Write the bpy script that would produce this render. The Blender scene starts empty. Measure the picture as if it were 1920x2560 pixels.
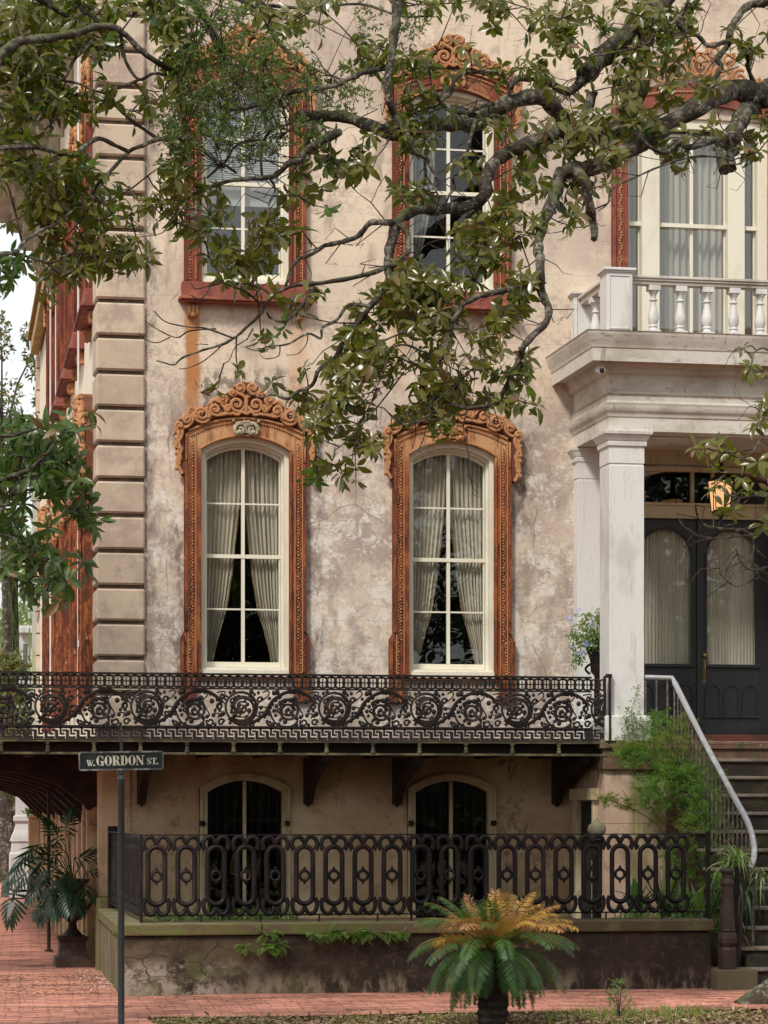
import bpy, math, random
from mathutils import Vector, Matrix
from mathutils.geometry import tessellate_polygon
R = random.Random(11)
PI = math.pi
rad = math.radians
# ---------------------------------------------------------------- camera
F = 6600.0; TH = math.atan(1248.0 / F); VY = 2019.0; CH = 1.75      # focal length in px of the 1920x2560 photo, yaw, horizon row, eye height
sc = bpy.context.scene
COL = sc.collection
cd = bpy.data.cameras.new('camera'); cam = bpy.data.objects.new('camera', cd); COL.objects.link(cam)
cam.location = (0, 0, CH); cam.rotation_euler = (PI / 2, 0, -TH)
cd.sensor_fit = 'VERTICAL'; cd.sensor_height = 24; cd.lens = 24 * F / 2560
cd.shift_y = (VY - 1280) / 2560; cd.clip_end = 2000; cd.clip_start = .5
sc.camera = cam
# ---------------------------------------------------------------- light
SUN_EL, SUN_AZ = rad(46), rad(-142)      # azimuth of the sun measured from +Y towards +X: front left of the house
w = bpy.data.worlds.new('World'); sc.world = w; w.use_nodes = True
nt = w.node_tree; bg = nt.nodes['Background']
sky = nt.nodes.new('ShaderNodeTexSky'); sky.sky_type = 'NISHITA'; sky.sun_disc = False
sky.sun_elevation = SUN_EL; sky.sun_rotation = SUN_AZ; sky.dust_density = 3; sky.air_density = 1.2
tc = nt.nodes.new('ShaderNodeTexCoord'); nz = nt.nodes.new('ShaderNodeTexNoise'); nz.inputs['Scale'].default_value = 2.5; nz.inputs['Detail'].default_value = 6
nt.links.new(tc.outputs['Generated'], nz.inputs['Vector'])
rp = nt.nodes.new('ShaderNodeValToRGB'); rp.color_ramp.elements[0].color = (7.6, 7.9, 8.2, 1); rp.color_ramp.elements[1].color = (9.2, 9.2, 9.1, 1)
nt.links.new(nz.outputs['Fac'], rp.inputs['Fac'])
mx = nt.nodes.new('ShaderNodeMix'); mx.data_type = 'RGBA'; mx.inputs[0].default_value = .86
nt.links.new(sky.outputs[0], mx.inputs[6]); nt.links.new(rp.outputs[0], mx.inputs[7])
nt.links.new(mx.outputs[2], bg.inputs[0]); bg.inputs[1].default_value = .115
sl = bpy.data.lights.new('sun', 'SUN'); sl.energy = 2.7; sl.angle = rad(10); sl.color = (1, .95, .88)
so = bpy.data.objects.new('sun', sl); COL.objects.link(so); so.location = (0, 0, 40)
sdir = Vector((math.sin(SUN_AZ) * math.cos(SUN_EL), math.cos(SUN_AZ) * math.cos(SUN_EL), math.sin(SUN_EL)))
so.rotation_euler = sdir.to_track_quat('Z', 'Y').to_euler()
sc.view_settings.view_transform = 'Standard'; sc.view_settings.look = 'None'; sc.view_settings.exposure = 0.2; sc.view_settings.gamma = 1
sc.cycles.max_bounces = 6; sc.cycles.transparent_max_bounces = 12; sc.cycles.caustics_reflective = False; sc.cycles.caustics_refractive = False
# ---------------------------------------------------------------- measuring: a photo pixel on the plane at distance Y in front of the camera
SN, CS = math.sin(TH), math.cos(TH)
def P(px, py, Y):
    t = Y / (F * CS - (px - 960) * SN)
    return t * (F * SN + (px - 960) * CS), CH + t * (VY - py)
def PX(px, Y): return P(px, 0, Y)[0]
def PZ(py, Y, px=960): return P(px, py, Y)[1]
def P3(px, py, Y):
    x, z = P(px, py, Y); return Vector((x, Y, z))
# ---------------------------------------------------------------- objects
def tag(o, label=None, cat=None, group=None, kind=None):
    for k, v in (('label', label), ('category', cat), ('group', group), ('kind', kind)):
        if v: o[k] = v
    return o
def thing(name, loc, label=None, cat=None, group=None, kind=None, rz=0):
    o = bpy.data.objects.new(name, None); COL.objects.link(o); o.location = loc; o.rotation_euler = (0, 0, rz)
    o.empty_display_size = .2; bpy.context.view_layer.update()
    return tag(o, label, cat, group, kind)
def wm(o):
    m = Matrix.LocRotScale(o.location, o.rotation_euler, o.scale)
    return (wm(o.parent) @ o.matrix_parent_inverse @ m) if o.parent else m
def adopt(o, p):
    o.parent = p; o.matrix_parent_inverse = wm(p).inverted(); return o
def copy_tree(o, parent=None, dm=None):
    c = o.copy(); COL.objects.link(c)
    if parent is not None: c.parent = parent
    if dm is not None:
        c.matrix_parent_inverse = c.matrix_parent_inverse @ dm if c.parent else c.matrix_parent_inverse
    for ch in list(o.children): copy_tree(ch, c)
    return c
class MB:
    def __init__(s): s.v = []; s.f = []; s.m = []
    def add(s, vs, fs, mi=0):
        n = len(s.v); s.v += [tuple(v) for v in vs]; s.f += [tuple(i + n for i in f) for f in fs]; s.m += [mi] * len(fs); return s
    def box(s, x0, x1, y0, y1, z0, z1, mi=0):
        return s.add([(x0,y0,z0),(x1,y0,z0),(x1,y1,z0),(x0,y1,z0),(x0,y0,z1),(x1,y0,z1),(x1,y1,z1),(x0,y1,z1)],
                     [(0,1,5,4),(1,2,6,5),(2,3,7,6),(3,0,4,7),(4,5,6,7),(3,2,1,0)], mi)
    def plate(s, outer, holes, y0, y1, mi=0):
        loops = [outer] + list(holes); flat = [p for l in loops for p in l]; n = len(flat)
        tris = tessellate_polygon([[Vector((p[0], p[1], 0)) for p in l] for l in loops])
        vs = [(p[0], y0, p[1]) for p in flat] + [(p[0], y1, p[1]) for p in flat]
        fs = [tuple(t) for t in tris] + [tuple(i + n for i in reversed(t)) for t in tris]
        k = 0
        for l in loops:
            for i in range(len(l)):
                a, b = k + i, k + (i + 1) % len(l); fs.append((a, b, b + n, a + n))
            k += len(l)
        return s.add(vs, fs, mi)
    def tube(s, pts, r, n=6, mi=0, fy=1.0, jag=0):
        pts = [Vector(p) for p in pts]; m = len(pts)
        if not hasattr(r, '__len__'): r = [r] * m
        t0 = (pts[1] - pts[0]).normalized(); up = Vector((0, 1, 0)) if abs(t0.y) < .9 else Vector((1, 0, 0))
        a = t0.cross(up).normalized(); vs = []; fs = []
        for i, p in enumerate(pts):
            t = (pts[min(i + 1, m - 1)] - pts[max(i - 1, 0)])
            t = t.normalized() if t.length > 1e-9 else t0
            a = a - t * a.dot(t)
            a = a.normalized() if a.length > 1e-6 else t.orthogonal().normalized()
            b = t.cross(a)
            for k in range(n):
                an = 2 * PI * k / n; rr = r[i] * (1 + (R.uniform(-jag, jag) if jag else 0))
                d = a * math.cos(an) + b * math.sin(an); d.y *= fy
                vs.append(p + d * rr)
        for i in range(m - 1):
            for k in range(n):
                k2 = (k + 1) % n; fs.append((i*n + k, i*n + k2, (i+1)*n + k2, (i+1)*n + k))
        fs.append(tuple(range(n))[::-1]); fs.append(tuple((m-1)*n + k for k in range(n)))
        return s.add(vs, fs, mi)
    def lathe(s, prof, cx, cy, n=14, mi=0, rot=0.0, sx=1, sy=1):
        vs = []; fs = []
        for r, z in prof:
            for k in range(n):
                an = 2 * PI * k / n + rot; vs.append((cx + r * math.cos(an) * sx, cy + r * math.sin(an) * sy, z))
        for i in range(len(prof) - 1):
            for k in range(n):
                k2 = (k + 1) % n; fs.append((i*n + k, i*n + k2, (i+1)*n + k2, (i+1)*n + k))
        fs.append(tuple(range(n))[::-1]); fs.append(tuple((len(prof)-1)*n + k for k in range(n)))
        return s.add(vs, fs, mi)
    def square(s, prof, cx, cy, mi=0, ky=1.0):      # square rings: prof = (half width, z)
        return s.lathe([(h * math.sqrt(2), z) for h, z in prof], cx, cy, 4, mi, PI / 4, 1, ky)
    def ball(s, c, r, n=8, m=5, mi=0, sy=1, sz=1):
        return s.lathe([(max(1e-4, r * math.sin(PI * i / m)), c[2] - r * sz * math.cos(PI * i / m)) for i in range(m + 1)], c[0], c[1], n, mi, 0, 1, sy)
    def xf(s, mat):
        s.v = [tuple(mat @ Vector(v)) for v in s.v]; return s
    def build(s, name, mats, parent=None, smooth=False, bevel=0, seg=2):
        me = bpy.data.meshes.new(name); me.from_pydata(s.v, [], s.f); me.update()
        for m in (mats if isinstance(mats, (list, tuple)) else [mats]): me.materials.append(m)
        if len(me.materials) > 1: me.polygons.foreach_set('material_index', s.m)
        if smooth:
            me.polygons.foreach_set('use_smooth', [True] * len(me.polygons))
            if smooth != 2:
                try: me.set_sharp_from_angle(angle=rad(45))
                except Exception: pass
        o = bpy.data.objects.new(name, me); COL.objects.link(o)
        if bevel:
            b = o.modifiers.new('bevel', 'BEVEL'); b.width = bevel; b.segments = seg; b.limit_method = 'ANGLE'; b.angle_limit = rad(40)
        if parent is not None: adopt(o, parent)
        return o
def cornice(mb, prof, x0, x1, yf, yb, mi=0):
    """profile (out, z) swept from the wall at yb, round the front-left corner (x0, yf), to x1"""
    n = len(prof); vs = []
    for o, z in prof: vs += [(x0 - o, yb, z), (x0 - o, yf - o, z), (x1, yf - o, z)]
    fs = []
    for i in range(n - 1):
        for k in range(2): fs.append((3*i + k, 3*i + k + 1, 3*(i+1) + k + 1, 3*(i+1) + k))
    mb.add(vs, fs, mi)
    mb.add([(x0 - prof[-1][0], yb, prof[-1][1]), (x0 - prof[-1][0], yf - prof[-1][0], prof[-1][1]), (x1, yf - prof[-1][0], prof[-1][1]), (x1, yb, prof[-1][1])], [(0,1,2,3)], mi)
    mb.add([(x0 - prof[0][0], yb, prof[0][1]), (x0 - prof[0][0], yf - prof[0][0], prof[0][1]), (x1, yf - prof[0][0], prof[0][1]), (x1, yb, prof[0][1])], [(3,2,1,0)], mi)
def arch(x0, x1, zs, zc, n=14):                    # segmental arch points from x0 to x1
    h = (x1 - x0) / 2; rise = zc - zs; rr = (h * h + rise * rise) / (2 * rise); cz = zc - rr; a = math.asin(min(1, h / rr)); xc = (x0 + x1) / 2
    return [(xc + rr * math.sin(-a + 2*a*i/n), cz + rr * math.cos(-a + 2*a*i/n)) for i in range(n + 1)]
def opening(x0, x1, zb, zs, zc, n=14):
    return [(x0, zb), (x1, zb)] + arch(x0, x1, zs, zc, n)[::-1]
def spiral(c, r0, r1, a0, turns, n=22):
    out = []
    for i in range(n + 1):
        u = i / n; a = a0 + turns * 2 * PI * u; r = r0 + (r1 - r0) * u
        out.append((c[0] + r * math.cos(a), c[1] + r * math.sin(a)))
    return out
def smooth_pts(pts, k=4):                            # Catmull-Rom through the points
    pts = [Vector(p) for p in pts]; out = []
    for i in range(len(pts) - 1):
        p0, p1, p2, p3 = pts[max(i-1, 0)], pts[i], pts[i+1], pts[min(i+2, len(pts)-1)]
        for j in range(k):
            t = j / k; out.append(.5 * ((2*p1) + (p2 - p0)*t + (2*p0 - 5*p1 + 4*p2 - p3)*t*t + (3*p1 - p0 - 3*p2 + p3)*t*t*t))
    out.append(pts[-1]); return out
# ---------------------------------------------------------------- materials: base colour, then layers laid over it through masks in world space
def M(name, base, layers=(), rough=.8, bump=0, bscale=(25,25,25), metal=0, spec=.3, rlo=None, extra=None):
    m = bpy.data.materials.new(name); m.use_nodes = True; t = m.node_tree; L = t.links.new
    bs = t.nodes['Principled BSDF']; bs.inputs['Roughness'].default_value = rough; bs.inputs['Metallic'].default_value = metal
    bs.inputs['Specular IOR Level'].default_value = spec
    g = t.nodes.new('ShaderNodeNewGeometry'); sp = t.nodes.new('ShaderNodeSeparateXYZ'); L(g.outputs['Position'], sp.inputs[0])
    def mr(src, a, b, inv=False):
        n = t.nodes.new('ShaderNodeMapRange'); n.interpolation_type = 'SMOOTHSTEP'; L(src, n.inputs['Value'])
        n.inputs['From Min'].default_value = min(a, b); n.inputs['From Max'].default_value = max(a, b)
        if (a > b) != inv: n.inputs['To Min'].default_value = 1; n.inputs['To Max'].default_value = 0
        return n.outputs[0]
    def math_(op, a, b=None):
        n = t.nodes.new('ShaderNodeMath'); n.operation = op
        for i, q in enumerate((a, b)):
            if q is None: continue
            if isinstance(q, (int, float)): n.inputs[i].default_value = q
            else: L(q, n.inputs[i])
        return n.outputs[0]
    def noise(sc_, det=6, off=0, r=.6):
        mp = t.nodes.new('ShaderNodeMapping'); L(g.outputs['Position'], mp.inputs[0]); mp.inputs['Scale'].default_value = sc_; mp.inputs['Location'].default_value = (off, off * .7, off * 1.3)
        n = t.nodes.new('ShaderNodeTexNoise'); n.inputs['Scale'].default_value = 1; n.inputs['Detail'].default_value = det; n.inputs['Roughness'].default_value = r
        L(mp.outputs[0], n.inputs['Vector']); return n.outputs['Fac']
    def mask(k, i):
        if k[0] == 'n': return mr(noise(k[1], 7, i * 3.7 + 1, k[4] if len(k) > 4 else .62), k[2], k[3])
        if k[0] in 'xyz': return mr(sp.outputs['xyz'.index(k[0])], k[1], k[2])
        if k[0] == 'band':      # axis, centre, half width, softness, wobble
            src = sp.outputs['xyz'.index(k[1])]
            src = math_('ABSOLUTE', math_('SUBTRACT', src, k[2]))
            src = math_('ADD', src, math_('MULTIPLY', math_('SUBTRACT', noise((6, 6, 2.5), 5, i), .5), k[5] if len(k) > 5 else 0))
            return mr(src, k[3] + k[4], k[3])
        if k[0] == 'v':
            mp = t.nodes.new('ShaderNodeMapping'); L(g.outputs['Position'], mp.inputs[0]); mp.inputs['Scale'].default_value = k[1]
            wb = t.nodes.new('ShaderNodeTexNoise'); wb.inputs['Scale'].default_value = 3; L(mp.outputs[0], wb.inputs['Vector'])
            ad = t.nodes.new('ShaderNodeMix'); ad.data_type = 'RGBA'; ad.inputs[0].default_value = .15; L(mp.outputs[0], ad.inputs[6]); L(wb.outputs['Color'], ad.inputs[7])
            n = t.nodes.new('ShaderNodeTexVoronoi'); n.feature = 'DISTANCE_TO_EDGE'; n.inputs['Scale'].default_value = 1; L(ad.outputs[2], n.inputs['Vector'])
            return mr(n.outputs['Distance'], k[2], k[3])
        if k[0] == 'line':      # thin joints along an axis: axis, pitch, offset, half width
            src = math_('ABSOLUTE', math_('SUBTRACT', math_('FRACT', math_('DIVIDE', math_('ADD', sp.outputs['xyz'.index(k[1])], k[3]), k[2])), .5))
            return mr(src, .5 - k[4] / k[2], .5 - .4 * k[4] / k[2])
        if k[0] == 'back': return g.outputs['Backfacing']
        if k[0] == 'up':
            s2 = t.nodes.new('ShaderNodeSeparateXYZ'); L(g.outputs['Normal'], s2.inputs[0]); return mr(s2.outputs[2], k[1], k[2])
        if k[0] == 'edge': return mr(g.outputs['Pointiness'], k[1], k[2])
        if k[0] == 'rnd':
            oi = t.nodes.new('ShaderNodeObjectInfo'); return mr(oi.outputs['Random'], k[1], k[2])
    rgb = t.nodes.new('ShaderNodeRGB'); rgb.outputs[0].default_value = (*base, 1); cur = rgb.outputs[0]
    for i, (c, st, mks) in enumerate(layers):
        f = None
        for q, k in enumerate(mks):
            mo = mask(k, i * 5 + q + 1); f = mo if f is None else math_('MULTIPLY', f, mo)
        f = math_('MULTIPLY', f, st) if f is not None else None
        x = t.nodes.new('ShaderNodeMix'); x.data_type = 'RGBA'
        if f is None: x.inputs[0].default_value = st
        else: L(f, x.inputs[0])
        L(cur, x.inputs[6]); x.inputs[7].default_value = (*c, 1); cur = x.outputs[2]
    L(cur, bs.inputs['Base Color'])
    if rlo is not None:
        q = t.nodes.new('ShaderNodeMapRange'); L(noise((9, 9, 9), 5, 9), q.inputs[0]); q.inputs['From Min'].default_value = .35; q.inputs['From Max'].default_value = .65
        q.inputs['To Min'].default_value = rlo; q.inputs['To Max'].default_value = rough; L(q.outputs[0], bs.inputs['Roughness'])
    if bump:
        b = t.nodes.new('ShaderNodeBump'); b.inputs['Strength'].default_value = 1; b.inputs['Distance'].default_value = bump
        L(noise(bscale, 8, 5, .65), b.inputs['Height']); L(b.outputs[0], bs.inputs['Normal'])
    return m
def leafmat(name, top, top2, under, rough=.35, nsc=3.0, trans=.25, tcol=None, spec=.5):
    m = M(name, top, [(top2, 1, [('n', (nsc,)*3, .4, .62)]), (tuple(c * .55 for c in top), .6, [('n', (nsc * 2.3,)*3, .52, .7)]), (under, .85, [('back',)])], rough, spec=spec)
    t = m.node_tree; bs = t.nodes['Principled BSDF']; out = t.nodes['Material Output']
    tr = t.nodes.new('ShaderNodeBsdfTranslucent'); tr.inputs[0].default_value = (*(tcol or (top2[0]*2, top2[1]*2.2, top2[2]*1.2)), 1)
    ms = t.nodes.new('ShaderNodeMixShader'); ms.inputs[0].default_value = trans
    t.links.new(bs.outputs[0], ms.inputs[1]); t.links.new(tr.outputs[0], ms.inputs[2]); t.links.new(ms.outputs[0], out.inputs[0])
    return m
YW = 28.8                                            # plane of the street front
XC = PX(249, YW)                                     # its left corner
SK = .0216                                           # the side wall is not quite square to the front
XR = 12.6; ZT = 12.0
# ---------------------------------------------------------------- materials of the house
xU1l, xU1r = PX(481, YW), PX(744, YW); xU2r = PX(1249, YW); xU2l = PX(995, YW)
stucco = M('stucco', (.69, .572, .435), [
    ((.50, .405, .33), .85, [('n', (.55, .55, .5), .42, .6)]),
    ((.74, .62, .48), .7, [('n', (1.3, 1.3, 1.6), .5, .64)]),
    ((.36, .295, .26), .9, [('n', (1.0, 1.0, .85), .42, .56, .75), ('z', 6.9, 5.6)]),
    ((.72, .66, .58), .9, [('n', (2.6, 2.6, 3.4), .50, .56, .82), ('z', 6.9, 5.4)]),
    ((.74, .66, .58), .75, [('n', (6, 6, 9), .5, .6, .85), ('n', (1.2, 1.2, 1.0), .46, .6), ('z', 6.6, 5.2)]),
    ((.22, .16, .145), .85, [('n', (14, 14, 11), .52, .64, .8), ('n', (.9, .9, .8), .48, .6), ('z', 8.0, 6.0)]),
    ((.30, .22, .17), .6, [('n', (3.5, 3.5, 1.2), .52, .66)]),
    ((.40, .31, .26), .8, [('n', (8, 8, 9), .48, .6, .85), ('n', (.7, .7, .9), .45, .6)]),
    ((.20, .15, .12), .7, [('v', (.9, .9, .6), .006, .001), ('n', (1.5, 1.5, 1.5), .5, .6)]),
    ((.13, .10, .085), .75, [('n', (34, 34, 20), .56, .64, .8), ('n', (1.1, 1.1, .8), .5, .6), ('z', 7.6, 6.6)]),
    ((.20, .16, .14), .55, [('n', (22, 22, 16), .58, .66, .75), ('n', (1.4, 1.4, 1.2), .5, .62)]),
    ((.15, .115, .10), .75, [('band', 'x', PX(366, YW), .03, .16, .5), ('n', (5, 5, 2.5), .44, .58, .8)]),
    ((.16, .12, .11), .8, [('band', 'x', PX(450, YW), .03, .14, .5), ('z', 6.3, 5.8), ('n', (7, 7, 3), .46, .58, .8)]),
    ((.15, .115, .10), .7, [('band', 'x', PX(785, YW), .02, .14, .5), ('z', 6.3, 5.8), ('n', (7, 7, 3), .46, .58, .8)]),
    ((.13, .105, .09), .8, [('band', 'x', PX(612, YW), .45, .35, .5), ('band', 'z', 6.25, .15, .3, .5), ('n', (9, 9, 7), .45, .58)]),
    ((.10, .08, .07), .8, [('band', 'x', PX(1305, YW), .02, .22, .5), ('z', 6.2, 5.8), ('z', 4.6, 5.2), ('n', (9, 9, 5), .42, .56)]),
    ((.34, .27, .22), .45, [('line', 'z', .392, .10, .004)]),
    ((.42, .17, .055), .92, [('band', 'x', xU1l, .05, .055, .14), ('z', 7.2, 7.05), ('z', 5.8, 6.4), ('n', (9, 9, 1.5), .28, .5)]),
    ((.60, .33, .16), .4, [('band', 'x', xU1r, .06, .10, .2), ('z', 7.2, 7.0), ('z', 5.9, 6.3)]),
    ((.60, .28, .11), .55, [('band', 'x', xU2r, .03, .05, .1), ('z', 7.25, 7.1), ('z', 6.6, 7.0)]),
    ((.60, .28, .11), .4, [('band', 'x', xU2l, .05, .08, .1), ('z', 7.25, 7.1), ('z', 6.2, 7.0)]),
], .92, .006, (30, 30, 30))
stucco_low = M('stucco_weathered', (.50, .355, .22), [
    ((.66, .51, .33), .8, [('n', (1.1, 1.1, 1.4), .45, .6)]),
    ((.38, .22, .13), .8, [('n', (1.6, 1.6, 2.2), .53, .64, .8)]),
    ((.60, .48, .34), .6, [('n', (4, 4, 6), .55, .62, .75)]),
    ((.20, .12, .085), .9, [('n', (9, 9, 6), .52, .60, .82), ('n', (1.2, 1.2, .5), .48, .6)]),
    ((.15, .115, .075), .7, [('z', 2.0, 2.5), ('n', (4, 4, 1), .38, .6)]),  # darker towards the top
    ((.24, .22, .09), .5, [('z', 1.1, .7), ('n', (4, 4, 2), .4, .6)]),
], .93, .01, (26, 26, 26))
quoinm = M('quoin_stucco', (.57, .455, .335), [
    ((.38, .30, .235), .9, [('n', (1.8, 1.8, 2), .42, .6, .7)]),
    ((.64, .55, .43), .6, [('n', (5, 5, 5), .55, .66, .75)]),
    ((.31, .24, .20), .7, [('n', (6, 6, 4), .56, .68, .75)]),
    ((.17, .13, .10), .6, [('n', (30, 30, 24), .62, .68, .8)]), ((.40, .315, .24), .6, [('rnd', .25, 1.0)]), ((.66, .57, .45), .5, [('rnd', .4, .0), ('n', (4,4,4), .45, .6)]),
], .9, .004, (30, 30, 30))
sidem = M('side_stucco', (.80, .69, .54), [((.66, .52, .38), .7, [('n', (2, 1, 1.3), .48, .64)]), ((.36, .25, .19), .6, [('n', (9, 6, 3), .58, .68, .75)])], .9, .004)
rust = M('rusted_iron_paint', (.17, .045, .02), [
    ((.36, .115, .032), .9, [('n', (5, 5, 1.6), .46, .6, .75)]),
    ((.44, .16, .05), .8, [('n', (12, 12, 9), .52, .62, .8)]),
    ((.50, .25, .10), .8, [('n', (6, 6, 1.6), .5, .62), ('z', 5.2, 5.9)]),
    ((.065, .02, .014), .95, [('n', (9, 9, 1.6), .49, .58, .8)]),
    ((.38, .13, .04), .7, [('n', (26, 26, 7), .55, .65, .7)]),
    ((.085, .025, .018), .85, [('n', (4, 4, .8), .48, .6, .75), ('z', 5.8, 4.6)]),
    ((.24, .05, .02), .7, [('n', (3, 3, 2.2), .5, .62, .8)]),
    ((.56, .32, .16), .85, [('z', 5.5, 5.8), ('z', 6.2, 6.1), ('n', (7, 7, 1.8), .36, .56, .7)]), ((.56, .32, .16), .6, [('z', 9.45, 9.8), ('n', (7, 7, 1.8), .4, .6, .7)]),
], .72, .004, (50, 50, 16), spec=.25)
rust_red = M('dark_red_iron_paint', (.15, .032, .02), [((.30, .085, .03), .8, [('n', (5, 5, 1.4), .48, .62, .75)]), ((.07, .02, .014), .85, [('n', (8, 8, 1.5), .5, .6, .8)]), ((.44, .20, .09), .6, [('z', 9.4, 9.8), ('n', (6, 6, 2), .4, .6)])], .7, .003, (50, 50, 16), spec=.25)
rust_or = M('rusted_ornament', (.27, .085, .033), [
    ((.44, .20, .09), .7, [('n', (7, 7, 7), .52, .66)]),
    ((.14, .045, .024), .9, [('n', (10, 10, 8), .5, .63, .7)]),
    ((.12, .04, .02), .8, [('edge', .5, .44)]),  # darker in creases
    ((.56, .30, .14), .6, [('edge', .52, .58)]),  # lighter on raised edges
], .75, .004, (40, 40, 40), spec=.25)
rust_dk = M('shaded_rust_backing', (.14, .05, .03), [((.28, .11, .05), .7, [('n', (8, 8, 8), .5, .65)])], .85)  # rust darkened to stand for shade in the recesses between scrolls
rust_plum = M('rusted_sill_paint', (.23, .065, .045), [((.38, .14, .06), .8, [('n', (3, 3, 14), .52, .68)]), ((.12, .035, .03), .7, [('n', (6, 6, 3), .52, .66)])], .7, .002, (40,40,40))
cream = M('cream_paint', (.74, .70, .57), [((.60, .54, .40), .6, [('n', (3, 3, 1.5), .5, .68)]), ((.38, .32, .2), .5, [('n', (22, 22, 6), .6, .7, .75)])], .6, .001, (60, 60, 20))
cream_dk = M('cream_paint_aged', (.50, .42, .27), [((.36, .27, .15), .8, [('n', (6, 6, 2), .5, .66)]), ((.2, .15, .09), .6, [('n', (16, 16, 5), .57, .66, .7)])], .7, .002, (50, 50, 20))
LZ_ = 2.47
white = M('white_paint', (.68, .665, .64), [((.50, .475, .44), .75, [('n', (2, 2, 1), .48, .66)]), ((.28, .24, .2), .6, [('n', (26, 8, 26), .59, .67, .8)]), ((.36, .33, .28), .55, [('n', (14, 14, 1.4), .54, .66, .8)]), ((.30, .29, .22), .6, [('z', LZ_ + .5, LZ_ + .0), ('n', (9, 9, 4), .42, .6)])], .55, .0012, (14, 14, 14), rlo=.4)
white_dirty = M('white_paint_weathered', (.62, .58, .51), [
    ((.42, .38, .31), .85, [('n', (1.3, 1.3, 2.4), .44, .62)]),
    ((.22, .19, .14), .75, [('n', (7, 7, 22), .57, .66, .75)]),
    ((.25, .21, .15), .7, [('n', (12, 12, 1.6), .58, .68, .7)]),
    ((.17, .14, .11), .85, [('up', .6, .9)])], .7, .002, (30, 30, 30))
black_iron = M('black_cast_iron', (.014, .011, .010), [((.04, .025, .018), .8, [('n', (4, 4, 4), .5, .64)]), ((.09, .045, .03), .5, [('n', (30, 30, 30), .6, .68, .7)])], .55, .001, (60,60,60), spec=.25)
moss_iron = M('mossy_iron_moulding', (.045, .036, .025), [((.16, .13, .06), .8, [('n', (5, 5, 12), .45, .62)]), ((.07, .09, .03), .6, [('n', (9, 9, 9), .5, .62)])], .8)
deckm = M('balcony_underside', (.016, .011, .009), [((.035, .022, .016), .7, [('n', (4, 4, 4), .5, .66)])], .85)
dark_wood = M('black_door_paint', (.010, .011, .013), [((.022, .023, .025), .6, [('n', (5, 5, 1), .5, .66)])], .42, .0006, (30, 30, 12), spec=.5)
dark_in = M('dark_interior', (.03, .027, .024), rough=.9)
brown_stone = M('brown_sandstone', (.14, .075, .052), [((.20, .125, .08), .8, [('n', (3, 3, 3), .5, .65)]), ((.07, .075, .03), .8, [('n', (4, 4, 4), .5, .62, .7)]), ((.34, .30, .24), .7, [('up', .6, .9), ('n', (5, 5, 5), .35, .55)])], .85, .006, (24,24,24))
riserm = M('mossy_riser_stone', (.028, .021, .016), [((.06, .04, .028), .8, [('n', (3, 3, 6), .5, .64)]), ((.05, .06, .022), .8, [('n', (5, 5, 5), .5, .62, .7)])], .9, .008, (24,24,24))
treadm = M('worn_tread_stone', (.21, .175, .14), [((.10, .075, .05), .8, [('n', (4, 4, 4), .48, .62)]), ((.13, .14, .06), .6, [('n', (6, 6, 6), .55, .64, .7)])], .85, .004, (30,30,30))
curtain = M('linen_curtain', (.87, .79, .68), [((.64, .56, .46), .6, [('n', (9, 2, .7), .45, .65)])], .95)
curtain2 = M('grey_curtain', (.86, .78, .70), [((.60, .53, .47), .6, [('n', (12, 2, .5), .42, .62)])], .95)
fringe = M('curtain_fringe', (.34, .22, .13), [((.6, .5, .36), .8, [('n', (60, 60, 60), .5, .55)])], .95)
sheer = M('sheer_curtain', (.5, .49, .46), rough=.95)
blindm = M('blind_slat', (.70, .70, .69), rough=.6)
brass = M('aged_brass', (.22, .16, .07), [((.08, .07, .04), .7, [('n', (30,)*3, .5, .6)])], .4, metal=.8)
bronze_stone = M('grey_keystone_stone', (.36, .32, .21), [((.56, .50, .36), .8, [('n', (14,)*3, .5, .62)]), ((.13, .10, .06), .8, [('n', (22,)*3, .55, .62)])], .75, .002)
def glassmat(name, refl=.10, tint=(.85, .87, .86)):
    m = bpy.data.materials.new(name); m.use_nodes = True; t = m.node_tree; t.nodes.remove(t.nodes['Principled BSDF']); out = t.nodes['Material Output']
    tr = t.nodes.new('ShaderNodeBsdfTransparent'); tr.inputs[0].default_value = (*tint, 1)
    gl = t.nodes.new('ShaderNodeBsdfGlossy'); gl.inputs['Roughness'].default_value = .01
    lw = t.nodes.new('ShaderNodeLayerWeight'); lw.inputs[0].default_value = .5
    pw = t.nodes.new('ShaderNodeMath'); pw.operation = 'POWER'; pw.inputs[1].default_value = 4; t.links.new(lw.outputs['Facing'], pw.inputs[0])
    ad = t.nodes.new('ShaderNodeMapRange'); ad.inputs['To Min'].default_value = refl; ad.inputs['To Max'].default_value = .9; t.links.new(pw.outputs[0], ad.inputs[0])
    tx = t.nodes.new('ShaderNodeTexNoise'); tx.inputs['Scale'].default_value = 1.6; g = t.nodes.new('ShaderNodeNewGeometry'); t.links.new(g.outputs['Position'], tx.inputs['Vector'])
    b = t.nodes.new('ShaderNodeBump'); b.inputs['Distance'].default_value = .006; t.links.new(tx.outputs[0], b.inputs['Height']); t.links.new(b.outputs[0], gl.inputs['Normal'])
    mi = t.nodes.new('ShaderNodeMixShader'); t.links.new(ad.outputs[0], mi.inputs[0]); t.links.new(tr.outputs[0], mi.inputs[1]); t.links.new(gl.outputs[0], mi.inputs[2])
    t.links.new(mi.outputs[0], out.inputs[0]); return m
glass = glassmat('old_window_glass', .05)
glass_hi = glassmat('sky_lit_window_glass', .09)

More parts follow.
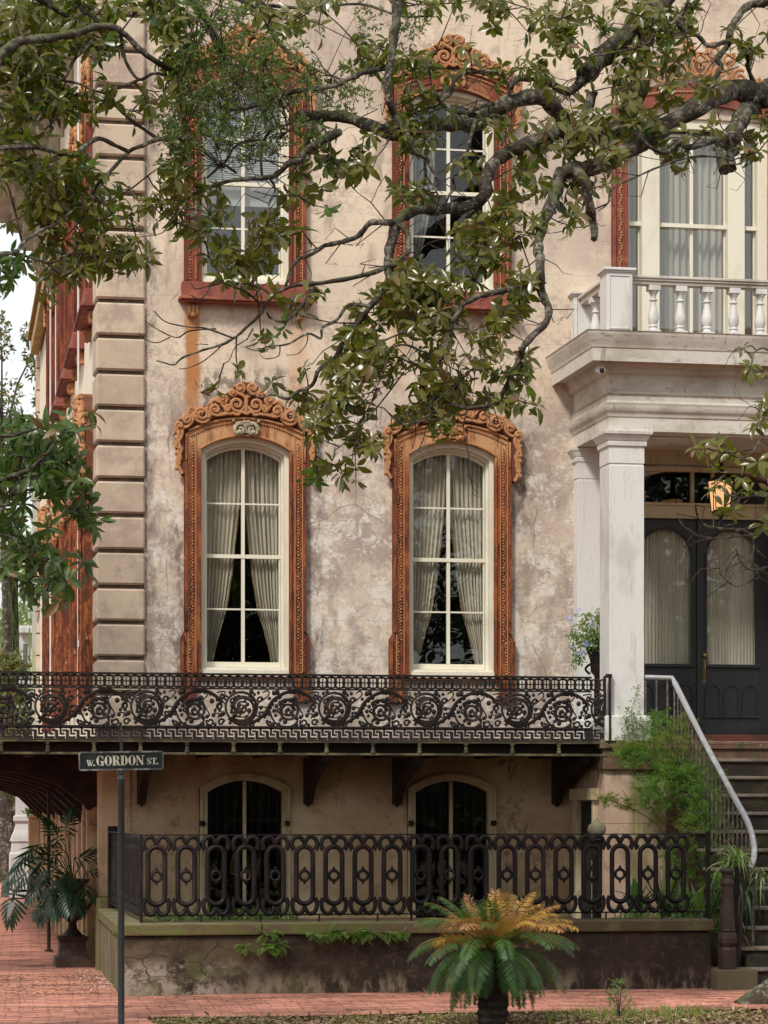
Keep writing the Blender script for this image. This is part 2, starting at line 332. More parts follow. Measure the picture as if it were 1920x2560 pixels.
# ---------------------------------------------------------------- the mansion
mansion = thing('mansion', (XC + 4, YW, 0), 'large stucco mansion with rusted window surrounds and a white columned porch', 'house')
HW, GO = .487, .445                                  # half width of the opening, half width inside the casing
def loc_open(hw, zb, zs, zc): return opening(-hw, hw, zb, zs, zc)
def crest(parent):
    k = .0010072; z0 = 6.5386 - DZ0
    def q(u, v): return ((u - 838) * k, z0 - v * k)
    mb = MB(); back = MB()
    left = [(838,125),(790,120),(715,160),(690,215),(640,240),(600,268),(530,300),(500,355),(430,380),(360,398),(285,415),(255,470),(200,505),(140,530),(90,570),(66,640),(70,760),(75,850),(82,950),(95,1070),(140,1150),(170,1120),(165,900),(160,700),(200,650),(300,590),(450,540),(600,508),(838,485)]
    poly = [q(*p) for p in left] + [(-q(*p)[0], q(*p)[1]) for p in left[-2:0:-1]]
    back.plate(poly, [], -.075, .0)
    scr = [(735,372,82,-1,.2,1.5),(590,318,52,1,2.6,1.4),(500,432,66,-1,.4,1.5),(352,492,95,-1,-.2,1.9),(768,190,60,1,3.6,1.5),(688,246,38,-1,0,1.3),(196,548,52,1,.5,1.5),(108,620,46,-1,1,1.3),(430,500,34,1,0,1.2),(300,500,36,1,1,1.2),(640,420,40,1,0,1.2)]
    for s in (-1, 1):
        for u, v, r, d, a, tn in scr:
            c = q(u, v); n = 26
            pts = [( s * (c[0] + rr * math.cos(d * an)), c[1] + rr * math.sin(d * an)) for rr, an in [((r * k) * (1 - .78 * i / n), a + 2 * PI * tn * i / n) for i in range(n + 1)]]
            mb.tube([(x, -.095 - .035 * i / n, z) for i, (x, z) in enumerate(pts)], [.023 - .008 * i / n for i in range(n + 1)], 6, jag=.08)
            mb.ball((s * c[0], -.115, c[1]), .017, 6, 4)
        for path in ([(838,470),(780,450),(745,480),(690,470),(640,470),(590,400),(560,370)],[(640,470),(560,490),(500,495)],[(440,380),(480,330),(540,350),(620,365)],[(255,480),(250,560),(205,620),(150,640)],[(835,300),(800,270),(760,255),(715,215)],[(838,280),(838,480)],
                     [(95,590),(75,660),(105,720),(78,800),(70,860)],[(120,600),(140,700),(100,800),(130,880),(90,960)],[(85,880),(120,960),(92,1040),(130,1120)],[(110,930),(85,1000),(110,1080),(140,1140)],[(420,410),(400,440),(440,470)],[(280,440),(230,420),(200,500)]):
            pp = smooth_pts([(s * q(*p)[0], -.10, q(*p)[1]) for p in path], 4)
            mb.tube(pp, .021, 6, jag=.14)
        for i in range(9):      # leafy lobes of the hanging scroll
            u, v = 92 + 16 * math.sin(i * 2.1), 640 + i * 55; c = q(u, v); mb.ball((s * c[0], -.10, c[1]), .024, 6, 4, sz=1.3)
        for i in range(14):     # leaf tips along the top edge
            u, v = left[1 + i] if i + 1 < len(left) else left[-1]; c = q(u, v + 8); mb.ball((s * c[0], -.085, c[1]), .018, 6, 4)
    back.build('crest_back', rust_dk, parent); return mb.build('crest', rust_or, parent, smooth=True)
DZ0 = 0.0
def make_window(zb, zc, hood=True, drape='tied', sill=False, gm=None):
    """zb: bottom of the casing, zc: crown of the casing; local x centre, y 0 = wall face"""
    global DZ0
    zs = zc - .14; gm = gm or glass
    f = MB()
    f.plate([(-HW, zb), (HW, zb)] + arch(-HW, HW, zs, zc)[::-1], [opening(-GO + .005, GO - .005, zb + .07, zs - .045, zc - .05)], .02, .10)
    f.plate([(-HW + .02, zb + .01), (HW - .02, zb + .01)] + arch(-HW + .02, HW - .02, zs - .01, zc - .015)[::-1], [opening(-GO + .028, GO - .028, zb + .075, zs - .062, zc - .078)], .101, .16)
    f.box(-HW + .001, HW - .001, -.03, .019, zb - .03, zb + .045)
    fr = f.build('window', cream, None, bevel=.004)
    GW, g0, g1, g2 = .40, zb + .14, zs - .095, zc - .11  # glass half width, bottom, spring, crown
    s = MB(); s.plate([(-GO + .03, g0 - .06), (GO - .03, g0 - .06)] + arch(-GO + .03, GO - .03, g1 + .03, g2 + .035)[::-1], [opening(-GW, GW, g0, g1, g2)], .161, .20)
    H = g2 - g0; zm = g0 + H * .496
    s.box(-.019, .019, .158, .195, g0, g2 - .002); s.box(-GW - .02, GW + .02, .15, .2, zm - .02, zm + .022)
    for q in (.248, .744): s.box(-GW, GW, .163, .19, g0 + H * q - .009, g0 + H * q + .009)
    s.build('sash', cream, fr)
    g = MB(); g.plate([(-GW - .01, g0 - .01), (GW + .01, g0 - .01)] + arch(-GW - .01, GW + .01, g1, g2 + .01)[::-1], [], .178, .182); g.build('pane', gm, fr)
    def cloth(inner, name, mat, folds=9, y=.27, lean=0, seed=0):
        rr = random.Random(seed); ph = [rr.uniform(0, 6) for _ in range(3)]
        NX, NZ = 70, 16
        for sgn in (-1, 1):
            if sgn not in sides: continue
            c = MB(); vs = []; fs = []
            for j in range(NZ + 1):
                z = g0 - .03 + (H + .06) * j / NZ; u = (z - g0) / H; xi = inner(max(0, min(1, u)))
                for i in range(NX + 1):
                    v = i / NX; x = GW + .03 + (xi - GW - .03) * v
                    yy = y + .028 * math.sin(folds * 2 * PI * v + ph[0] + .5 * math.sin(u * 3)) + .012 * math.sin(folds * 3.7 * PI * v + ph[1] + 2 * u) + .01 * math.sin(17 * v + 5 * u)
                    vs.append((sgn * x, yy, z))
            for j in range(NZ):
                for i in range(NX): a = j * (NX + 1) + i; fs.append((a, a + 1, a + NX + 2, a + NX + 1))
            c.add(vs, fs); o = c.build(name, mat, fr, smooth=2)
            if name == 'curtain' and drape == 'tied':
                b = MB(); b.tube([(sgn * inner(i / 24) , y - .03, g0 + H * i / 24) for i in range(25)], .0095, 5, jag=.5); b.build('fringe', fringe, fr)
    sides = (-1, 1)
    if drape == 'tied':
        def inner(u):
            ks = [(0, .335), (.12, .27), (.248, .18), (.38, .13), (.5, .095), (.744, .03), (1, .006)]
            for (a, b), (c, d) in zip(ks, ks[1:]):
                if a <= u <= c: return b + (d - b) * (u - a) / (c - a)
            return .02
        cloth(inner, 'curtain', curtain, 8)
    elif drape == 'sheer':
        sides = (-1,)
        cloth(lambda u: .36 - .34 * max(0, u - .12) ** .55 if u < .62 else .36 - .34 * .5 ** .55 , 'curtain', sheer, 4)
    elif drape == 'blind':
        b = MB(); z = zm + .02
        while z < g1 + .02: b.add([(-GW, .235, z), (GW, .235, z), (GW, .25, z + .022), (-GW, .25, z + .022)], [(0, 1, 2, 3)]); z += .024
        for x in (-GW, .0): b.add([(x + .015, .25, zm - .22), (x + GW - .015, .25, zm - .22), (x + GW - .015, .25, zm), (x + .015, .25, zm)], [(0, 1, 2, 3)])
        b.build('blind', blindm, fr)
    if hood:
        jw = .675; fz = zb + .39; zo = zc + .012; zbm = zb - .30
        DZ0 = 5.817 - zc
        outer = [(-.715, zbm), (-.54, zbm), (-.54, zb - .03), (.54, zb - .03), (.54, zbm), (.715, zbm)] if sill else [(-.715, zbm), (-.54, zbm), (-.54, zb - .05), (.54, zb - .05), (.54, zbm), (.715, zbm)]
        hole = opening(-HW, HW, zb - .031 if sill else zb - .02, zs, zc)
        if sill: outer = [(-.70, zb - .03), (.70, zb - .03)]; hole = None
        pl = MB()
        rim = [(.715, fz), (.675, fz + .07), (.675, zo)] if not sill else [(.675, zo)]
        top = arch(-jw, jw, zo, zc + .215)[::-1]
        base = outer[-1]
        if sill:
            sh = [(-jw, zb - .02), (-HW, zb - .02), (-HW, zs)] + arch(-HW, HW, zs, zc)[1:-1] + [(HW, zs), (HW, zb - .02), (jw, zb - .02)] + top
            pl.plate(sh, [], -.055, .019)
        else:
            sh = outer + rim + top[1:] + [(-.675, fz + .07), (-.715, fz)]
            pl.plate(sh, [opening(-HW, HW, zb - .031, zs, zc)], -.055, .019)
        # outer fillet, bead courses and inner roll
        for sg in (-1, 1):
            zb2 = fz + .08 if not sill else zb
            pl.box(sg * .655 - .016, sg * .655 + .016, -.085, -.056, zb2, zo - .3)
            pl.box(sg * .655 - .012, sg * .655 + .012, -.085, -.056, zo - .29, zo)
            if not sill: pl.box(sg * .695 - .018, sg * .695 + .018, -.085, -.056, zbm, fz)
            pl.box(sg * .50 - .010, sg * .50 + .010, -.072, -.056, zb, zs - .02)
        ob = pl.build('surround', rust_red if sill else rust, fr, bevel=.006)
        be = MB()
        path = [(-.585 - (0.03 if z < fz else 0), z) for z in [zb + .02 + i * .034 for i in range(int((zo - zb - .05) / .034))]]
        for x, z in path:
            for sg in (-1, 1):
                be.ball((sg * (x + .004 * math.sin(z * 91)), -.062, z), .0115 + .003 * math.sin(z * 53), 5, 3); be.ball((sg * (x - .026 + .012 * math.sin(z * 40)), -.06, z + .017), .008, 4, 3)
        ar = arch(-.60, .60, zo - .015, zc + .16, 44)
        for x, z in ar: be.ball((x, -.064, z), .0135, 5, 3)
        be.tube([(x, -.068, z + .038) for x, z in arch(-.63, .63, zo, zc + .165, 20)], .016, 6)
        be.tube([(x, -.062, z) for x, z in arch(-HW - .012, HW + .012, zs, zc + .014, 16)], .010, 5)
        for sg in (-1, 1):
            be.tube([(sg * .632, -.062, z) for z in (zb + .02, zo)], .007, 5)
            be.tube([(sg * .548, -.062, z) for z in (zb + .02, zo)], .006, 5)
        be.build('bead_moulding', rust_or, fr, smooth=True)
        crest(fr)
        ky = MB(); kz = zc + .10
        for sg in (-1, 1):
            ky.tube([(sg * (.068 + x), -.10, kz + z) for x, z in spiral((0, -.03), .072, .02, 1.9 if sg > 0 else 1.9, -1.15, 18)], [.024 - .0006 * i for i in range(19)], 6)
            ky.ball((sg * .02, -.13, kz + .055), .02, 6, 4); ky.ball((sg * .075, -.12, kz - .055), .03, 6, 4); ky.ball((sg * .14, -.09, kz + .07), .02, 6, 4)
        ky.box(-.12, .12, -.08, -.056, kz - .06, kz + .05); ky.build('keystone', rust_or, fr, smooth=True)
    if sill:
        si = MB(); si.box(-.705, .705, -.14, .019, zb - .19, zb - .021); si.box(-.74, .74, -.19, -.0, zb - .225, zb - .192); si.box(-.72, .72, -.16, -.02, zb - .245, zb - .227)
        si.build('window_sill', rust_plum, fr, bevel=.008)
        for sg in (-1, 1):
            c = MB(); cx = sg * .58
            for dx in (-.04, 0, .04): c.tube([(cx + dx, -.03 - .05 * math.sin(i / 6 * PI), zb - .25 - .15 * i / 6) for i in range(7)], [.024, .028, .026, .022, .022, .02, .008], 6)
            c.box(cx - .06, cx + .06, -.05, 0, zb - .385, zb - .246); c.ball((cx, -.06, zb - .37), .035, 8, 5)
            c.build('corbel', rust_or, fr, smooth=True)
    return fr
def place(o, x, y, rz=0, copy=False):
    c = copy_tree(o) if copy else o
    if not copy or c.parent is None:
        c.parent = mansion; c.matrix_parent_inverse = wm(mansion).inverted()
    c.location = (x, y, 0); c.rotation_euler = (0, 0, rz); return c
XW1, XW2 = (PX(501, YW) + PX(723, YW)) / 2, (PX(1019, YW) + PX(1237, YW)) / 2
ZP0, ZP1 = PZ(1685, YW, 612), PZ(1094, YW, 612)
ZU0, ZU1 = PZ(709, YW, 612), 9.75
w_par = make_window(ZP0, ZP1)
w_blind = make_window(ZU0, ZU1, drape='blind', sill=True, gm=glass_hi)
w_sheer = make_window(ZU0, ZU1, drape='sheer', sill=True)
place(w_par, XW1, YW); place(w_par, XW2, YW, copy=True).scale = (-1, 1, 1)
for c in w_par.children:
    if c.name.startswith('keystone'): c.data = c.data.copy(); c.data.materials[0] = bronze_stone
place(w_blind, XW1, YW); place(w_sheer, XW2, YW)
def basement_window():
    zb, zc = PZ(2300, YW, 612), PZ(1938, YW, 612); zs = zc - .14
    f = MB(); f.plate([(-HW - .02, zb - .06), (HW + .02, zb - .06)] + arch(-HW - .005, HW + .005, zs, zc + .01)[::-1], [opening(-GO + .03, GO - .03, zb, zs - .05, zc - .06)], -.012, .10)
    f.plate([(-HW - .015, zb - .06), (HW + .015, zb - .06)] + arch(-HW - .015, HW + .015, zs, zc + .02)[::-1], [opening(-HW + .02, HW - .02, zb - .05, zs - .01, zc - .02)], -.04, -.013)
    fr = f.build('basement_window', cream_dk, None, bevel=.004)
    b = MB(); b.box(-.018, .018, .03, .08, zb, zc - .07); b.box(-.012, .012, .0, .029, zs - .6, zs - .55); b.build('mullion', cream_dk, fr)
    g = MB(); g.plate([(-GO + .03, zb - .01), (GO - .03, zb - .01)] + arch(-GO + .03, GO - .03, zs - .05, zc - .06)[::-1], [], .12, .125); g.build('pane', glass, fr)
    r = MB()
    for i in range(9):
        x = -.38 + i * .095
        if abs(x) > .02: r.box(x - .008, x + .008, .14, .156, zb, zc - .1 - x * x * .3)
    for z in (zb + .5, zs - .35): r.box(-.40, .40, .138, .15, z - .01, z + .01)
    r.build('window_bars', black_iron, fr)
    for sg in (-1, 1):
        h = MB(); h.box(sg * .47 - .035, sg * .47 + .02, -.075, -.056, zs - .42, zs - .36); h.ball((sg * .455, -.08, zs - .39), .016, 6, 4); h.build('shutter_hinge', black_iron, fr)
    return fr
w_base = basement_window(); place(w_base, XW1, YW); place(w_base, XW2 + .005, YW, copy=True)
BZ0, BZ1 = PZ(2300, YW, 612), PZ(1938, YW, 612)
# side windows, seen end-on
side_D = [29.95, 32.7, 35.0, 37.35, 41.2]
def sx(y): return XC + SK * (y - YW)
RS = -PI / 2 - SK
for d in side_D:
    
    for src in (w_par, w_blind if d < 31 else w_sheer): place(src, sx(d), d, RS, True).scale = (1, 1.7 if src is w_par else 1.0, 1)
# ---- triple window over the porch
TX0, TX1 = PX(1568, YW), PX(1918, YW); TZ0, TZ1 = 6.76, 9.72
XT = (TX0 + TX1) / 2
def lx(px): return PX(px, YW) - XT
f = MB(); hw = (TX1 - TX0) / 2; ho = [( -hw, TZ0), (hw, TZ0), (hw, TZ1 - .15)] + arch(-hw, hw, TZ1 - .15, TZ1)[::-1][1:-1] + [(-hw, TZ1 - .15)]
cols = [(lx(1575) , lx(1607)), (lx(1651), lx(1822)), (lx(1864), lx(1896))]
zm = PZ(562, YW, 1740)
f.plate(ho, [[(a, TZ0 + .02), (b, TZ0 + .02), (b, TZ1 - .26), (a, TZ1 - .26)] for a, b in cols], .03, .12)
trip = f.build('triple_window', cream, None, bevel=.006)
s = MB(); g = MB()
for i, (a, b) in enumerate(cols):
    s.box(a - .006, b + .006, .075, .14, zm - .02, zm + .025)
    e = .02
    s.box(a - .001, a + e, .13, .165, TZ0 + .02, TZ1 - .26); s.box(b - e, b + .001, .13, .165, TZ0 + .02, TZ1 - .26)
    if i == 1: s.box((a + b) / 2 - .018, (a + b) / 2 + .018, .125, .16, TZ0 + .02, TZ1 - .26)
    s.box(a, b, .128, .15, zm + 1.02, zm + 1.04)
    g.box(a, b, .148, .152, TZ0 + .02, TZ1 - .26)
s.build('sash', cream, trip); g.build('pane', glass_hi, trip)
c = MB(); NX = 260; vs = []; fs = []
for j in range(9):
    z = TZ0 + .03 + (TZ1 - TZ0 - .3) * j / 8
    for i in range(NX + 1):
        v = i / NX; x = -hw + .03 + (2 * hw - .06) * v
        vs.append((x, .30 + .035 * math.sin(v * 118 + .6 * math.sin(v * 17) + .25 * math.sin(z)) + .012 * math.sin(v * 300), z))
for j in range(8):
    for i in range(NX): a = j * (NX + 1) + i; fs.append((a, a + 1, a + NX + 2, a + NX + 1))
c.add(vs, fs); c.build('curtain', curtain2, trip, smooth=2)
pl = MB(); jo = hw + .19
pl.plate([(-jo, TZ0 - .02), (-hw - .005, TZ0 - .02), (-hw - .005, TZ1 - .15)] + arch(-hw - .005, hw + .005, TZ1 - .15, TZ1 + .005)[1:-1] + [(hw + .005, TZ1 - .15), (hw + .005, TZ0 - .02), (jo, TZ0 - .02)] + arch(-jo, jo, TZ1 + .01, TZ1 + .24)[::-1], [], -.06, .03)
for sg in (-1, 1):
    for xx, ww in ((jo - .02, .018), (hw + .03, .014)): pl.box(sg * xx - ww, sg * xx + ww, -.085, -.061, TZ0, TZ1)
pl.build('surround', rust_plum, trip, bevel=.005)
be = MB()
for sg in (-1, 1):
    z = TZ0
    while z < TZ1: be.ball((sg * (hw + .095 + .012 * math.sin(z * 45)), -.064, z), .017, 5, 3); z += .03
for x, z in arch(-hw - .1, hw + .1, TZ1, TZ1 + .14, 70): be.ball((x, -.068, z), .015, 5, 3)
for cx, cz, r, d in ((0, .42, .16, 1), (.2, .36, .13, -1), (.42, .30, .11, 1), (.6, .25, .09, -1), (.12, .6, .1, 1), (.3, .52, .08, -1), (.76, .18, .08, 1)):
    for sg in (-1, 1):
        be.tube([(sg * (cx + .04 + x), -.10, TZ1 + cz + z) for x, z in spiral((0, 0), r, .025, 1, 1.5 * d, 22)], .02, 6)
be.build('crest', rust_or, trip, smooth=True)
place(trip, XT, YW)
# ---- walls
def shifted(poly, dx): return [(x + dx, z) for x, z in poly]
zp0, zp1 = ZP0 - .02, ZP1
holes = [shifted(opening(-HW, HW, ZP0 - .02, ZP1 - .14, ZP1), XW1), shifted(opening(-HW, HW, ZP0 - .02, ZP1 - .14, ZP1), XW2),
         shifted(opening(-HW, HW, ZU0 - .02, ZU1 - .14, ZU1), XW1), shifted(opening(-HW, HW, ZU0 - .02, ZU1 - .14, ZU1), XW2),
         [(XT - hw, TZ0), (XT + hw, TZ0), (XT + hw, TZ1 - .15), (XT - hw, TZ1 - .15)]]
lowh = [shifted(opening(-HW - .02, HW + .02, BZ0 - .06, BZ1 - .14, BZ1 + .01), XW1), shifted(opening(-HW - .02, HW + .02, BZ0 - .06, BZ1 - .14, BZ1 + .01), XW2 + .005)]
DX0, DX1 = PX(1579, YW), PX(1948, YW)        # door opening
holes.append(opening(DX0, DX1, 2.47, 5.44, 5.62))
zfl = 2.455
wl = MB(); wl.plate([(XC, zfl), (XR, zfl), (XR, ZT), (XC, ZT)], holes, YW, YW + .34); wl.build('front_wall', stucco, mansion)
wl = MB(); wl.plate([(XC, -.3), (XR, -.3), (XR, zfl - .001), (XC, zfl - .001)], lowh, YW + .012, YW + .34); wl.build('basement_wall', stucco_low, mansion)
Lw = 18.6
loc2w = Matrix.Translation((XC, YW, 0)) @ Matrix.Rotation(-PI / 2 - SK, 4, 'Z')     # local x runs back along the side, but towards -x
def sidebox(mb, d0, d1, p0, p1, z0, z1):             # d along the wall from the corner, p outwards
    n = Vector((SK, 1, 0)).normalized(); o = Vector((-1, SK, 0)).normalized(); b = Vector((XC, YW, 0))
    def q(d, p, z): v = b + n * d + o * p; return (v.x, v.y, z)
    mb.add([q(d0, p0, z0), q(d1, p0, z0), q(d1, p1, z0), q(d0, p1, z0), q(d0, p0, z1), q(d1, p0, z1), q(d1, p1, z1), q(d0, p1, z1)],
           [(0,1,5,4),(1,2,6,5),(2,3,7,6),(3,0,4,7),(4,5,6,7),(3,2,1,0)])
def sideplate(mb, outer, hs, p0, p1):
    t = MB(); t.plate(outer, hs, 0, 1); n = Vector((SK, 1, 0)).normalized(); o = Vector((-1, SK, 0)).normalized(); b = Vector((XC, YW, 0))
    mb.add([tuple(b + n * v[0] + o * (p0 + (p1 - p0) * v[1]) + Vector((0, 0, v[2]))) for v in t.v], t.f)
mb = MB(); hs = []
for d in side_D:
    hs += [shifted(opening(-HW, HW, ZP0 - .02, ZP1 - .14, ZP1), d - YW), shifted(opening(-HW, HW, ZU0 - .02, ZU1 - .14, ZU1), d - YW)]
sideplate(mb, [(.0, zfl), (Lw, zfl), (Lw, ZT), (.0, ZT)], hs, -.34, -.002); mb.build('side_wall', sidem, mansion)
mb = MB(); sidebox(mb, 0.0, Lw, -.34, -.012, -.3, zfl - .001)
for d in (1.0, 2.1, 3.2, 4.6, 5.6, 7.0, 8.2, 9.8, 11.3, 13.0):
    sidebox(mb, d - .22, d - .10, -.011, .10, -.1, 2.2); sidebox(mb, d + .1, d + .26, -.011, .13, -.1, 2.2); sidebox(mb, d - .09, d + .09, -.011, .05, -.1, 2.1)
mb.build('side_basement_wall', stucco_low, mansion, bevel=.01)
mb = MB(); mb.box(sx(YW + Lw) + .0, XR, YW + Lw - .34, YW + Lw, -.3, ZT); mb.box(XR - .3, XR - .001, YW + .35, YW + Lw - .35, -.3, ZT)
mb.box(XC + .45, XR - .31, YW + .36, YW + Lw - .36, 6.45, 6.6); mb.box(XC + .45, XR - .31, YW + .36, YW + Lw - .36, 2.3, 2.44); mb.box(XC + .45, XR - .31, YW + 5, YW + 5.2, 0, ZT - .1)
mb.build('back_wall', dark_in, mansion)
mb = MB(); mb.box(XC + .02, XR, YW + .03, YW + Lw, ZT + .45, ZT + .6); mb.build('roof', M('roof_metal', (.2, .19, .18)), mansion)
mb = MB(); cornice(mb, [(.02, ZT - .02), (.10, ZT + .02), (.12, ZT + .14), (.62, ZT + .16), (.64, ZT + .34), (.74, ZT + .40), (.80, ZT + .52), (.1, ZT + .62)], XC, XR, YW, YW + Lw); mb.build('roof_cornice', white_dirty, mansion)
brm = M('bracket_paint', (.50, .45, .33), [((.3, .26, .18), .7, [('n', (4,4,4), .45, .62)])])
for i in range(14):
    d = .5 + i * 1.34; br = MB()
    sidebox(br, d, d + .18, -.01, .55, ZT - .12, ZT + .15); sidebox(br, d + .02, d + .16, -.01, .34, ZT - .45, ZT - .121); sidebox(br, d + .03, d + .15, -.01, .16, ZT - .8, ZT - .451)
    br.build('cornice_bracket', brm, mansion, bevel=.05, seg=3)
gs = MB(); sidebox(gs, 10.0, 17.9, .02, .17, 9.70, 9.93); sidebox(gs, 10.0, 17.9, .02, .23, 9.94, 10.0)
gs.build('gilded_string_course', M('ochre_paint', (.42, .27, .10), [((.6, .42, .2), .7, [('n', (3,3,12), .5, .6)])]), mansion)
# quoins at the street corner and the far corner
qx1 = PX(362, YW); qz = PZ(1645.9, YW, 300) + .0; pitch = .3888
q = MB(); q.box(0, qx1 - (XC - .04), -.055, .50, .0225, pitch - .0225)
n0 = -2
qb = q.build('quoin_block', quoinm, None, bevel=.02, seg=1); place(qb, XC - .04, YW, 0); qb.location.z = qz + n0 * pitch
for i in range(n0 + 1, 22):
    c = qb.copy(); COL.objects.link(c); c.location.z = qz + i * pitch
bk = MB(); bk.box(XC - .012, qx1 - .01, YW - .008, YW + .47, 2.46, ZT); bk.build('quoin_core', M('quoin_joint', (.10, .07, .05), [((.19, .14, .10), .7, [('n', (8,8,8), .5, .6)])], .9), mansion)
bk = MB()
for i in range(24): sidebox(bk, Lw - .5, Lw, -.01, .06, 2.5 + i * .39, 2.86 + i * .39)
bk.build('far_quoins', quoinm, mansion)
# drain pipes on the side
dp = MB(); n = Vector((SK, 1, 0)).normalized()
for d, z0 in ((2.62, 2.5), (10.9, 2.5)):
    b = Vector((XC, YW, 0)) + n * d + Vector((-.10, 0, 0)); dp = MB(); dp.tube([(b.x, b.y, z0), (b.x, b.y, ZT)], .012, 8); dp.build('drain_pipe', white, mansion, smooth=True)
# ---------------------------------------------------------------- portico (parts of the mansion)
YE = 27.3                                            # front plane of the porch frieze
PXL = PX(1521.5, YE); PXR = PXL + 2.84
def zE(py, px=1521): return PZ(py, YE, px)
e = MB()
zt = PZ(823, 27.0, 1467)
cornice(e, [(.0, zE(935)), (.035, zE(930)), (.05, zE(918)), (.075, zE(912)), (.09, zE(904)), (.235, zE(903)), (.24, PZ(900, 27.05, 1478)), (.245, PZ(869, 27.05, 1478)), (.255, PZ(866, 27.05, 1478)), (.262, PZ(858, 27.0, 1478)), (.285, PZ(845, 27.0, 1478)), (.305, PZ(832, 27.0, 1478)), (.31, zt - .01), (.32, zt)], PXL, PXR, YE, YW)
e.build('porch_cornice', white_dirty, mansion)
e = MB()
cornice(e, [(.0, zE(1076)), (.0, zE(1042)), (.012, zE(1040)), (.02, zE(1033)), (.045, zE(1026)), (.055, zE(1020)), (.062, zE(1012)), (.02, zE(1006)), (.012, zE(1000)), (.012, zE(988)), (.03, zE(984)), (.0, zE(980)), (-.006, zE(978)), (-.006, zE(934))], PXL, PXR, YE, YW)
e.build('entablature', white_dirty, mansion)
cz = zE(1076)
e = MB(); e.box(PXL + .34, PXR - .34, YE + .37, YW - .001, cz + .30, cz + .36)
e.box(PXL + .34, PXR - .34, YE + .33, YE + .37, cz, cz + .36); e.box(PXL + .30, PXL + .339, YE + .33, YW, cz, cz + .36)
e.build('porch_ceiling', cream_dk, mansion)
cap = [(.183, 0)]
def column(cx, cy, hw, name, z0, base=True, ky=1):
    c = MB(); s = []
    if base: c.square([(hw + .062, z0), (hw + .062, z0 + .255), (hw + .05, z0 + .27), (hw + .01, z0 + .275)], cx, cy, 0, ky)
    zb = z0 + (.27 if base else 0)
    c.square([(hw, zb), (hw, cz - .37), (hw - .006, cz - .365), (hw - .006, cz - .35), (hw + .004, cz - .345), (hw + .002, cz - .165), (hw + .022, cz - .16), (hw + .026, cz - .115), (hw + .014, cz - .11), (hw + .03, cz - .10), (hw + .052, cz - .06), (hw + .056, cz - .045), (hw + .075, cz - .04), (hw + .08, cz - .005), (hw + .02, cz - .001)], cx, cy, 0, ky)
    return c.build(name, white, mansion, bevel=.004)
LZ = PZ(1853, YE, 1700)                              # landing level
hwc = (PX(1611, YE) - PX(1524, YE)) / 2; cxc = (PX(1611, YE) + PX(1524, YE)) / 2
column(cxc, YE + hwc + .01, hwc, 'porch_column', LZ)
column(PXL + PXR - cxc, YE + hwc + .01, hwc, 'porch_column', LZ)
column(cxc, YW - .07, hwc, 'wall_pilaster', LZ, ky=.45); column(PXL + PXR - cxc, YW - .07, hwc, 'wall_pilaster', LZ, ky=.45)
# balustrade on the porch roof
zr = zt + .01
def pedestal(x0, x1, y0, y1, z1):
    p = MB(); p.box(x0, x1, y0, y1, zr - .02, z1 - .045); p.box(x0 - .02, x1 + .02, y0 - .02, y1 + .02, zr - .02, zr + .03)
    p.box(x0 - .018, x1 + .018, y0 - .018, y1 + .018, z1 - .046, z1 - .03); p.box(x0 - .035, x1 + .035, y0 - .035, y1 + .035, z1 - .028, z1)
    a, b, c, d = x0 + .035, x1 - .035, zr + .07, z1 - .09
    for u in ((a - .012, a, c, d), (b, b + .012, c, d)): p.box(u[0], u[1], y0 - .010, y0 - .001, u[2], u[3])
    p.box(a - .012, b + .012, y0 - .010, y0 - .001, d + .001, d + .012); p.box(a - .012, b + .012, y0 - .010, y0 - .001, c - .012, c - .001)
    return p.build('balustrade_pedestal', white, mansion, bevel=.004)
px0, px1 = PX(1516, YE), PX(1580, YE); zc_ = PZ(670, YE, 1540)
pedestal(px0, px1, YE - .02, YE + .26, zc_); pedestal(PXL + PXR - px1, PXL + PXR - px0, YE - .02, YE + .26, zc_)
pedestal(px0, px1, YW - .16, YW - .001, zc_)
zr1 = PZ(685, YE, 1590); zr0 = PZ(706, YE, 1590)
h = MB(); yb0 = YE + .03
for (xa, xb, ya, yb) in ((px1 + .001, PXL + PXR - px1, yb0, yb0 + .2),):
    h.box(xa, xb, ya, yb, zr1 - .03, zr1); h.box(xa, xb, ya + .015, yb - .015, zr1 - .055, zr1 - .031); h.box(xa, xb, ya + .035, yb - .035, zr0, zr1 - .056)
    h.box(xa, xb, ya - .01, yb + .01, zr - .015, zr + .055)
h.box(px0 + .04, px0 + .23, YE + .261, YW - .17, zr1 - .03, zr1); h.box(px0 + .07, px0 + .2, YE + .261, YW - .17, zr0, zr1 - .031); h.box(px0 + .03, px0 + .24, YE + .261, YW - .17, zr - .015, zr + .05)
h.build('balustrade_rail', white_dirty, mansion, bevel=.006)
bl = MB(); H = zr0 - zr - .058
pr = [(.062, 0), (.062, .05), (.045, .07), (.038, .10), (.05, .125), (.05, .145), (.04, .165), (.052, .22), (.06, .30), (.056, .38), (.042, .50), (.033, .60), (.03, .66), (.044, .68), (.044, .70), (.03, .72), (.03, .78), (.042, .83), (.056, .87), (.056, .885)]
bl.lathe([(r, u * H) for r, u in pr], 0, 0, 16); bl.box(-.062, .062, -.062, .062, .886 * H, H - .001); bl.box(-.066, .066, -.066, .066, 0.0, .045 * H)
b0 = bl.build('baluster', white, None, smooth=True); b0.parent = mansion; b0.matrix_parent_inverse = wm(mansion).inverted(); b0.location = (PX(1642, YE), yb0 + .10, zr + .057)
sp_ = (PX(1910, YE) - PX(1642, YE)) / 4
k = 1
while PX(1642, YE) + k * sp_ < PXL + PXR - px1 - .05:
    c = b0.copy(); COL.objects.link(c); c.location.x += k * sp_; k += 1
for yy in (YE + .50, YE + .92):
    c = b0.copy(); COL.objects.link(c); c.location.x = px0 + .13; c.location.y = yy
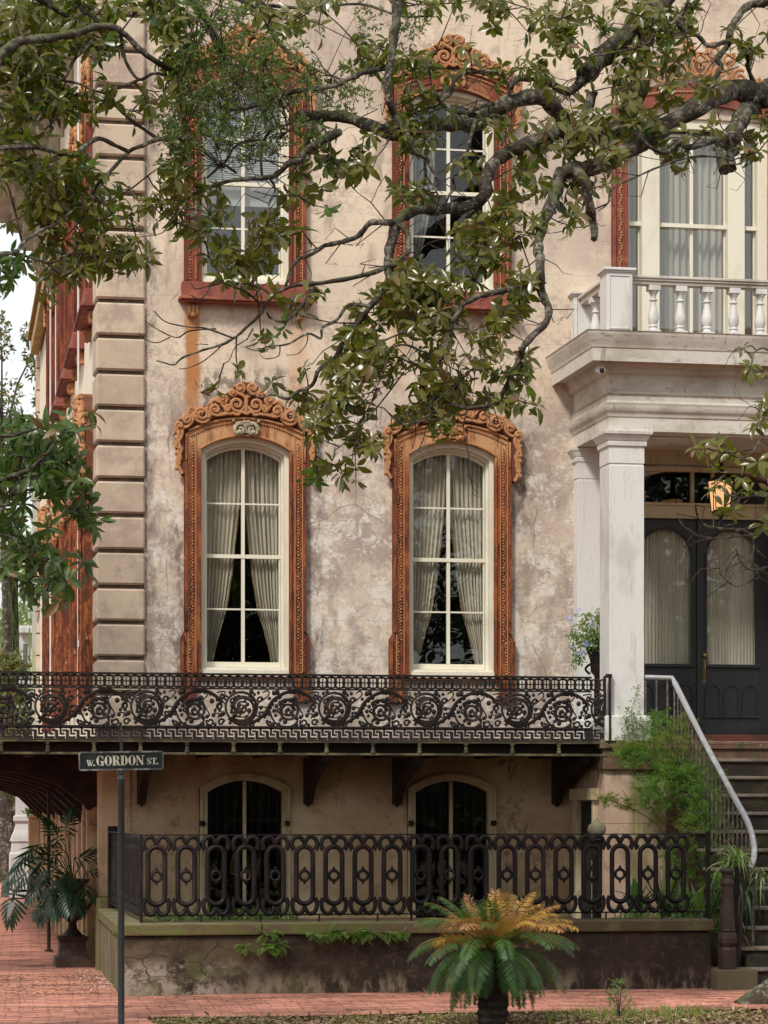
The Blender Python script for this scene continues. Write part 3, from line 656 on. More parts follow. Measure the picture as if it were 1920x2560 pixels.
# security camera under the porch cornice, a thing fixed to it
scm = thing('security_camera', P3(1503, 925, YE - .12), 'small white dome security camera under the porch cornice corner', 'camera')
m = MB(); c = P3(1503, 925, YE - .12); m.tube([c + Vector((0, .11, .02)), c + Vector((0, 0, 0)), c + Vector((-.005, -.05, -.01))], [.04, .042, .038], 12); m.box(c.x - .03, c.x + .03, c.y + .0, c.y + .06, c.z + .03, c.z + .075); m.build('housing', white, scm, smooth=True)
m = MB(); m.ball((c.x - .006, c.y - .052, c.z - .012), .028, 10, 6); m.build('lens', black_iron, scm, smooth=True)
# ---------------------------------------------------------------- entrance
DXC = (DX0 + DX1) / 2; YD = YW + .12
d = MB()
zbar0, zbar1, ztr = PZ(1297, YD, 1700), PZ(1259, YD, 1700), PZ(1170, YD, 1740)
# casing over and beside the doors, transom bar
d.plate([(DX0 - .02, 2.5), (DX1 + .02, 2.5)] + arch(DX0 - .02, DX1 + .02, 5.44, 5.62)[::-1], [[(DX0 + .03, 2.5001), (DX1 - .03, 2.5001), (DX1 - .03, zbar1)] + arch(DX0 + .03, DX1 - .03, ztr - .10, ztr + .01)[::-1] + [(DX0 + .03, zbar1)]], YD - .02, YD + .06)
d.box(DX0 + .02, DX1 - .02, YD - .05, YD + .05, zbar0 + .02, zbar1 - .03); d.box(DX0 + .02, DX1 - .02, YD - .08, YD + .03, zbar1 - .029, zbar1)
d.box(DX0 + .02, DX1 - .02, YD - .065, YD + .02, zbar0, zbar0 + .019)
d.box(PX(1731, YD) - .02, PX(1731, YD) + .02, YD - .01, YD + .04, zbar1 + .001, ztr + .02); d.box(DX1 - (PX(1731, YD) - DX0) - .02, DX1 - (PX(1731, YD) - DX0) + .02, YD - .01, YD + .04, zbar1 + .001, ztr)
d.box(DX0 - .4, DX1 + .3, YW - .05, YW - .002, 5.63, cz + .3); d.box(DX0 - .4, DX1 + .3, YW - .09, YW - .051, 5.55, 5.60); d.box(DX0 - .4, DX0 - .0, YW - .04, YW - .002, LZ, 5.55)
d.build('door_casing', cream_dk, mansion, bevel=.004)
g = MB(); g.box(DX0, DX1, YD + .045, YD + .05, zbar1, ztr + .1); g.build('transom_pane', glass, mansion)
def leaf(x0, x1, handle, rin=.08):
    zb, z1 = LZ + .115, zbar0; g0, g1 = PZ(1660, YD, 1700), PZ(1322, YD, 1700)
    a, b = x0 + .075, x1 - rin; hwg = (b - a) / 2
    def rarch(xa, xb, z, n=14): c = (xa + xb) / 2; r = (xb - xa) / 2; return [(c + r * math.cos(PI * i / n), z + r * math.sin(PI * i / n)) for i in range(n + 1)]
    gl = [(a, g0), (b, g0)] + rarch(a, b, g1 - hwg)
    m = MB(); m.plate([(x0, zb), (x1, zb), (x1, z1), (x0, z1)], [gl], YD + .005, YD + .055)
    m.tube([(x, YD, z) for x, z in gl[1:] + [gl[0]]], .012, 6); m.box(a - .03, b + .03, YD - .03, YD + .004, g0 - .035, g0)
    o = m.build('door', dark_wood, mansion, bevel=.003)
    wd = (b - a + .06) / 3; pz0, pz1 = PZ(1788, YD, 1700), PZ(1712, YD, 1700)
    p = MB()
    for i in range(3):
        xa = a - .03 + i * wd + .025; xb = xa + wd - .05
        p.tube([(x, YD + .002, z) for x, z in [(xa, pz0), (xb, pz0)] + rarch(xa, xb, pz1 - (xb - xa) / 2, 10) + [(xa, pz0)]], .011, 6); p.box(xa - .02, xb + .02, YD - .02, YD + .004, pz0 - .025, pz0)
    p.build('raised_panel', dark_wood, o)
    g = MB(); g.plate([(p_[0], p_[1]) for p_ in gl], [], YD + .03, YD + .034); g.build('pane', glass, o)
    c = MB(); vs = []; fs = []; NX = 150
    for j in range(9):
        z = g0 - .02 + (g1 - g0 + .04) * j / 8
        for i in range(NX + 1):
            v = i / NX; vs.append((a - .02 + (b - a + .04) * v, YD + .075 + .013 * math.sin(v * 105 + .8 * math.sin(v * 13) + .2 * z) + .006 * math.sin(v * 241), z))
    for j in range(8):
        for i in range(NX): q_ = j * (NX + 1) + i; fs.append((q_, q_ + 1, q_ + NX + 2, q_ + NX + 1))
    c.add(vs, fs); c.build('curtain', curtain, o, smooth=2)
    if handle:
        hx = x0 + .045; hz = PZ(1672, YD, 1752); hm = MB(); hm.box(hx - .025, hx + .025, YD - .012, YD + .004, hz - .17, hz + .12); hm.tube([(hx, YD - .01, hz + .1), (hx, YD - .05, hz + .06), (hx, YD - .05, hz - .08), (hx, YD - .012, hz - .12)], .011, 6); hm.ball((hx, YD - .045, hz + .15), .03, 8, 5)
        hm.build('door_handle', brass, o, smooth=True)
    return o
xm = PX(1748, YD)
dm_ = MB(); dm_.box(xm - .03, xm + .03, YD - .02, YD + .0045, LZ + .12, zbar0 - .001); dm_.build('door_astragal', dark_wood, mansion)
leaf(DX0 + .035, xm - .006, False); leaf(xm + .006, DX1 - .035, True, .20)
d = MB(); d.box(DX0 - .05, PXR - .1, YW - .12, YD + .3, LZ - .0, LZ + .112); pass
d.build('door_sill', M('oxblood_sill_paint', (.10, .03, .022), [((.05, .02, .015), .7, [('n', (5,5,5), .5, .6)])], .55), mansion, bevel=.006)
# hanging lantern, lit
lp = P3(1802, 1240, YE + .75); lan = thing('porch_lantern', lp, 'glowing amber lantern hanging from the porch ceiling before the doors', 'lantern')
m = MB(); m.tube([(lp.x, lp.y, cz + .3), (lp.x, lp.y, lp.z + .38)], .008, 6)
for i in range(14): m.ball((lp.x, lp.y, lp.z + .42 + i * .045), .016, 5, 3)
m.build('chain', black_iron, lan)
m = MB(); m.lathe([(.01, lp.z + .40), (.03, lp.z + .36), (.035, lp.z + .26), (.06, lp.z + .22), (.15, lp.z + .17), (.155, lp.z + .155)], lp.x, lp.y, 8); m.lathe([(.11, lp.z - .17), (.10, lp.z - .2), (.03, lp.z - .23), (.02, lp.z - .26)], lp.x, lp.y, 8)
for i in range(8):
    a = PI / 4 * i; m.tube([(lp.x + .148 * math.cos(a), lp.y + .148 * math.sin(a), lp.z + .16), (lp.x + .11 * math.cos(a), lp.y + .11 * math.sin(a), lp.z - .18)], .006, 4)
m.build('frame', black_iron, lan)
em = bpy.data.materials.new('lamp_glow'); em.use_nodes = True; b_ = em.node_tree.nodes['Principled BSDF']; b_.inputs['Base Color'].default_value = (.8, .4, .15, 1); b_.inputs['Emission Color'].default_value = (1, .52, .24, 1); b_.inputs['Emission Strength'].default_value = .8
m = MB(); m.lathe([(.105, lp.z - .17), (.142, lp.z + .155)], lp.x, lp.y, 8); m.build('glass_shade', em, lan)

# ---------------------------------------------------------------- stoop
sxl = 8.25
stoop = thing('entrance_stoop', (8.8, 26, 0), 'mossy brown stone stairs climbing to the front doors', 'stairs')
m = MB(); m.box(PXL - .03, sxl + .0, YE + .05, YW - .02, -.3, LZ - .31); m.build('cheek_wall', M('pink_stucco', (.50, .35, .255), [
    ((.60, .44, .33), .7, [('n', (2, 2, 2), .45, .62)]), ((.20, .21, .06), .9, [('band', 'x', PX(1602, YE), .03, .12, .1), ('n', (8, 8, .8), .3, .55)]), ((.26, .25, .09), .8, [('x', PX(1615, YE), PX(1660, YE)), ('n', (2.5, 2.5, 1.6), .4, .6)]),
    ((.24, .12, .08), .7, [('n', (5, 5, 3), .56, .68, .72)]), ((.15, .15, .07), .8, [('z', LZ - .55, LZ - .3), ('n', (7, 7, 2), .4, .6)]), ((.2, .12, .08), .8, [('line', 'z', .95, .32, .006)])], .9, .006), stoop)
m = MB(); m.box(PXL - .10, PXR, YE - .03, YW - .001, LZ - .085, LZ); m.box(PXL - .06, PXR, YE - .0, YW - .002, LZ - .31, LZ - .086); m.box(sxl + .001, PXR, YE + .02, YW - .03, -.2, LZ - .311)
m.build('landing', brown_stone, stoop, bevel=.012)
rz, tz = LZ / 13.0, .225
for i in range(1, 13):
    z = LZ - i * rz; yf = YE - i * tz; xl = sxl
    if i == 10: xl = PX(1868, yf)
    if i == 11: xl = PX(1843, yf)
    if i == 12: xl = PX(1793, yf)
    s = MB(); s.box(xl - .02, PXR + .1, yf - .03, yf + tz + .015, z - .036, z)
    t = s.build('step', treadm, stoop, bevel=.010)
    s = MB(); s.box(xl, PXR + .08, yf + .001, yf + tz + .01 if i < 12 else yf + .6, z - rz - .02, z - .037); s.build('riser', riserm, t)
m = MB(); m.box(sxl + .03, PXR, YE - 2.6, YE, -.2, .3); m.build('stair_core', riserm, stoop)
nb = M('opening_shade', (.02, .018, .015))
m = MB(); m.box(PXL - .05, PXL - .0305, YE + .38, YE + .95, -.1, 1.82); m.build('cellar_door_dark_panel', nb, stoop)  # flat dark slab stands in for the shaded depth of the opening
m = MB(); m.box(PXL - .10, PXL - .03, YE + .96, YE + 1.12, -.1, 1.95); m.box(PXL - .09, PXL - .03, YE + .30, YE + .37, -.1, 1.95); m.box(PXL - .12, PXL - .03, YE + .25, YE + 1.2, 1.83, 1.96)
m.build('cellar_door_casing', cream_dk, stoop, bevel=.008)
# iron handrail
rail = thing('stair_handrail', (8.4, 25.5, LZ), 'curved grey topped iron handrail with thin bars beside the stairs', 'handrail')
def rp3(px, py, Y): return P3(px, py, Y)
rpts = [rp3(1614, 1693, YE + .02), rp3(1681, 1695, 27.13), rp3(1751, 1836, 26.4), rp3(1824, 1972, 25.73), rp3(1868, 2053, 25.35), rp3(1884, 2108, 25.12), rp3(1884, 2146, 24.97), rp3(1874, 2172, 24.85)]
sm = [rpts[0]] + smooth_pts(rpts[1:], 6)
m = MB(); m.tube(sm, [.026] * 2 + [.030] * (len(sm) - 2), 8, fy=1.0)
m.build('rail', M('grey_rail_paint', (.34, .34, .345), [((.52, .52, .52), .7, [('n', (6,6,6), .5, .62)]), ((.12, .10, .09), .6, [('n', (20,20,20), .62, .68, .7)])], .55), rail, smooth=True)
def stepz(y):
    i = math.ceil((YE - y) / tz); return LZ - max(0, i) * rz
tot = 0; last = sm[0]; nxt = .0
for a, b in zip(sm, sm[1:]):
    L_ = (b - a).length; t_ = nxt
    while t_ < L_:
        p = a.lerp(b, t_ / L_); m = MB(); zb = stepz(p.y + .0); m.box(p.x - .0075, p.x + .0075, p.y - .0075, p.y + .0075, zb, p.z - .02)
        if p.z - zb > .1: m.build('bar', M_bar if 'M_bar' in globals() else globals().setdefault('M_bar', M('weathered_bar_paint', (.09, .07, .055), [((.22, .19, .15), .7, [('n', (8,8,20), .48, .6)])], .65)), rail)
        t_ += .125
    nxt = t_ - L_
# newel and its block
nw = thing('iron_newel_post', P3(1818, 2423, 24.5), 'octagonal tapered dark iron newel post at the foot of the stairs', 'post')
p = P3(1818, 2423, 24.45); s_ = 24.45 / 6310
def nz_(py): return CH + (VY - py) * s_
nprof = [(.093, 2423), (.093, 2372), (.085, 2368), (.07, 2366), (.095, 2356), (.098, 2344), (.090, 2332), (.075, 2329), (.085, 2325), (.080, 2322), (.056, 2215), (.066, 2212), (.068, 2206), (.060, 2200), (.052, 2196), (.052, 2186), (.068, 2180), (.072, 2176), (.060, 2171), (.02, 2168)]
m = MB(); m.lathe([(r, nz_(y)) for r, y in nprof], p.x, p.y, 8); m.build('shaft', M('bronze_brown_iron', (.028, .017, .013), [((.07, .042, .025), .7, [('n', (9,9,5), .5, .64)])], .6), nw)
m = MB(); m.box(PX(1793, 24.35), PX(1895, 24.35), 24.35, 24.9, -.1, PZ(2424, 24.35, 1850)); blk = m.build('newel_block', M('olive_stone', (.10, .085, .05), [((.17, .14, .08), .7, [('n', (3,3,3), .48, .62)])], .9, .004), nw, bevel=.012)
# acorn post in the garden
p = P3(1492, 2070, 26.2); ap = thing('acorn_garden_post', (p.x, p.y, 0), 'dark garden post with a pale acorn finial behind the railing', 'post'); s_ = 26.2 / 6390
m = MB(); m.lathe([(.05, -.1), (.05, 1.2), (.06, 1.22), (.06, CH + (VY - 2106) * s_), (.09, CH + (VY - 2100) * s_), (.07, CH + (VY - 2093) * s_)], p.x, p.y, 10); m.build('shaft', black_iron, ap, smooth=True)
m = MB(); m.lathe([(r, CH + (VY - y) * s_) for r, y in [(.05, 2093), (.085, 2084), (.10, 2074), (.09, 2064), (.05, 2056), (.012, 2046), (.004, 2043)]], p.x, p.y, 12); m.build('finial', M('mossy_stone', (.22, .20, .13), [((.12, .12, .05), .7, [('n', (12,)*3, .45, .6)])], .9), ap, smooth=True)

# ---------------------------------------------------------------- balcony (part of the mansion): deck, brackets, cast iron panels
BL = PX(-130, YE); BR = PX(1512, YE)
zd = PZ(1852, YE, 960); zd0 = PZ(1858, YE, 960)
m = MB()
m.box(BL, PXL - .01, YE + .06, YW - .001, zd0 + .0, zd - .005)
m.box(BL, XC - .001, YW, YW + Lw - 1.0, zd0 - .0005, zd - .0055)
m.box(BL, PXL - .01, YE + .12, YE + .2, PZ(1881, YE + .12), zd0 - .001)
m.box(BL, PXL - .01, YW - .25, YW - .15, PZ(1885, YW), zd0 - .001)
for i in range(13):
    x = BL + .2 + i * .62
    if x < PXL - .1: m.box(x, x + .06, YE + .201, YW - .26, zd0 - .14, zd0 - .001)
for i in range(24): m.box(BL + .05, XC - .01, YW + .3 + i * .7, YW + .36 + i * .7, zd0 - .14, zd0 - .001)
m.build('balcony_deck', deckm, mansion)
m = MB(); m.box(BL, PXL - .02, YE - .02, YE + .10, zd0, zd + .008); m.box(BL, PXL - .02, YE - .012, YE + .02, PZ(1889, YE), PZ(1883, YE)); m.build('balcony_moulding', moss_iron, mansion, bevel=.004)
m = MB(); hh = zd0 - PZ(1883, YE); m.lathe([(.026, 0), (.028, .02), (.018, .03), (.022, .05), (.014, .065), (.024, .08), (.02, hh * .8), (.028, hh * .9), (.028, hh)], 0, 0, 8)
s0 = m.build('spindle', moss_iron, None, smooth=True); s0.parent = mansion; s0.matrix_parent_inverse = wm(mansion).inverted(); first = True
for px in [3 + 116.2 * i for i in range(-1, 13)]:
    c = s0 if first else s0.copy()
    if not first: COL.objects.link(c)
    first = False; c.location = (PX(px + .0, YE), YE + .0, PZ(1883, YE))
# scroll brackets on the walls
def bracket(mb, org, dirv, L=1.30, H=.50):
    d = Vector(dirv); o = Vector(org); w_ = Vector((0, 0, 1)).cross(d) * .045
    prof = [(0, 0), (L, 0), (L, -.05), (L * .8, -.12), (L * .62, -.16), (L * .45, -.22), (L * .3, -.28), (L * .18, -H + .10), (.10, -H), (0, -H)]
    vs = [o + d * a + Vector((0, 0, b)) + w_ for a, b in prof] + [o + d * a + Vector((0, 0, b)) - w_ for a, b in prof]; n_ = len(prof)
    mb.add(vs, [tuple(range(n_)), tuple(range(2 * n_ - 1, n_ - 1, -1))] + [(i, (i + 1) % n_, (i + 1) % n_ + n_, i + n_) for i in range(n_)])
    for c, r in (((L * .26, -.16), .10), ((L * .62, -.07), .05), ((.08, -H + .02), .05)):
        mb.tube([o + d * (c[0] + x) + Vector((0, 0, c[1] + z)) + w_ * .0 for x, z in spiral((0, 0), r, .01, 0, 1.6, 16)], .024, 5)
bt = zd0 - .141
b = MB(); bracket(b, (0, 0, 0), (0, -1, 0)); rb = M('rusty_bracket_iron', (.018, .011, .009), [((.045, .022, .014), .8, [('n', (6,6,6), .45, .62)])], .8)
k0 = None
for px in (352, 768, 990, 1388):
    x = PX(px, YW)
    if k0 is None: k0 = b.build('balcony_bracket', rb, None); k0.parent = mansion; k0.matrix_parent_inverse = wm(mansion).inverted(); c = k0
    else: c = k0.copy(); COL.objects.link(c)
    c.location = (x, YW - .002, bt)
for i in range(22):
    c = k0.copy(); COL.objects.link(c); y = YW + .4 + i * .78; c.location = (sx(y) - .01, y, bt + .02); c.rotation_euler = (0, 0, -PI / 2); c.scale = (1.3, 1.08, 1.1 + .14 * (i % 3))
# railing panels
zt0 = PZ(1687, YE); pitchx = PX(960 + 114.8, YE) - PX(960 - 114.8, YE)
def zz(py): return PZ(py, YE)
def panel():
    m = MB(); k = pitchx / 1190.0; zb_ = zz(1819); zt_ = zz(1727); kz = (zt_ - zb_) / 480.0
    def q(u, v, y=0): return ((u) * k, y, zt_ - (v - 290) * kz)
    # band of ringed crosses
    n = 11; pw = pitchx / n; zc0 = (zz(1692.5) + zz(1723)) / 2; rr = (zz(1692.5) - zz(1723)) / 2 - .004
    for i in range(n):
        cx = (i + .5) * pw
        m.tube([(cx + rr * .93 * math.cos(a), 0, zc0 + rr * math.sin(a)) for a in [2 * PI * j / 12 for j in range(13)]], .011, 5)
        m.box(cx - .005, cx + .005, -.006, .006, zc0 - rr, zc0 + rr); m.box(cx - rr, cx + rr, -.006, .006, zc0 - .005, zc0 + .005); m.ball((cx, 0, zc0), .013, 6, 4)
        m.tube([(cx + pw / 2, 0, zc0 - rr), (cx + pw / 2 - .012, 0, zc0), (cx + pw / 2, 0, zc0 + rr)], .005, 4)
    m.box(0, pitchx, -.022, .022, zz(1692), zt0); m.box(0, pitchx, -.016, .016, zz(1727), zz(1723)); m.box(0, pitchx, -.014, .014, zz(1821), zz(1817))
    # greek key
    n = 9; pw = pitchx / n; g1, g0 = zz(1821), zz(1851); gh = g1 - g0; bw = .0085
    for i in range(n):
        a = i * pw
        def gb(x0, x1, z0, z1): m.box(a + x0 * pw, a + x1 * pw, -.008, .008, g0 + z0 * gh, g0 + z1 * gh)
        gb(0, .84, 0, .22); gb(0, .20, .22, .74); gb(0, .52, .70, .86) if False else None
        gb(.24, .40, .42, 1.0) if False else None
        gb(.90, 1.0, .0, .62); gb(.30, .50, .34, 1.0); gb(.50, .78, .34, .50); gb(.56, .72, .44, .60) if False else None
        gb(.0, 1.0, .86, 1.0); gb(.58, .72, .44, .90) if False else None
        gb(.60, 1.0, .60, .78)
    m.box(0, pitchx, -.02, .02, g0 - .012, g0)
    # rinceau scrolls
    S = lambda c, r0, r1, a0, tn, rd, nn=24: m.tube([(c[0] * k + x * k, 0, q(0, c[1])[2] + z * kz) for x, z in spiral((0, 0), r0, r1, a0, tn, nn)], [rd * (1.05 - .45 * i / nn) for i in range(nn + 1)], 5)
    S((200, 520), 205, 195, -2.2, 1.0, .020); S((215, 520), 190, 30, -2.4, 1.55, .018, 30); S((200, 500), 60, 20, 1, 1, .012, 12)
    S((800, 560), 150, 18, 2.4, -2.1, .017, 34); S((800, 560), 240, 210, 1.2, .18, .01, 10); S((800, 560), 95, 60, 0, 1.0, .011, 16); S((215, 520), 150, 120, 1.0, .8, .010, 16)
    def C(pts, rd=.011): m.tube(smooth_pts([q(u, v) for u, v in pts], 4), rd, 5)
    C([(40, 660), (200, 745), (380, 700), (500, 600), (600, 440), (740, 340), (900, 305), (1060, 370), (1150, 470)], .020)
    C([(560, 560), (610, 680), (700, 755), (840, 760), (930, 690)], .011); C([(395, 520), (480, 510), (545, 530)], .008); C([(400, 560), (390, 620), (440, 640)], .008)
    C([(480, 330), (530, 300), (560, 330), (530, 380), (440, 450), (400, 470)], .008); C([(960, 300), (960, 370), (910, 430), (940, 520), (985, 600), (990, 640)], .008)
    C([(1100, 660), (1110, 600), (1060, 590), (1080, 520), (1140, 470)], .008); C([(1080, 330), (1190, 320), (1150, 420), (1190, 480)], .008)
    for c, r in (((1000, 710), 52), ((1140, 710), 45), ((100, 440), 40), ((165, 605), 42), ((470, 600), 42), ((440, 420), 40), ((1110, 500), 45), ((730, 490), 35), ((680, 560), 32), ((95, 560), 36), ((310, 400), 30), ((280, 660), 34), ((880, 470), 28), ((640, 740), 36), ((330, 740), 36), ((1160, 380), 34), ((560, 720), 30), ((20, 400), 34)):
        m.tube([(q(*c)[0] + x * k, 0, q(*c)[2] + z * kz) for x, z in spiral((0, 0), r, r * .45, c[0] * .7, 1.1, 9)], .0115, 4)
    for u, v in [(180, 490), (230, 520), (150, 540), (195, 560), (800, 545), (840, 580), (775, 590), (540, 560), (575, 520), (520, 600), (600, 480), (560, 610), (620, 560), (640, 420), (690, 380), (500, 640), (530, 700), (880, 310), (930, 330), (1000, 350), (720, 660), (760, 700), (90, 500), (120, 620), (400, 480), (340, 420), (60, 330), (110, 320), (330, 320), (370, 350), (420, 330), (620, 330), (660, 320), (560, 400), (450, 520), (60, 720), (110, 700), (330, 690), (420, 690), (560, 760), (600, 740), (680, 730), (900, 740), (960, 750), (1060, 740), (1090, 420), (1020, 440), (1060, 560), (1040, 620), (1160, 600), (1120, 560), (880, 400), (830, 420), (760, 430), (700, 460), (650, 500), (640, 620), (700, 680), (300, 560), (280, 480), (130, 400), (170, 380), (250, 440), (960, 640), (910, 660), (1130, 620), (860, 620)]:
        c = q(u, v); m.ball(c, .020 + .009 * ((u * 7 + v) % 3) / 2, 5, 4, sy=.6)
    return m
pm = panel(); po = pm.build('railing_panel', black_iron, None, smooth=True)
po.parent = mansion; po.matrix_parent_inverse = wm(mansion).inverted()
x = BR - PX(0, YE) * 0; xs = PX(563, YE); first = True
i = -3
while True:
    x0_ = xs + i * pitchx
    if x0_ > BR - pitchx * .9: break
    c = po if first else po.copy()
    if not first: COL.objects.link(c)
    first = False; c.location = (x0_, YE, 0); i += 1
xl_ = x0_
# closing piece cut short, and the end post
cut = MB(); pm2 = panel()
keep = [f for f in pm2.f if all(pm2.v[a][0] < BR - xl_ for a in f)]
cut.v = pm2.v; cut.f = keep; cut.m = [0] * len(keep); cut.xf(Matrix.Translation((xl_, YE, 0))); cut.build('railing_panel', black_iron, mansion, smooth=True)
m = MB(); m.box(BR - .012, BR + .012, YE - .015, YE + .015, zd, zt0 + .01); m.build('railing_post', black_iron, mansion)
m = MB(); xq = PX(1526, YE) - .02; m.box(xq - .012, xq + .012, YE - .06, YE - .03, zd - .03, zt0 + .02); m.box(xq - .035, xq + .025, YE - .05, YE + .0, zt0 - .01, zt0 + .03); m.box(xq - .035, BR, YE - .02, YE + .02, zt0 - .025, zt0 + .0); m.build('railing_post', black_iron, mansion)

# ---------------------------------------------------------------- garden wall and its railing
YG = 24.55; YF = 24.80
gxl, gxr = PX(303, YG), PX(1785, YG); GZ = PZ(2305, YG, 1000)
wallm = M('old_garden_wall', (.026, .018, .013), [
    ((.042, .03, .02), .8, [('n', (1.5, 1.5, 1.5), .45, .62)]),
    ((.12, .085, .055), .85, [('x', gxl + 2.4, gxl + 1.0), ('n', (1.4, 1.4, 1.8), .42, .56)]),
    ((.33, .28, .23), .9, [('x', gxl + 1.5, gxl + .7), ('z', .36, .22), ('n', (2.6, 2.6, 3), .42, .5, .75)]),
    ((.07, .05, .035), .8, [('n', (7, 7, 9), .5, .6, .8)]),
    ((.09, .095, .035), .8, [('x', gxl + 2.6, gxl + .9), ('n', (2.6, 2.6, 3.5), .5, .6)]),
    ((.025, .02, .015), .9, [('v', (2.3, 2.3, 4.2), .022, .006), ('x', gxl + 1.3, gxl + .7), ('n', (3, 3, 3), .42, .55)]),
    ((.26, .21, .15), .7, [('z', .26, .04), ('n', (6, 6, 2), .48, .6, .72)]),
    ((.22, .17, .12), .5, [('n', (10, 10, 3), .6, .68, .75)]),
    ((.035, .028, .02), .8, [('z', .42, .56), ('n', (3, 3, 1), .35, .55)])], .95, .014, (14, 14, 14))
gw = thing('garden_wall', ((gxl + gxr) / 2, YG, 0), 'low mossy plastered garden wall with stone coping along the brick sidewalk', 'wall')
m = MB(); m.box(gxl + .01, gxr - .02, YG, YG + .42, -.2, GZ - .11); m.build('wall', wallm, gw, bevel=.03)
m = MB(); sd = .022
for y0, y1 in ((YG + .43, YW - .32),): m.add([(gxl + .01, y0, -.2), (gxl + .4, y0, -.2), (gxl + .4 + sd * 4, y1, -.2), (gxl + .03 + sd * 4, y1, -.2), (gxl + .01, y0, GZ - .11), (gxl + .4, y0, GZ - .11), (gxl + .4 + sd * 4, y1, GZ - .11), (gxl + .03 + sd * 4, y1, GZ - .11)], [(0,1,5,4),(1,2,6,5),(2,3,7,6),(3,0,4,7),(4,5,6,7)])
m.build('return_wall', M('mossy_stucco', (.09, .085, .035), [((.16, .12, .07), .8, [('n', (3, 3, 1.2), .45, .6)]), ((.30, .24, .16), .6, [('n', (6, 6, 1.5), .56, .64)])], .95, .01), gw)
cop = M('mossy_coping_stone', (.12, .085, .052), [((.13, .125, .045), .9, [('n', (2.4, 2.4, 4), .42, .56, .75)]), ((.11, .14, .035), .8, [('n', (5, 5, 6), .52, .62)]), ((.22, .20, .11), .7, [('up', .5, .9), ('n', (4, 4, 4), .4, .6)]), ((.06, .04, .03), .7, [('x', gxl + 3.2, gxl + 4.4), ('n', (3,3,3), .3, .5)])], .92, .008)
segs = [gxl - .03, PX(655, YG), PX(1190, YG), gxr]
for a, b_ in zip(segs, segs[1:]):
    m = MB(); m.box(a + .004, b_ - .004, YG - .04, YG + .50, GZ - .109, GZ); m.build('coping', cop, gw, bevel=.014)
m = MB(); m.add([(gxl - .03, YG + .501, GZ - .109), (gxl + .46, YG + .501, GZ - .109), (gxl + .46 + sd * 4, YW - .3, GZ - .109), (gxl + .0 + sd * 4, YW - .3, GZ - .109), (gxl - .03, YG + .501, GZ), (gxl + .46, YG + .501, GZ), (gxl + .46 + sd * 4, YW - .3, GZ), (gxl + .0 + sd * 4, YW - .3, GZ)], [(0,1,5,4),(1,2,6,5),(2,3,7,6),(3,0,4,7),(4,5,6,7),(3,2,1,0)]); m.build('coping', cop, gw, bevel=.012)
m = MB(); m.box(XC - .05, XC + .26, YW - .30, YW + .0, -.2, GZ + .12); m.build('end_pier', M('green_stucco', (.14, .11, .055), [((.10, .12, .03), .8, [('n', (4,4,1.5), .42, .58)])], .95, .01), gw, bevel=.04)
fence = thing('iron_garden_railing', ((gxl + gxr) / 2, YF, GZ), 'black cast iron railing of oval panels standing on the garden wall', 'railing')
fz1, fz0 = PZ(2088, YF, 400), PZ(2291, YF, 400)
fm = M('painted_fence_iron', (.010, .008, .008), [((.028, .018, .015), .75, [('n', (3, 3, 3), .5, .64)]), ((.12, .11, .09), .3, [('n', (24, 24, 24), .6, .68, .7)])], .6, .001, (50,50,50), spec=.2)
fx0 = PX(353, YF); fp = PX(391 + 74.72, YF) - PX(391, YF); fc = PX(391, YF)
def fence_panel():
    m = MB(); k = .1808 * YF / 6590
    def q(u, v): return ((u - 955) * k, 0, CH + (VY - (2040 + v * .1808)) * YF / 6590)
    def T(pts, r, sm_=4): m.tube(smooth_pts([q(*p) for p in pts], sm_) if sm_ else [q(*p) for p in pts], r, 8)
    st = []
    for i in range(13): a = PI * i / 12; st.append((955 + 117 * math.cos(a), 545 - 117 * math.sin(a)))
    for i in range(13): a = PI + PI * i / 12; st.append((955 + 117 * math.cos(a), 1110 - 117 * math.sin(a)))
    st.append(st[0]); T(st, .0245, 0)
    T([(955 + 92 * math.cos(2 * PI * i / 16), 0) for i in range(1)] + [], .01) if False else None
    T([(955 + 68 * math.cos(2 * PI * i / 14), 835 - 68 * math.sin(2 * PI * i / 14)) for i in range(15)], .015, 0)
    for s in (-1, 1):
        T([(955 + s * 165, 470), (955 + s * 178, 400), (955 + s * 160, 330), (955 + s * 105, 292), (955 + s * 50, 305), (955 + s * 20, 350), (955, 385)], .021)
        T([(955 + s * 165, 1165), (955 + s * 175, 1250), (955 + s * 150, 1330), (955 + s * 95, 1368), (955 + s * 45, 1350), (955 + s * 15, 1300), (955, 1265)], .021)
        for v in (425, 1195): m.ball(q(955 + s * 172, v), .021, 7, 5); m.ball(q(955 + s * 150, v + (25 if v < 800 else -25)), .017, 6, 4); m.box(q(955 + s * 172, 0)[0] - .027, q(955 + s * 172, 0)[0] + .027, -.014, .014, q(0, v)[2] - .006, q(0, v)[2] + .006)
        m.ball(q(955 + s * 172, 480 if s else 0), .011, 5, 3); m.ball(q(955 + s * 172, 1150), .013, 6, 4); m.ball(q(955 + s * 95, 835), .010, 5, 3)
    for v in (345, 1310): m.ball(q(955, v), .024, 7, 5)
    for v, dv in ((735, 30), (930, -30)):
        m.ball(q(955, v), .013, 6, 4, sz=1.6); m.ball(q(930, v + dv * .6), .009, 5, 3); m.ball(q(980, v + dv * .6), .009, 5, 3)
    return m
f0 = fence_panel().build('fence_panel', fm, None, smooth=True); f0.parent = fence; f0.matrix_parent_inverse = wm(fence).inverted(); f0.location = (fc, YF, 0)
for i in range(1, 19): c = f0.copy(); COL.objects.link(c); c.location.x = fc + i * fp
for i in range(12):
    c = f0.copy(); COL.objects.link(c); c.rotation_euler = (0, 0, PI / 2); c.location = (fx0 + .003 * i, YF + .15 + i * .292, 0)
fxe = PX(1770, YF)
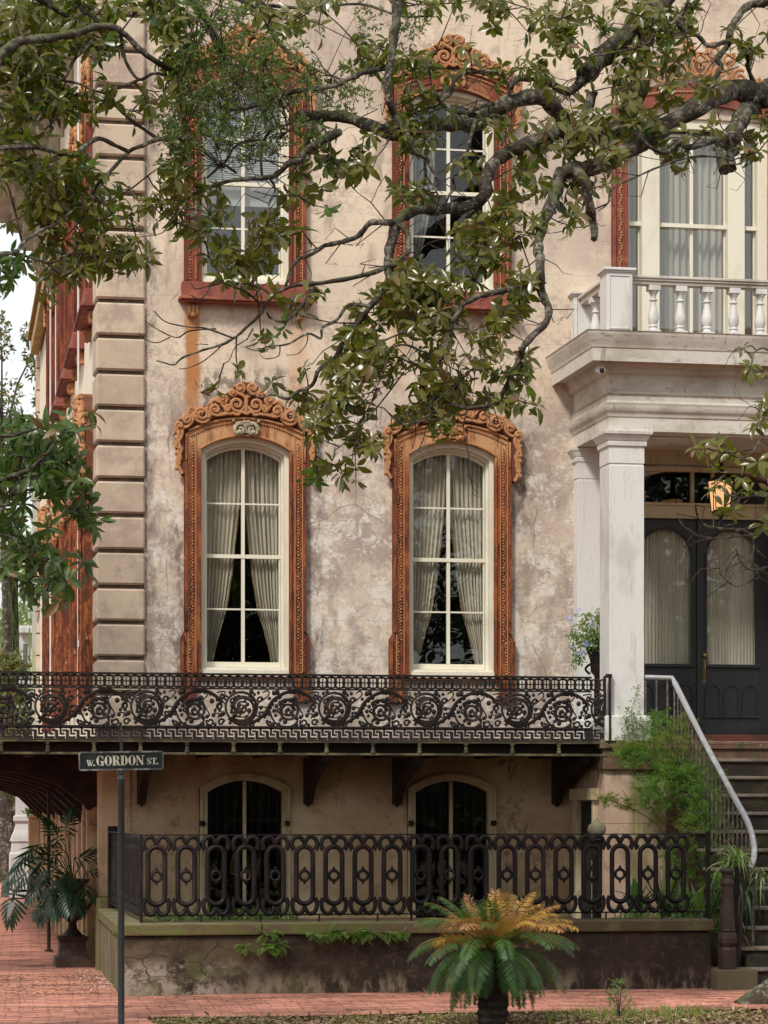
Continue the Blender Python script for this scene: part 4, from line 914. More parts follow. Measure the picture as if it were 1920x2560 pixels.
m = MB(); m.box(fx0 - .008, fxe, YF - .010, YF + .010, fz1 - .004, fz1 + .007); m.box(fx0, fxe, YF - .008, YF + .008, fz0 + .0, fz0 + .014)
m.box(fx0 - .009, fx0 + .009, YF + .011, YW - .3, fz1 - .0045, fz1 + .0075); m.box(fx0 - .008, fx0 + .008, YF + .011, YW - .3, fz0, fz0 + .0145); m.build('rail', fm, fence)
for xx, yy, w_, zt_ in ((fx0, YF, .013, fz1 - .005), (PX(1029, YF), YF + .022, .010, fz1 - .005), (fxe, YF, .019, fz1 + .03), (fx0 + .04, YW - .36, .05, fz1 + .06)):
    m = MB(); m.box(xx - w_, xx + w_, yy - w_, yy + w_, GZ, zt_); m.build('post', fm, fence)
for i in range(1, 19, 2):
    m = MB(); xx = fc + (i + .5) * fp; m.box(xx - .008, xx + .008, YF - .006, YF + .006, GZ, fz0); m.build('foot', fm, fence)
# ---------------------------------------------------------------- ground
BRK = bpy.data.materials.new('brick_paving'); BRK.use_nodes = True; t = BRK.node_tree; L = t.links.new; bs = t.nodes['Principled BSDF']
g = t.nodes.new('ShaderNodeNewGeometry'); mp = t.nodes.new('ShaderNodeMapping'); L(g.outputs['Position'], mp.inputs[0]); mp.inputs['Rotation'].default_value = (0, 0, rad(3))
n1 = t.nodes.new('ShaderNodeTexNoise'); n1.inputs['Scale'].default_value = 1.1; n1.inputs['Detail'].default_value = 3; L(g.outputs['Position'], n1.inputs['Vector'])
vm = t.nodes.new('ShaderNodeMix'); vm.data_type = 'RGBA'; vm.inputs[0].default_value = .12; L(mp.outputs[0], vm.inputs[6]); L(n1.outputs['Color'], vm.inputs[7])
bt_ = t.nodes.new('ShaderNodeTexBrick'); L(vm.outputs[2], bt_.inputs['Vector']); bt_.inputs['Scale'].default_value = 1; bt_.inputs['Brick Width'].default_value = .215; bt_.inputs['Row Height'].default_value = .105
bt_.inputs['Mortar Size'].default_value = .006; bt_.inputs['Mortar Smooth'].default_value = .6; bt_.inputs['Bias'].default_value = -.1
bt_.inputs['Color1'].default_value = (.56, .26, .185, 1); bt_.inputs['Color2'].default_value = (.31, .13, .09, 1); bt_.inputs['Mortar'].default_value = (.25, .12, .09, 1)
n2 = t.nodes.new('ShaderNodeTexNoise'); n2.inputs['Scale'].default_value = 1.3; n2.inputs['Detail'].default_value = 9; n2.inputs['Roughness'].default_value = .78; m2 = t.nodes.new('ShaderNodeMapping'); m2.inputs['Scale'].default_value = (.8, 1.9, 1); L(g.outputs['Position'], m2.inputs[0]); L(m2.outputs[0], n2.inputs['Vector'])
r2 = t.nodes.new('ShaderNodeValToRGB'); r2.color_ramp.elements[0].position = .36; r2.color_ramp.elements[0].color = (.30, .25, .23, 1); r2.color_ramp.elements[1].position = .56; r2.color_ramp.elements[1].color = (1.2, 1.1, 1.05, 1); L(n2.outputs[0], r2.inputs[0])
mu = t.nodes.new('ShaderNodeMix'); mu.data_type = 'RGBA'; mu.blend_type = 'MULTIPLY'; mu.inputs[0].default_value = 1; L(bt_.outputs[0], mu.inputs[6]); L(r2.outputs[0], mu.inputs[7]); L(mu.outputs[2], bs.inputs['Base Color'])
bs.inputs['Roughness'].default_value = .85
n3 = t.nodes.new('ShaderNodeTexNoise'); n3.inputs['Scale'].default_value = 5; n3.inputs['Detail'].default_value = 6; L(g.outputs['Position'], n3.inputs['Vector'])
am = t.nodes.new('ShaderNodeMath'); am.operation = 'SUBTRACT'; L(n3.outputs[0], am.inputs[0]); L(bt_.outputs['Fac'], am.inputs[1])
bu = t.nodes.new('ShaderNodeBump'); bu.inputs['Distance'].default_value = .014; L(am.outputs[0], bu.inputs['Height']); L(bu.outputs[0], bs.inputs['Normal'])
soil = M('leaf_littered_soil', (.085, .05, .032), [((.16, .10, .06), .8, [('n', (6, 6, 6), .5, .62, .75)]), ((.26, .17, .10), .7, [('n', (22, 22, 22), .58, .64, .8)]), ((.05, .065, .02), .7, [('n', (3, 3, 3), .52, .62)])], .97, .03, (16, 16, 16))
m = MB(); m.add([(-400, -300, -.03), (400, -300, -.03), (400, 600, -.03), (-400, 600, -.03)], [(0,1,2,3)]); tag(m.build('ground', soil), kind='structure')
YS = 21.95
def sheet(name, mat, x0, x1, y0, y1, z, nx, ny, amp):
    m = MB(); vs = []; rr = random.Random(3)
    for j in range(ny + 1):
        for i in range(nx + 1): vs.append((x0 + (x1 - x0) * i / nx, y0 + (y1 - y0) * j / ny, z + amp * (math.sin(i * 1.3 + j * .7) * .5 + rr.uniform(-.5, .5))))
    m.add(vs, [(j*(nx+1)+i, j*(nx+1)+i+1, (j+1)*(nx+1)+i+1, (j+1)*(nx+1)+i) for j in range(ny) for i in range(nx)]); return m.build(name, mat, smooth=2)
tag(sheet('sidewalk', BRK, -14, 30, YS, 28.9, 0.0, 70, 12, .010), kind='structure')
tag(sheet('side_sidewalk', BRK, -1.6, 6, 28.901, 76, 0.0, 12, 40, .008), kind='structure')
tag(sheet('sidewalk_crossing', BRK, -14, PX(395, 21.0), 14, YS - .001, .002, 30, 10, .008), kind='structure')
st = M('asphalt', (.055, .052, .05), [((.09, .085, .08), .6, [('n', (2,2,2), .45, .6)])], .9)
m = MB(); m.add([(-14, 28.9, -.012), (-1.75, 28.9, -.012), (-1.75, 120, -.012), (-14, 120, -.012)], [(0,1,2,3)]); tag(m.build('road', st), kind='structure')
m = MB(); m.box(-1.75, -1.6, 28.9, 76, -.1, .02); tag(m.build('kerb', M('granite', (.3, .28, .26))), kind='structure')
m = MB(); m.box(gxl + .42, sxl + .2, YG + .421, YW, -.2, GZ - .14); tag(m.build('garden_soil', soil), kind='structure')
# fallen leaves and petals on the paving
lt = MB(); rr = random.Random(5)
for i in range(900):
    if i < 240: x, y = P(rr.gauss(255, 30) + 0, 0, rr.uniform(25.0, 28.4))[0], 0; y = rr.uniform(25.0, 28.3); x = PX(rr.gauss(262 - (y - 25) * 12, 26), y)
    else: y = rr.uniform(22.1, 27.5); x = PX(rr.uniform(-20, 1900 if y < 24.4 else 250), y)
    s = rr.uniform(.008, .022) if i < 240 else rr.uniform(.012, .035); a = rr.uniform(0, 6); dx, dy = math.cos(a) * s, math.sin(a) * s
    lt.add([(x - dx, y - dy, .022), (x + dy * .5, y - dx * .5, .03), (x + dx, y + dy, .024), (x - dy * .5, y + dx * .5, .026)], [(0,1,2,3)], 0 if i < 240 else 1)
tag(lt.build('fallen_petals', [M('petal', (.62, .52, .42)), M('dry_leaf', (.15, .075, .045), [((.3, .2, .12), 1, [('n', (3,3,3), .5, .55)])])]), kind='stuff')
# ---------------------------------------------------------------- street sign
YSG = 20.3; sg = P3(303, 2019, YSG); ss = YSG / (F * CS + (960 - 300) * SN)
sign = thing('street_sign', (sg.x, sg.y, 0), 'dark green street name sign on a slim post, reading W. GORDON ST.', 'street sign')
postm = M('dark_green_post_paint', (.018, .032, .034), [((.05, .07, .07), .5, [('n', (3, 3, 12), .55, .66)]), ((.35, .38, .36), .8, [('n', (60, 60, 25), .66, .70, .75)])], .4, spec=.5)
def szz(py): return CH + (VY - py) * ss
m = MB(); m.lathe([(8.3 * ss, -.1), (8.3 * ss, szz(1952)), (10 * ss, szz(1950)), (10 * ss, szz(1946)), (8 * ss, szz(1944)), (7 * ss, szz(1937)), (10 * ss, szz(1934)), (9.5 * ss, szz(1928)), (6 * ss, szz(1926))], sg.x, sg.y, 16); m.build('post', postm, sign, smooth=True)
m = MB(); m.tube([(sg.x + .002, sg.y, szz(1880)), (sg.x, sg.y, szz(1845)), (sg.x, sg.y, szz(1824)), (sg.x, sg.y, szz(1815))], [.011, .010, .008, .003], 8); m.ball((sg.x, sg.y, szz(1826)), .014, 8, 5); m.build('finial', postm, sign, smooth=True)
rot = Matrix.Translation((sg.x, sg.y, szz(1902))) @ Matrix.Rotation(-TH * .6, 4, 'Z') @ Matrix.Rotation(rad(-.9), 4, 'Y')
cxo = (303 - 303) * ss; sw, sh = 104.5 * ss, 22.5 * ss
def rrect(w_, h_, r, n=5):
    out = []
    for cx, cz_, a0 in ((w_ - r, h_ - r, 0), (-w_ + r, h_ - r, PI / 2), (-w_ + r, -h_ + r, PI), (w_ - r, -h_ + r, 1.5 * PI)):
        out += [(cx + r * math.cos(a0 + PI / 2 * i / n), cz_ + r * math.sin(a0 + PI / 2 * i / n)) for i in range(n + 1)]
    return out
m = MB(); m.plate(rrect(sw, sh, .015), [], -.022, .022); m.xf(rot); plate_ = m.build('sign_plate', M('sign_green_black', (.008, .014, .014), [((.02, .03, .028), .6, [('n', (5,)*3, .5, .6)])], .4, spec=.4), sign)
m = MB(); m.plate(rrect(sw + .004, sh + .004, .018), [rrect(sw - .008, sh - .008, .012)], -.028, -.0225); m.plate(rrect(sw + .004, sh + .004, .018), [rrect(sw - .008, sh - .008, .012)], .0225, .028)
m.xf(rot); m.build('rim', M('mottled_metal_rim', (.12, .12, .115), [((.42, .42, .40), .8, [('n', (14, 14, 14), .47, .6)]), ((.75, .75, .72), .8, [('up', .5, .9)])], .35, metal=.3), plate_)  # mottled paler, palest on faces turned upward
# lettering drawn as thick-and-thin strokes: each glyph is polygons in a unit cell (width, height 1)
def stroke(a, b, wd): 
    d = Vector((b[0]-a[0], b[1]-a[1])); d.normalize(); n = Vector((-d.y, d.x)) * wd / 2
    return [(a[0]+n.x, a[1]+n.y), (b[0]+n.x, b[1]+n.y), (b[0]-n.x, b[1]-n.y), (a[0]-n.x, a[1]-n.y)]
TK, TN = .24, .06
def ell(cx, cz_, rx, rz, a0=0, a1=2*PI, thick=TK, n=24):     # stressed ring: thick at the sides, thin at top and bottom
    q_ = []
    for i in range(n):
        u0 = a0 + (a1 - a0) * i / n; u1 = a0 + (a1 - a0) * (i + 1) / n; w0 = abs(math.cos(u0)) ** 1.3; w1 = abs(math.cos(u1)) ** 1.3
        f0 = TN + (thick - TN) * w0; f1 = TN + (thick - TN) * w1
        q_.append([(cx + rx * math.cos(u0), cz_ + rz * math.sin(u0)), (cx + rx * math.cos(u1), cz_ + rz * math.sin(u1)), (cx + (rx - f1) * math.cos(u1), cz_ + (rz - f1 * .5) * math.sin(u1)), (cx + (rx - f0) * math.cos(u0), cz_ + (rz - f0 * .5) * math.sin(u0))])
    return q_
def box_(x0, x1, z0, z1): return [(x0, z0), (x1, z0), (x1, z1), (x0, z1)]
GL = {
 'O': (.74, ell(.35, .5, .35, .5)),
 'G': (.80, ell(.35, .5, .35, .5, .75, 2 * PI - .45) + [box_(.46, .70, .0, .44), box_(.38, .80, .40, .46), box_(.60, .66, .62, .97)]),
 'D': (.76, [box_(.07, .07 + TK, 0, 1), box_(0, .36, 0, TN), box_(0, .36, 1 - TN, 1)] + ell(.32, .5, .38, .5, -PI / 2, PI / 2)),
 'R': (.80, [box_(.07, .07 + TK, 0, 1), box_(0, .40, 0, TN), box_(0, .40, 1 - TN, 1), box_(.2, .42, .47, .53)] + ell(.36, .745, .31, .255, -PI / 2, PI / 2, .22) + [stroke((.44, .50), (.62, .05), .22), box_(.52, .80, 0, TN)]),
 'N': (.84, [box_(.08, .14, 0, 1), box_(0, .24, 0, TN), stroke((.12, .97), (.66, .05), .2), box_(.62, .68, .0, 1), box_(.54, .80, 1 - TN, 1), box_(0, .2, 1 - TN, 1)]),
 'W': (1.1, [stroke((.12, .98), (.34, .0), .17), stroke((.34, .0), (.56, .98), .06), stroke((.46, .98), (.70, .0), .17), stroke((.70, .0), (.96, .98), .06), box_(0, .30, 1 - TN, 1), box_(.36, .62, 1 - TN, 1), box_(.86, 1.06, 1 - TN, 1)]),
 'S': (.62, ell(.29, .74, .26, .26, .5, PI * 1.5, .17) + ell(.29, .27, .27, .27, -PI + .3, PI / 2, .17) + [stroke((.12, .62), (.46, .40), .19), box_(.5, .55, .70, .95), box_(.02, .07, .06, .34)]),
 'T': (.72, [box_(.25, .25 + .22, 0, 1), box_(.12, .60, 0, TN), box_(0, .72, .92, 1), box_(0, .05, .68, .92), box_(.67, .72, .68, .92)]),
 '.': (.22, [box_(.03, .19, 0, .2)])}
# word position on the plate: text, left px, right px, bottom px, top px of the photo
lm = MB()
for txt, x0, x1, yb, yt in (('W', 217, 235, 1915, 1900), ('.', 233, 238, 1915, 1900), ('GORDON', 241.5, 360.5, 1914.5, 1890), ('ST', 367, 391, 1913, 1897), ('.', 390, 395, 1913, 1897)):
    total = sum(GL[c_][0] for c_ in txt) - .04; kx = (x1 - x0) * ss / total; kz = (yb - yt) * ss; cx = (x0 - 303) * ss; z0_ = (1903 - yb) * ss - .0
    for c_ in txt:
        w_, polys = GL[c_]
        for pl_ in polys:
            pts = [(cx + u * kx, z0_ + v * kz + (cx * .0)) for u, v in pl_]
            lm.add([(x_, -.0245, z_) for x_, z_ in pts], [(0, 1, 2, 3)]); 
        cx += w_ * kx
lm.xf(rot @ Matrix.Translation((0, 0, 0))); lm.build('lettering', M('sign_lettering', (.62, .62, .50), [((.50, .55, .30), .8, [('band', 'x', sg.x, .02, .03, .0)]), ((.75, .75, .72), .5, [('n', (20,)*3, .5, .6)])], .45), plate_)
# ---------------------------------------------------------------- vegetation helpers
class Leaves:
    def __init__(s): s.v = []; s.f = []; s.m = []
    def leaf(s, p, d, n, L, W, droop=.25, fold=.18, mi=0):
        d = d.normalized(); n = (n - d * n.dot(d)); n = n.normalized() if n.length > 1e-4 else d.orthogonal().normalized()
        a = d.cross(n); k = len(s.v); s.v.append(p)
        for u, w_ in ((.22, .62), (.52, 1.0), (.80, .66)):
            c = p + d * (L * u) - n * (droop * L * u * u)
            s.v += [c + a * (W * w_ * .5) + n * (fold * W * w_), c - n * 0, c - a * (W * w_ * .5) + n * (fold * W * w_)]
        s.v.append(p + d * L - n * (droop * L))
        F_ = [(0, 2, 1), (0, 3, 2), (1, 2, 5, 4), (2, 3, 6, 5), (4, 5, 8, 7), (5, 6, 9, 8), (7, 8, 10), (8, 9, 10)]
        s.f += [tuple(i + k for i in f) for f in F_]; s.m += [mi] * 8
    def quad(s, p, d, n, L, W, mi=0):           # small simple leaf
        d = d.normalized(); a = d.cross(n)
        a = a.normalized() if a.length > 1e-4 else d.orthogonal().normalized()
        k = len(s.v); s.v += [p, p + d * L * .5 + a * W * .5, p + d * L, p + d * L * .5 - a * W * .5]; s.f.append((k, k + 3, k + 2, k + 1)); s.m.append(mi)
    def build(s, name, mats, parent=None, smooth=True):
        me = bpy.data.meshes.new(name); me.from_pydata(s.v, [], s.f); me.update()
        for m in (mats if isinstance(mats, (list, tuple)) else [mats]): me.materials.append(m)
        if len(me.materials) > 1: me.polygons.foreach_set('material_index', s.m)
        if smooth: me.polygons.foreach_set('use_smooth', [True] * len(me.polygons))
        o = bpy.data.objects.new(name, me); COL.objects.link(o)
        if parent is not None: adopt(o, parent)
        return o
V = Vector
def rv(rr, z=None):
    v = V((rr.gauss(0, 1), rr.gauss(0, 1), rr.gauss(0, 1))); return v.normalized()
def whorl(lv, rr, p, axis, n, L, W, droop=.3, mi=0, spread=1.0):
    """leaves standing round a twig tip, as magnolias carry them"""
    axis = axis.normalized(); e1 = axis.orthogonal().normalized(); e2 = axis.cross(e1); o = rr.uniform(0, 6)
    for i in range(n):
        a = o + 2.4 * i; el = rr.uniform(-.35, .75) * spread
        d = (e1 * math.cos(a) + e2 * math.sin(a)) * math.cos(el) + axis * math.sin(el) + V((0, 0, -rr.uniform(0, .35)))
        l_ = L * rr.uniform(.55, 1.12)
        lv.leaf(p + axis * rr.uniform(-.03, .02) + d * .008, d, axis + V((0, 0, .35)) + rv(rr) * .45, l_, W * l_ / L * rr.uniform(.85, 1.15), droop * rr.uniform(.0, 2.4), rr.uniform(.04, .30), mi if rr.random() > .06 else mi + 1)
mag_leaf = leafmat('magnolia_leaf', (.018, .056, .009), (.085, .135, .014), (.115, .10, .015), rough=.25, nsc=3.5, trans=.22, tcol=(.30, .38, .03), spec=.5)
mag_leaf2 = leafmat('magnolia_leaf_browned', (.15, .10, .03), (.12, .12, .03), (.16, .09, .035), rough=.45, nsc=2.5, trans=.2, tcol=(.3, .2, .05))
mag_left = leafmat('glossy_green_magnolia_leaf', (.024, .072, .012), (.06, .13, .02), (.06, .09, .022), rough=.34, nsc=2.5, trans=.22, tcol=(.14, .30, .04), spec=.42)
oak_leaf = leafmat('oak_leaf', (.06, .11, .02), (.11, .16, .03), (.08, .11, .035), rough=.45, nsc=2.5, trans=.35, tcol=(.24, .34, .05))
bark = M('lichened_bark', (.05, .038, .028), [((.20, .18, .14), .85, [('n', (9, 9, 9), .5, .6, .72)]), ((.42, .42, .36), .8, [('n', (22, 22, 22), .53, .62, .8), ('n', (3, 3, 3), .42, .58)]), ((.07, .085, .02), .75, [('n', (4, 4, 4), .48, .6), ('up', -.1, .6)]), ((.02, .016, .013), .7, [('n', (30, 30, 30), .58, .66, .7)])], .92, .018, (22, 22, 22))
twigm = M('twig_bark', (.035, .024, .018), [((.12, .10, .07), .7, [('n', (12, 12, 12), .5, .6)])], .9)

def limb(pts, r0, r1, Y0, Y1, parent, name='branch', seg=None):
    """pts in photo pixels; r in photo pixels; the limb leans from distance Y0 to Y1 with its own small wander"""
    rr = random.Random(int(pts[0][0] * 7 + pts[0][1])); n = len(pts); w3 = []
    for i, (px, py) in enumerate(pts):
        u = i / (n - 1); Y = Y0 + (Y1 - Y0) * u + (rr.uniform(-.12, .12) if 0 < i < n - 1 else 0)
        w3.append(P3(px, py, Y))
    sp_ = smooth_pts(w3, 4); m = len(sp_); s = (Y0 + Y1) / 2 / 6450
    rad_ = [max(.0025, (r0 + (r1 - r0) * i / (m - 1)) * s * (1 + .16 * math.sin(i * 1.7 + r0) * rr.uniform(.3, 1))) for i in range(m)]
    thick = r0 > 6
    if thick: sp_ = [p + V((rr.uniform(-1, 1), rr.uniform(-1, 1), rr.uniform(-1, 1))) * r0 * s * .12 for p in sp_]
    mb = MB(); mb.tube(sp_, rad_, 12 if thick else 6, jag=.10 if thick else .06)
    if thick:                                   # knots and burrs
        for i in range(2, m - 2, 3):
            if rr.random() < .5: mb.ball(sp_[i] + V((0, rr.uniform(-.5, .5), rr.choice((-1, 1)) * .62)) * rad_[i], rad_[i] * rr.uniform(.45, .7), 8, 5)
    mb.build(name, bark if r0 > 3 else twigm, parent, smooth=True)
    return sp_
def twiggy(mb, rr, p, d, L, r, depth=2):
    pts = [p]; cur = d.normalized(); 
    for i in range(4): cur = (cur + rv(rr) * .35).normalized(); pts.append(pts[-1] + cur * L / 4)
    mb.tube(pts, [r * (1 - .5 * i / 4) for i in range(5)], 4)
    if depth:
        for i in (2, 3, 4):
            if rr.random() < .75: twiggy(mb, rr, pts[i], (cur + rv(rr) * .9).normalized(), L * .5, r * .6, depth - 1)
def foliage(parent, nodes, blobs, mats, L, W, seed, kd=1.12, name='crown', nl=(5, 10), twm=None, ysp=.55, upbias=.25):
    """leaf whorls scattered through blobs (cx, cy, rx, ry, count, Y); every whorl hangs on a twig from the nearest limb point"""
    rr = random.Random(seed); lv = Leaves(); tw = MB(); base = list(nodes); nodes = list(nodes)
    for cx, cy, rx, ry, cnt, Y in blobs:
        sub = []
        for _ in range(max(1, cnt // 4)):
            a = rr.uniform(0, 6.28); q_ = math.sqrt(rr.random()); sub.append((cx + rx * q_ * math.cos(a), cy + ry * q_ * math.sin(a)))
        for _ in range(int(cnt * kd + .5)):
            sx_, sy_ = rr.choice(sub); px, py = sx_ + rr.gauss(0, 26), sy_ + rr.gauss(0, 24)
            p = P3(px, py, Y + rr.uniform(-ysp * .4, ysp * 1.6))
            q_ = min(nodes, key=lambda n_: (n_ - p).length_squared); dist = (q_ - p).length
            dv = (p - q_) if dist > 1e-3 else rv(rr)
            mid = q_ + dv * .5 + V((0, 0, -.04 * dist)) + rv(rr) * .06 * dist
            if dist > .02: tw.tube([q_, mid, p], [.006 + .002 * min(dist, 2), .0055, .0035], 4)
            nodes.append(mid); nodes.append(p)
            ax = (dv.normalized() * .55 + V((0, -.35, upbias)) + rv(rr) * .55)
            whorl(lv, rr, p, ax, rr.randint(*nl), L, W)
            if rr.random() < .35:
                p2 = p + rv(rr) * L * .9; tw.tube([p, p2], [.004, .003], 4); whorl(lv, rr, p2, ax + rv(rr) * .6, rr.randint(4, 7), L * .85, W * .85)
    tag(tw.build('twigs', twm or twigm, parent), kind='stuff'); return lv.build(name, mats, parent)

# ---------------------------------------------------------------- the magnolia whose limbs cross the front; trunk stands right of the frame
YM = 21.6
tb = P3(2150, 2019, 22.6)
mag = thing('magnolia_tree', (tb.x, tb.y, 0), 'spreading magnolia with thick lichened limbs reaching across the house front from the right', 'tree')
tp = [V((tb.x + .05, tb.y, -.2)), V((tb.x, tb.y, .6)), P3(2140, 1500, 22.6), P3(2125, 900, 22.5), P3(2100, 300, 22.3), P3(2110, -300, 22.2), P3(2080, -800, 22.0)]
m = MB(); sp_ = smooth_pts(tp, 5); m.tube(sp_, [.62, .5, .44, .40] + [.38 - .008 * i for i in range(len(sp_) - 4)], 18, jag=.06)
m.build('trunk', bark, mag, smooth=True)
for (dx, dy, l_, r_) in ((-1, -.05, 1.15, .12), (-.8, .55, .8, .1), (.7, -.6, 1.2, .14), (.4, .9, 1.0, .12)):
    m = MB(); b_ = V((tb.x, tb.y, .0)); m.tube(smooth_pts([b_ + V((0, 0, .35)), b_ + V((dx * .5, dy * .5, .16)), b_ + V((dx * .85, dy * .85, .06)), b_ + V((dx * l_, dy * l_, -.06))], 4), [r_ * (2.2 - 1.4 * i / 12) for i in range(13)], 10, jag=.12); m.build('root', bark, mag, smooth=True)
NOD = []
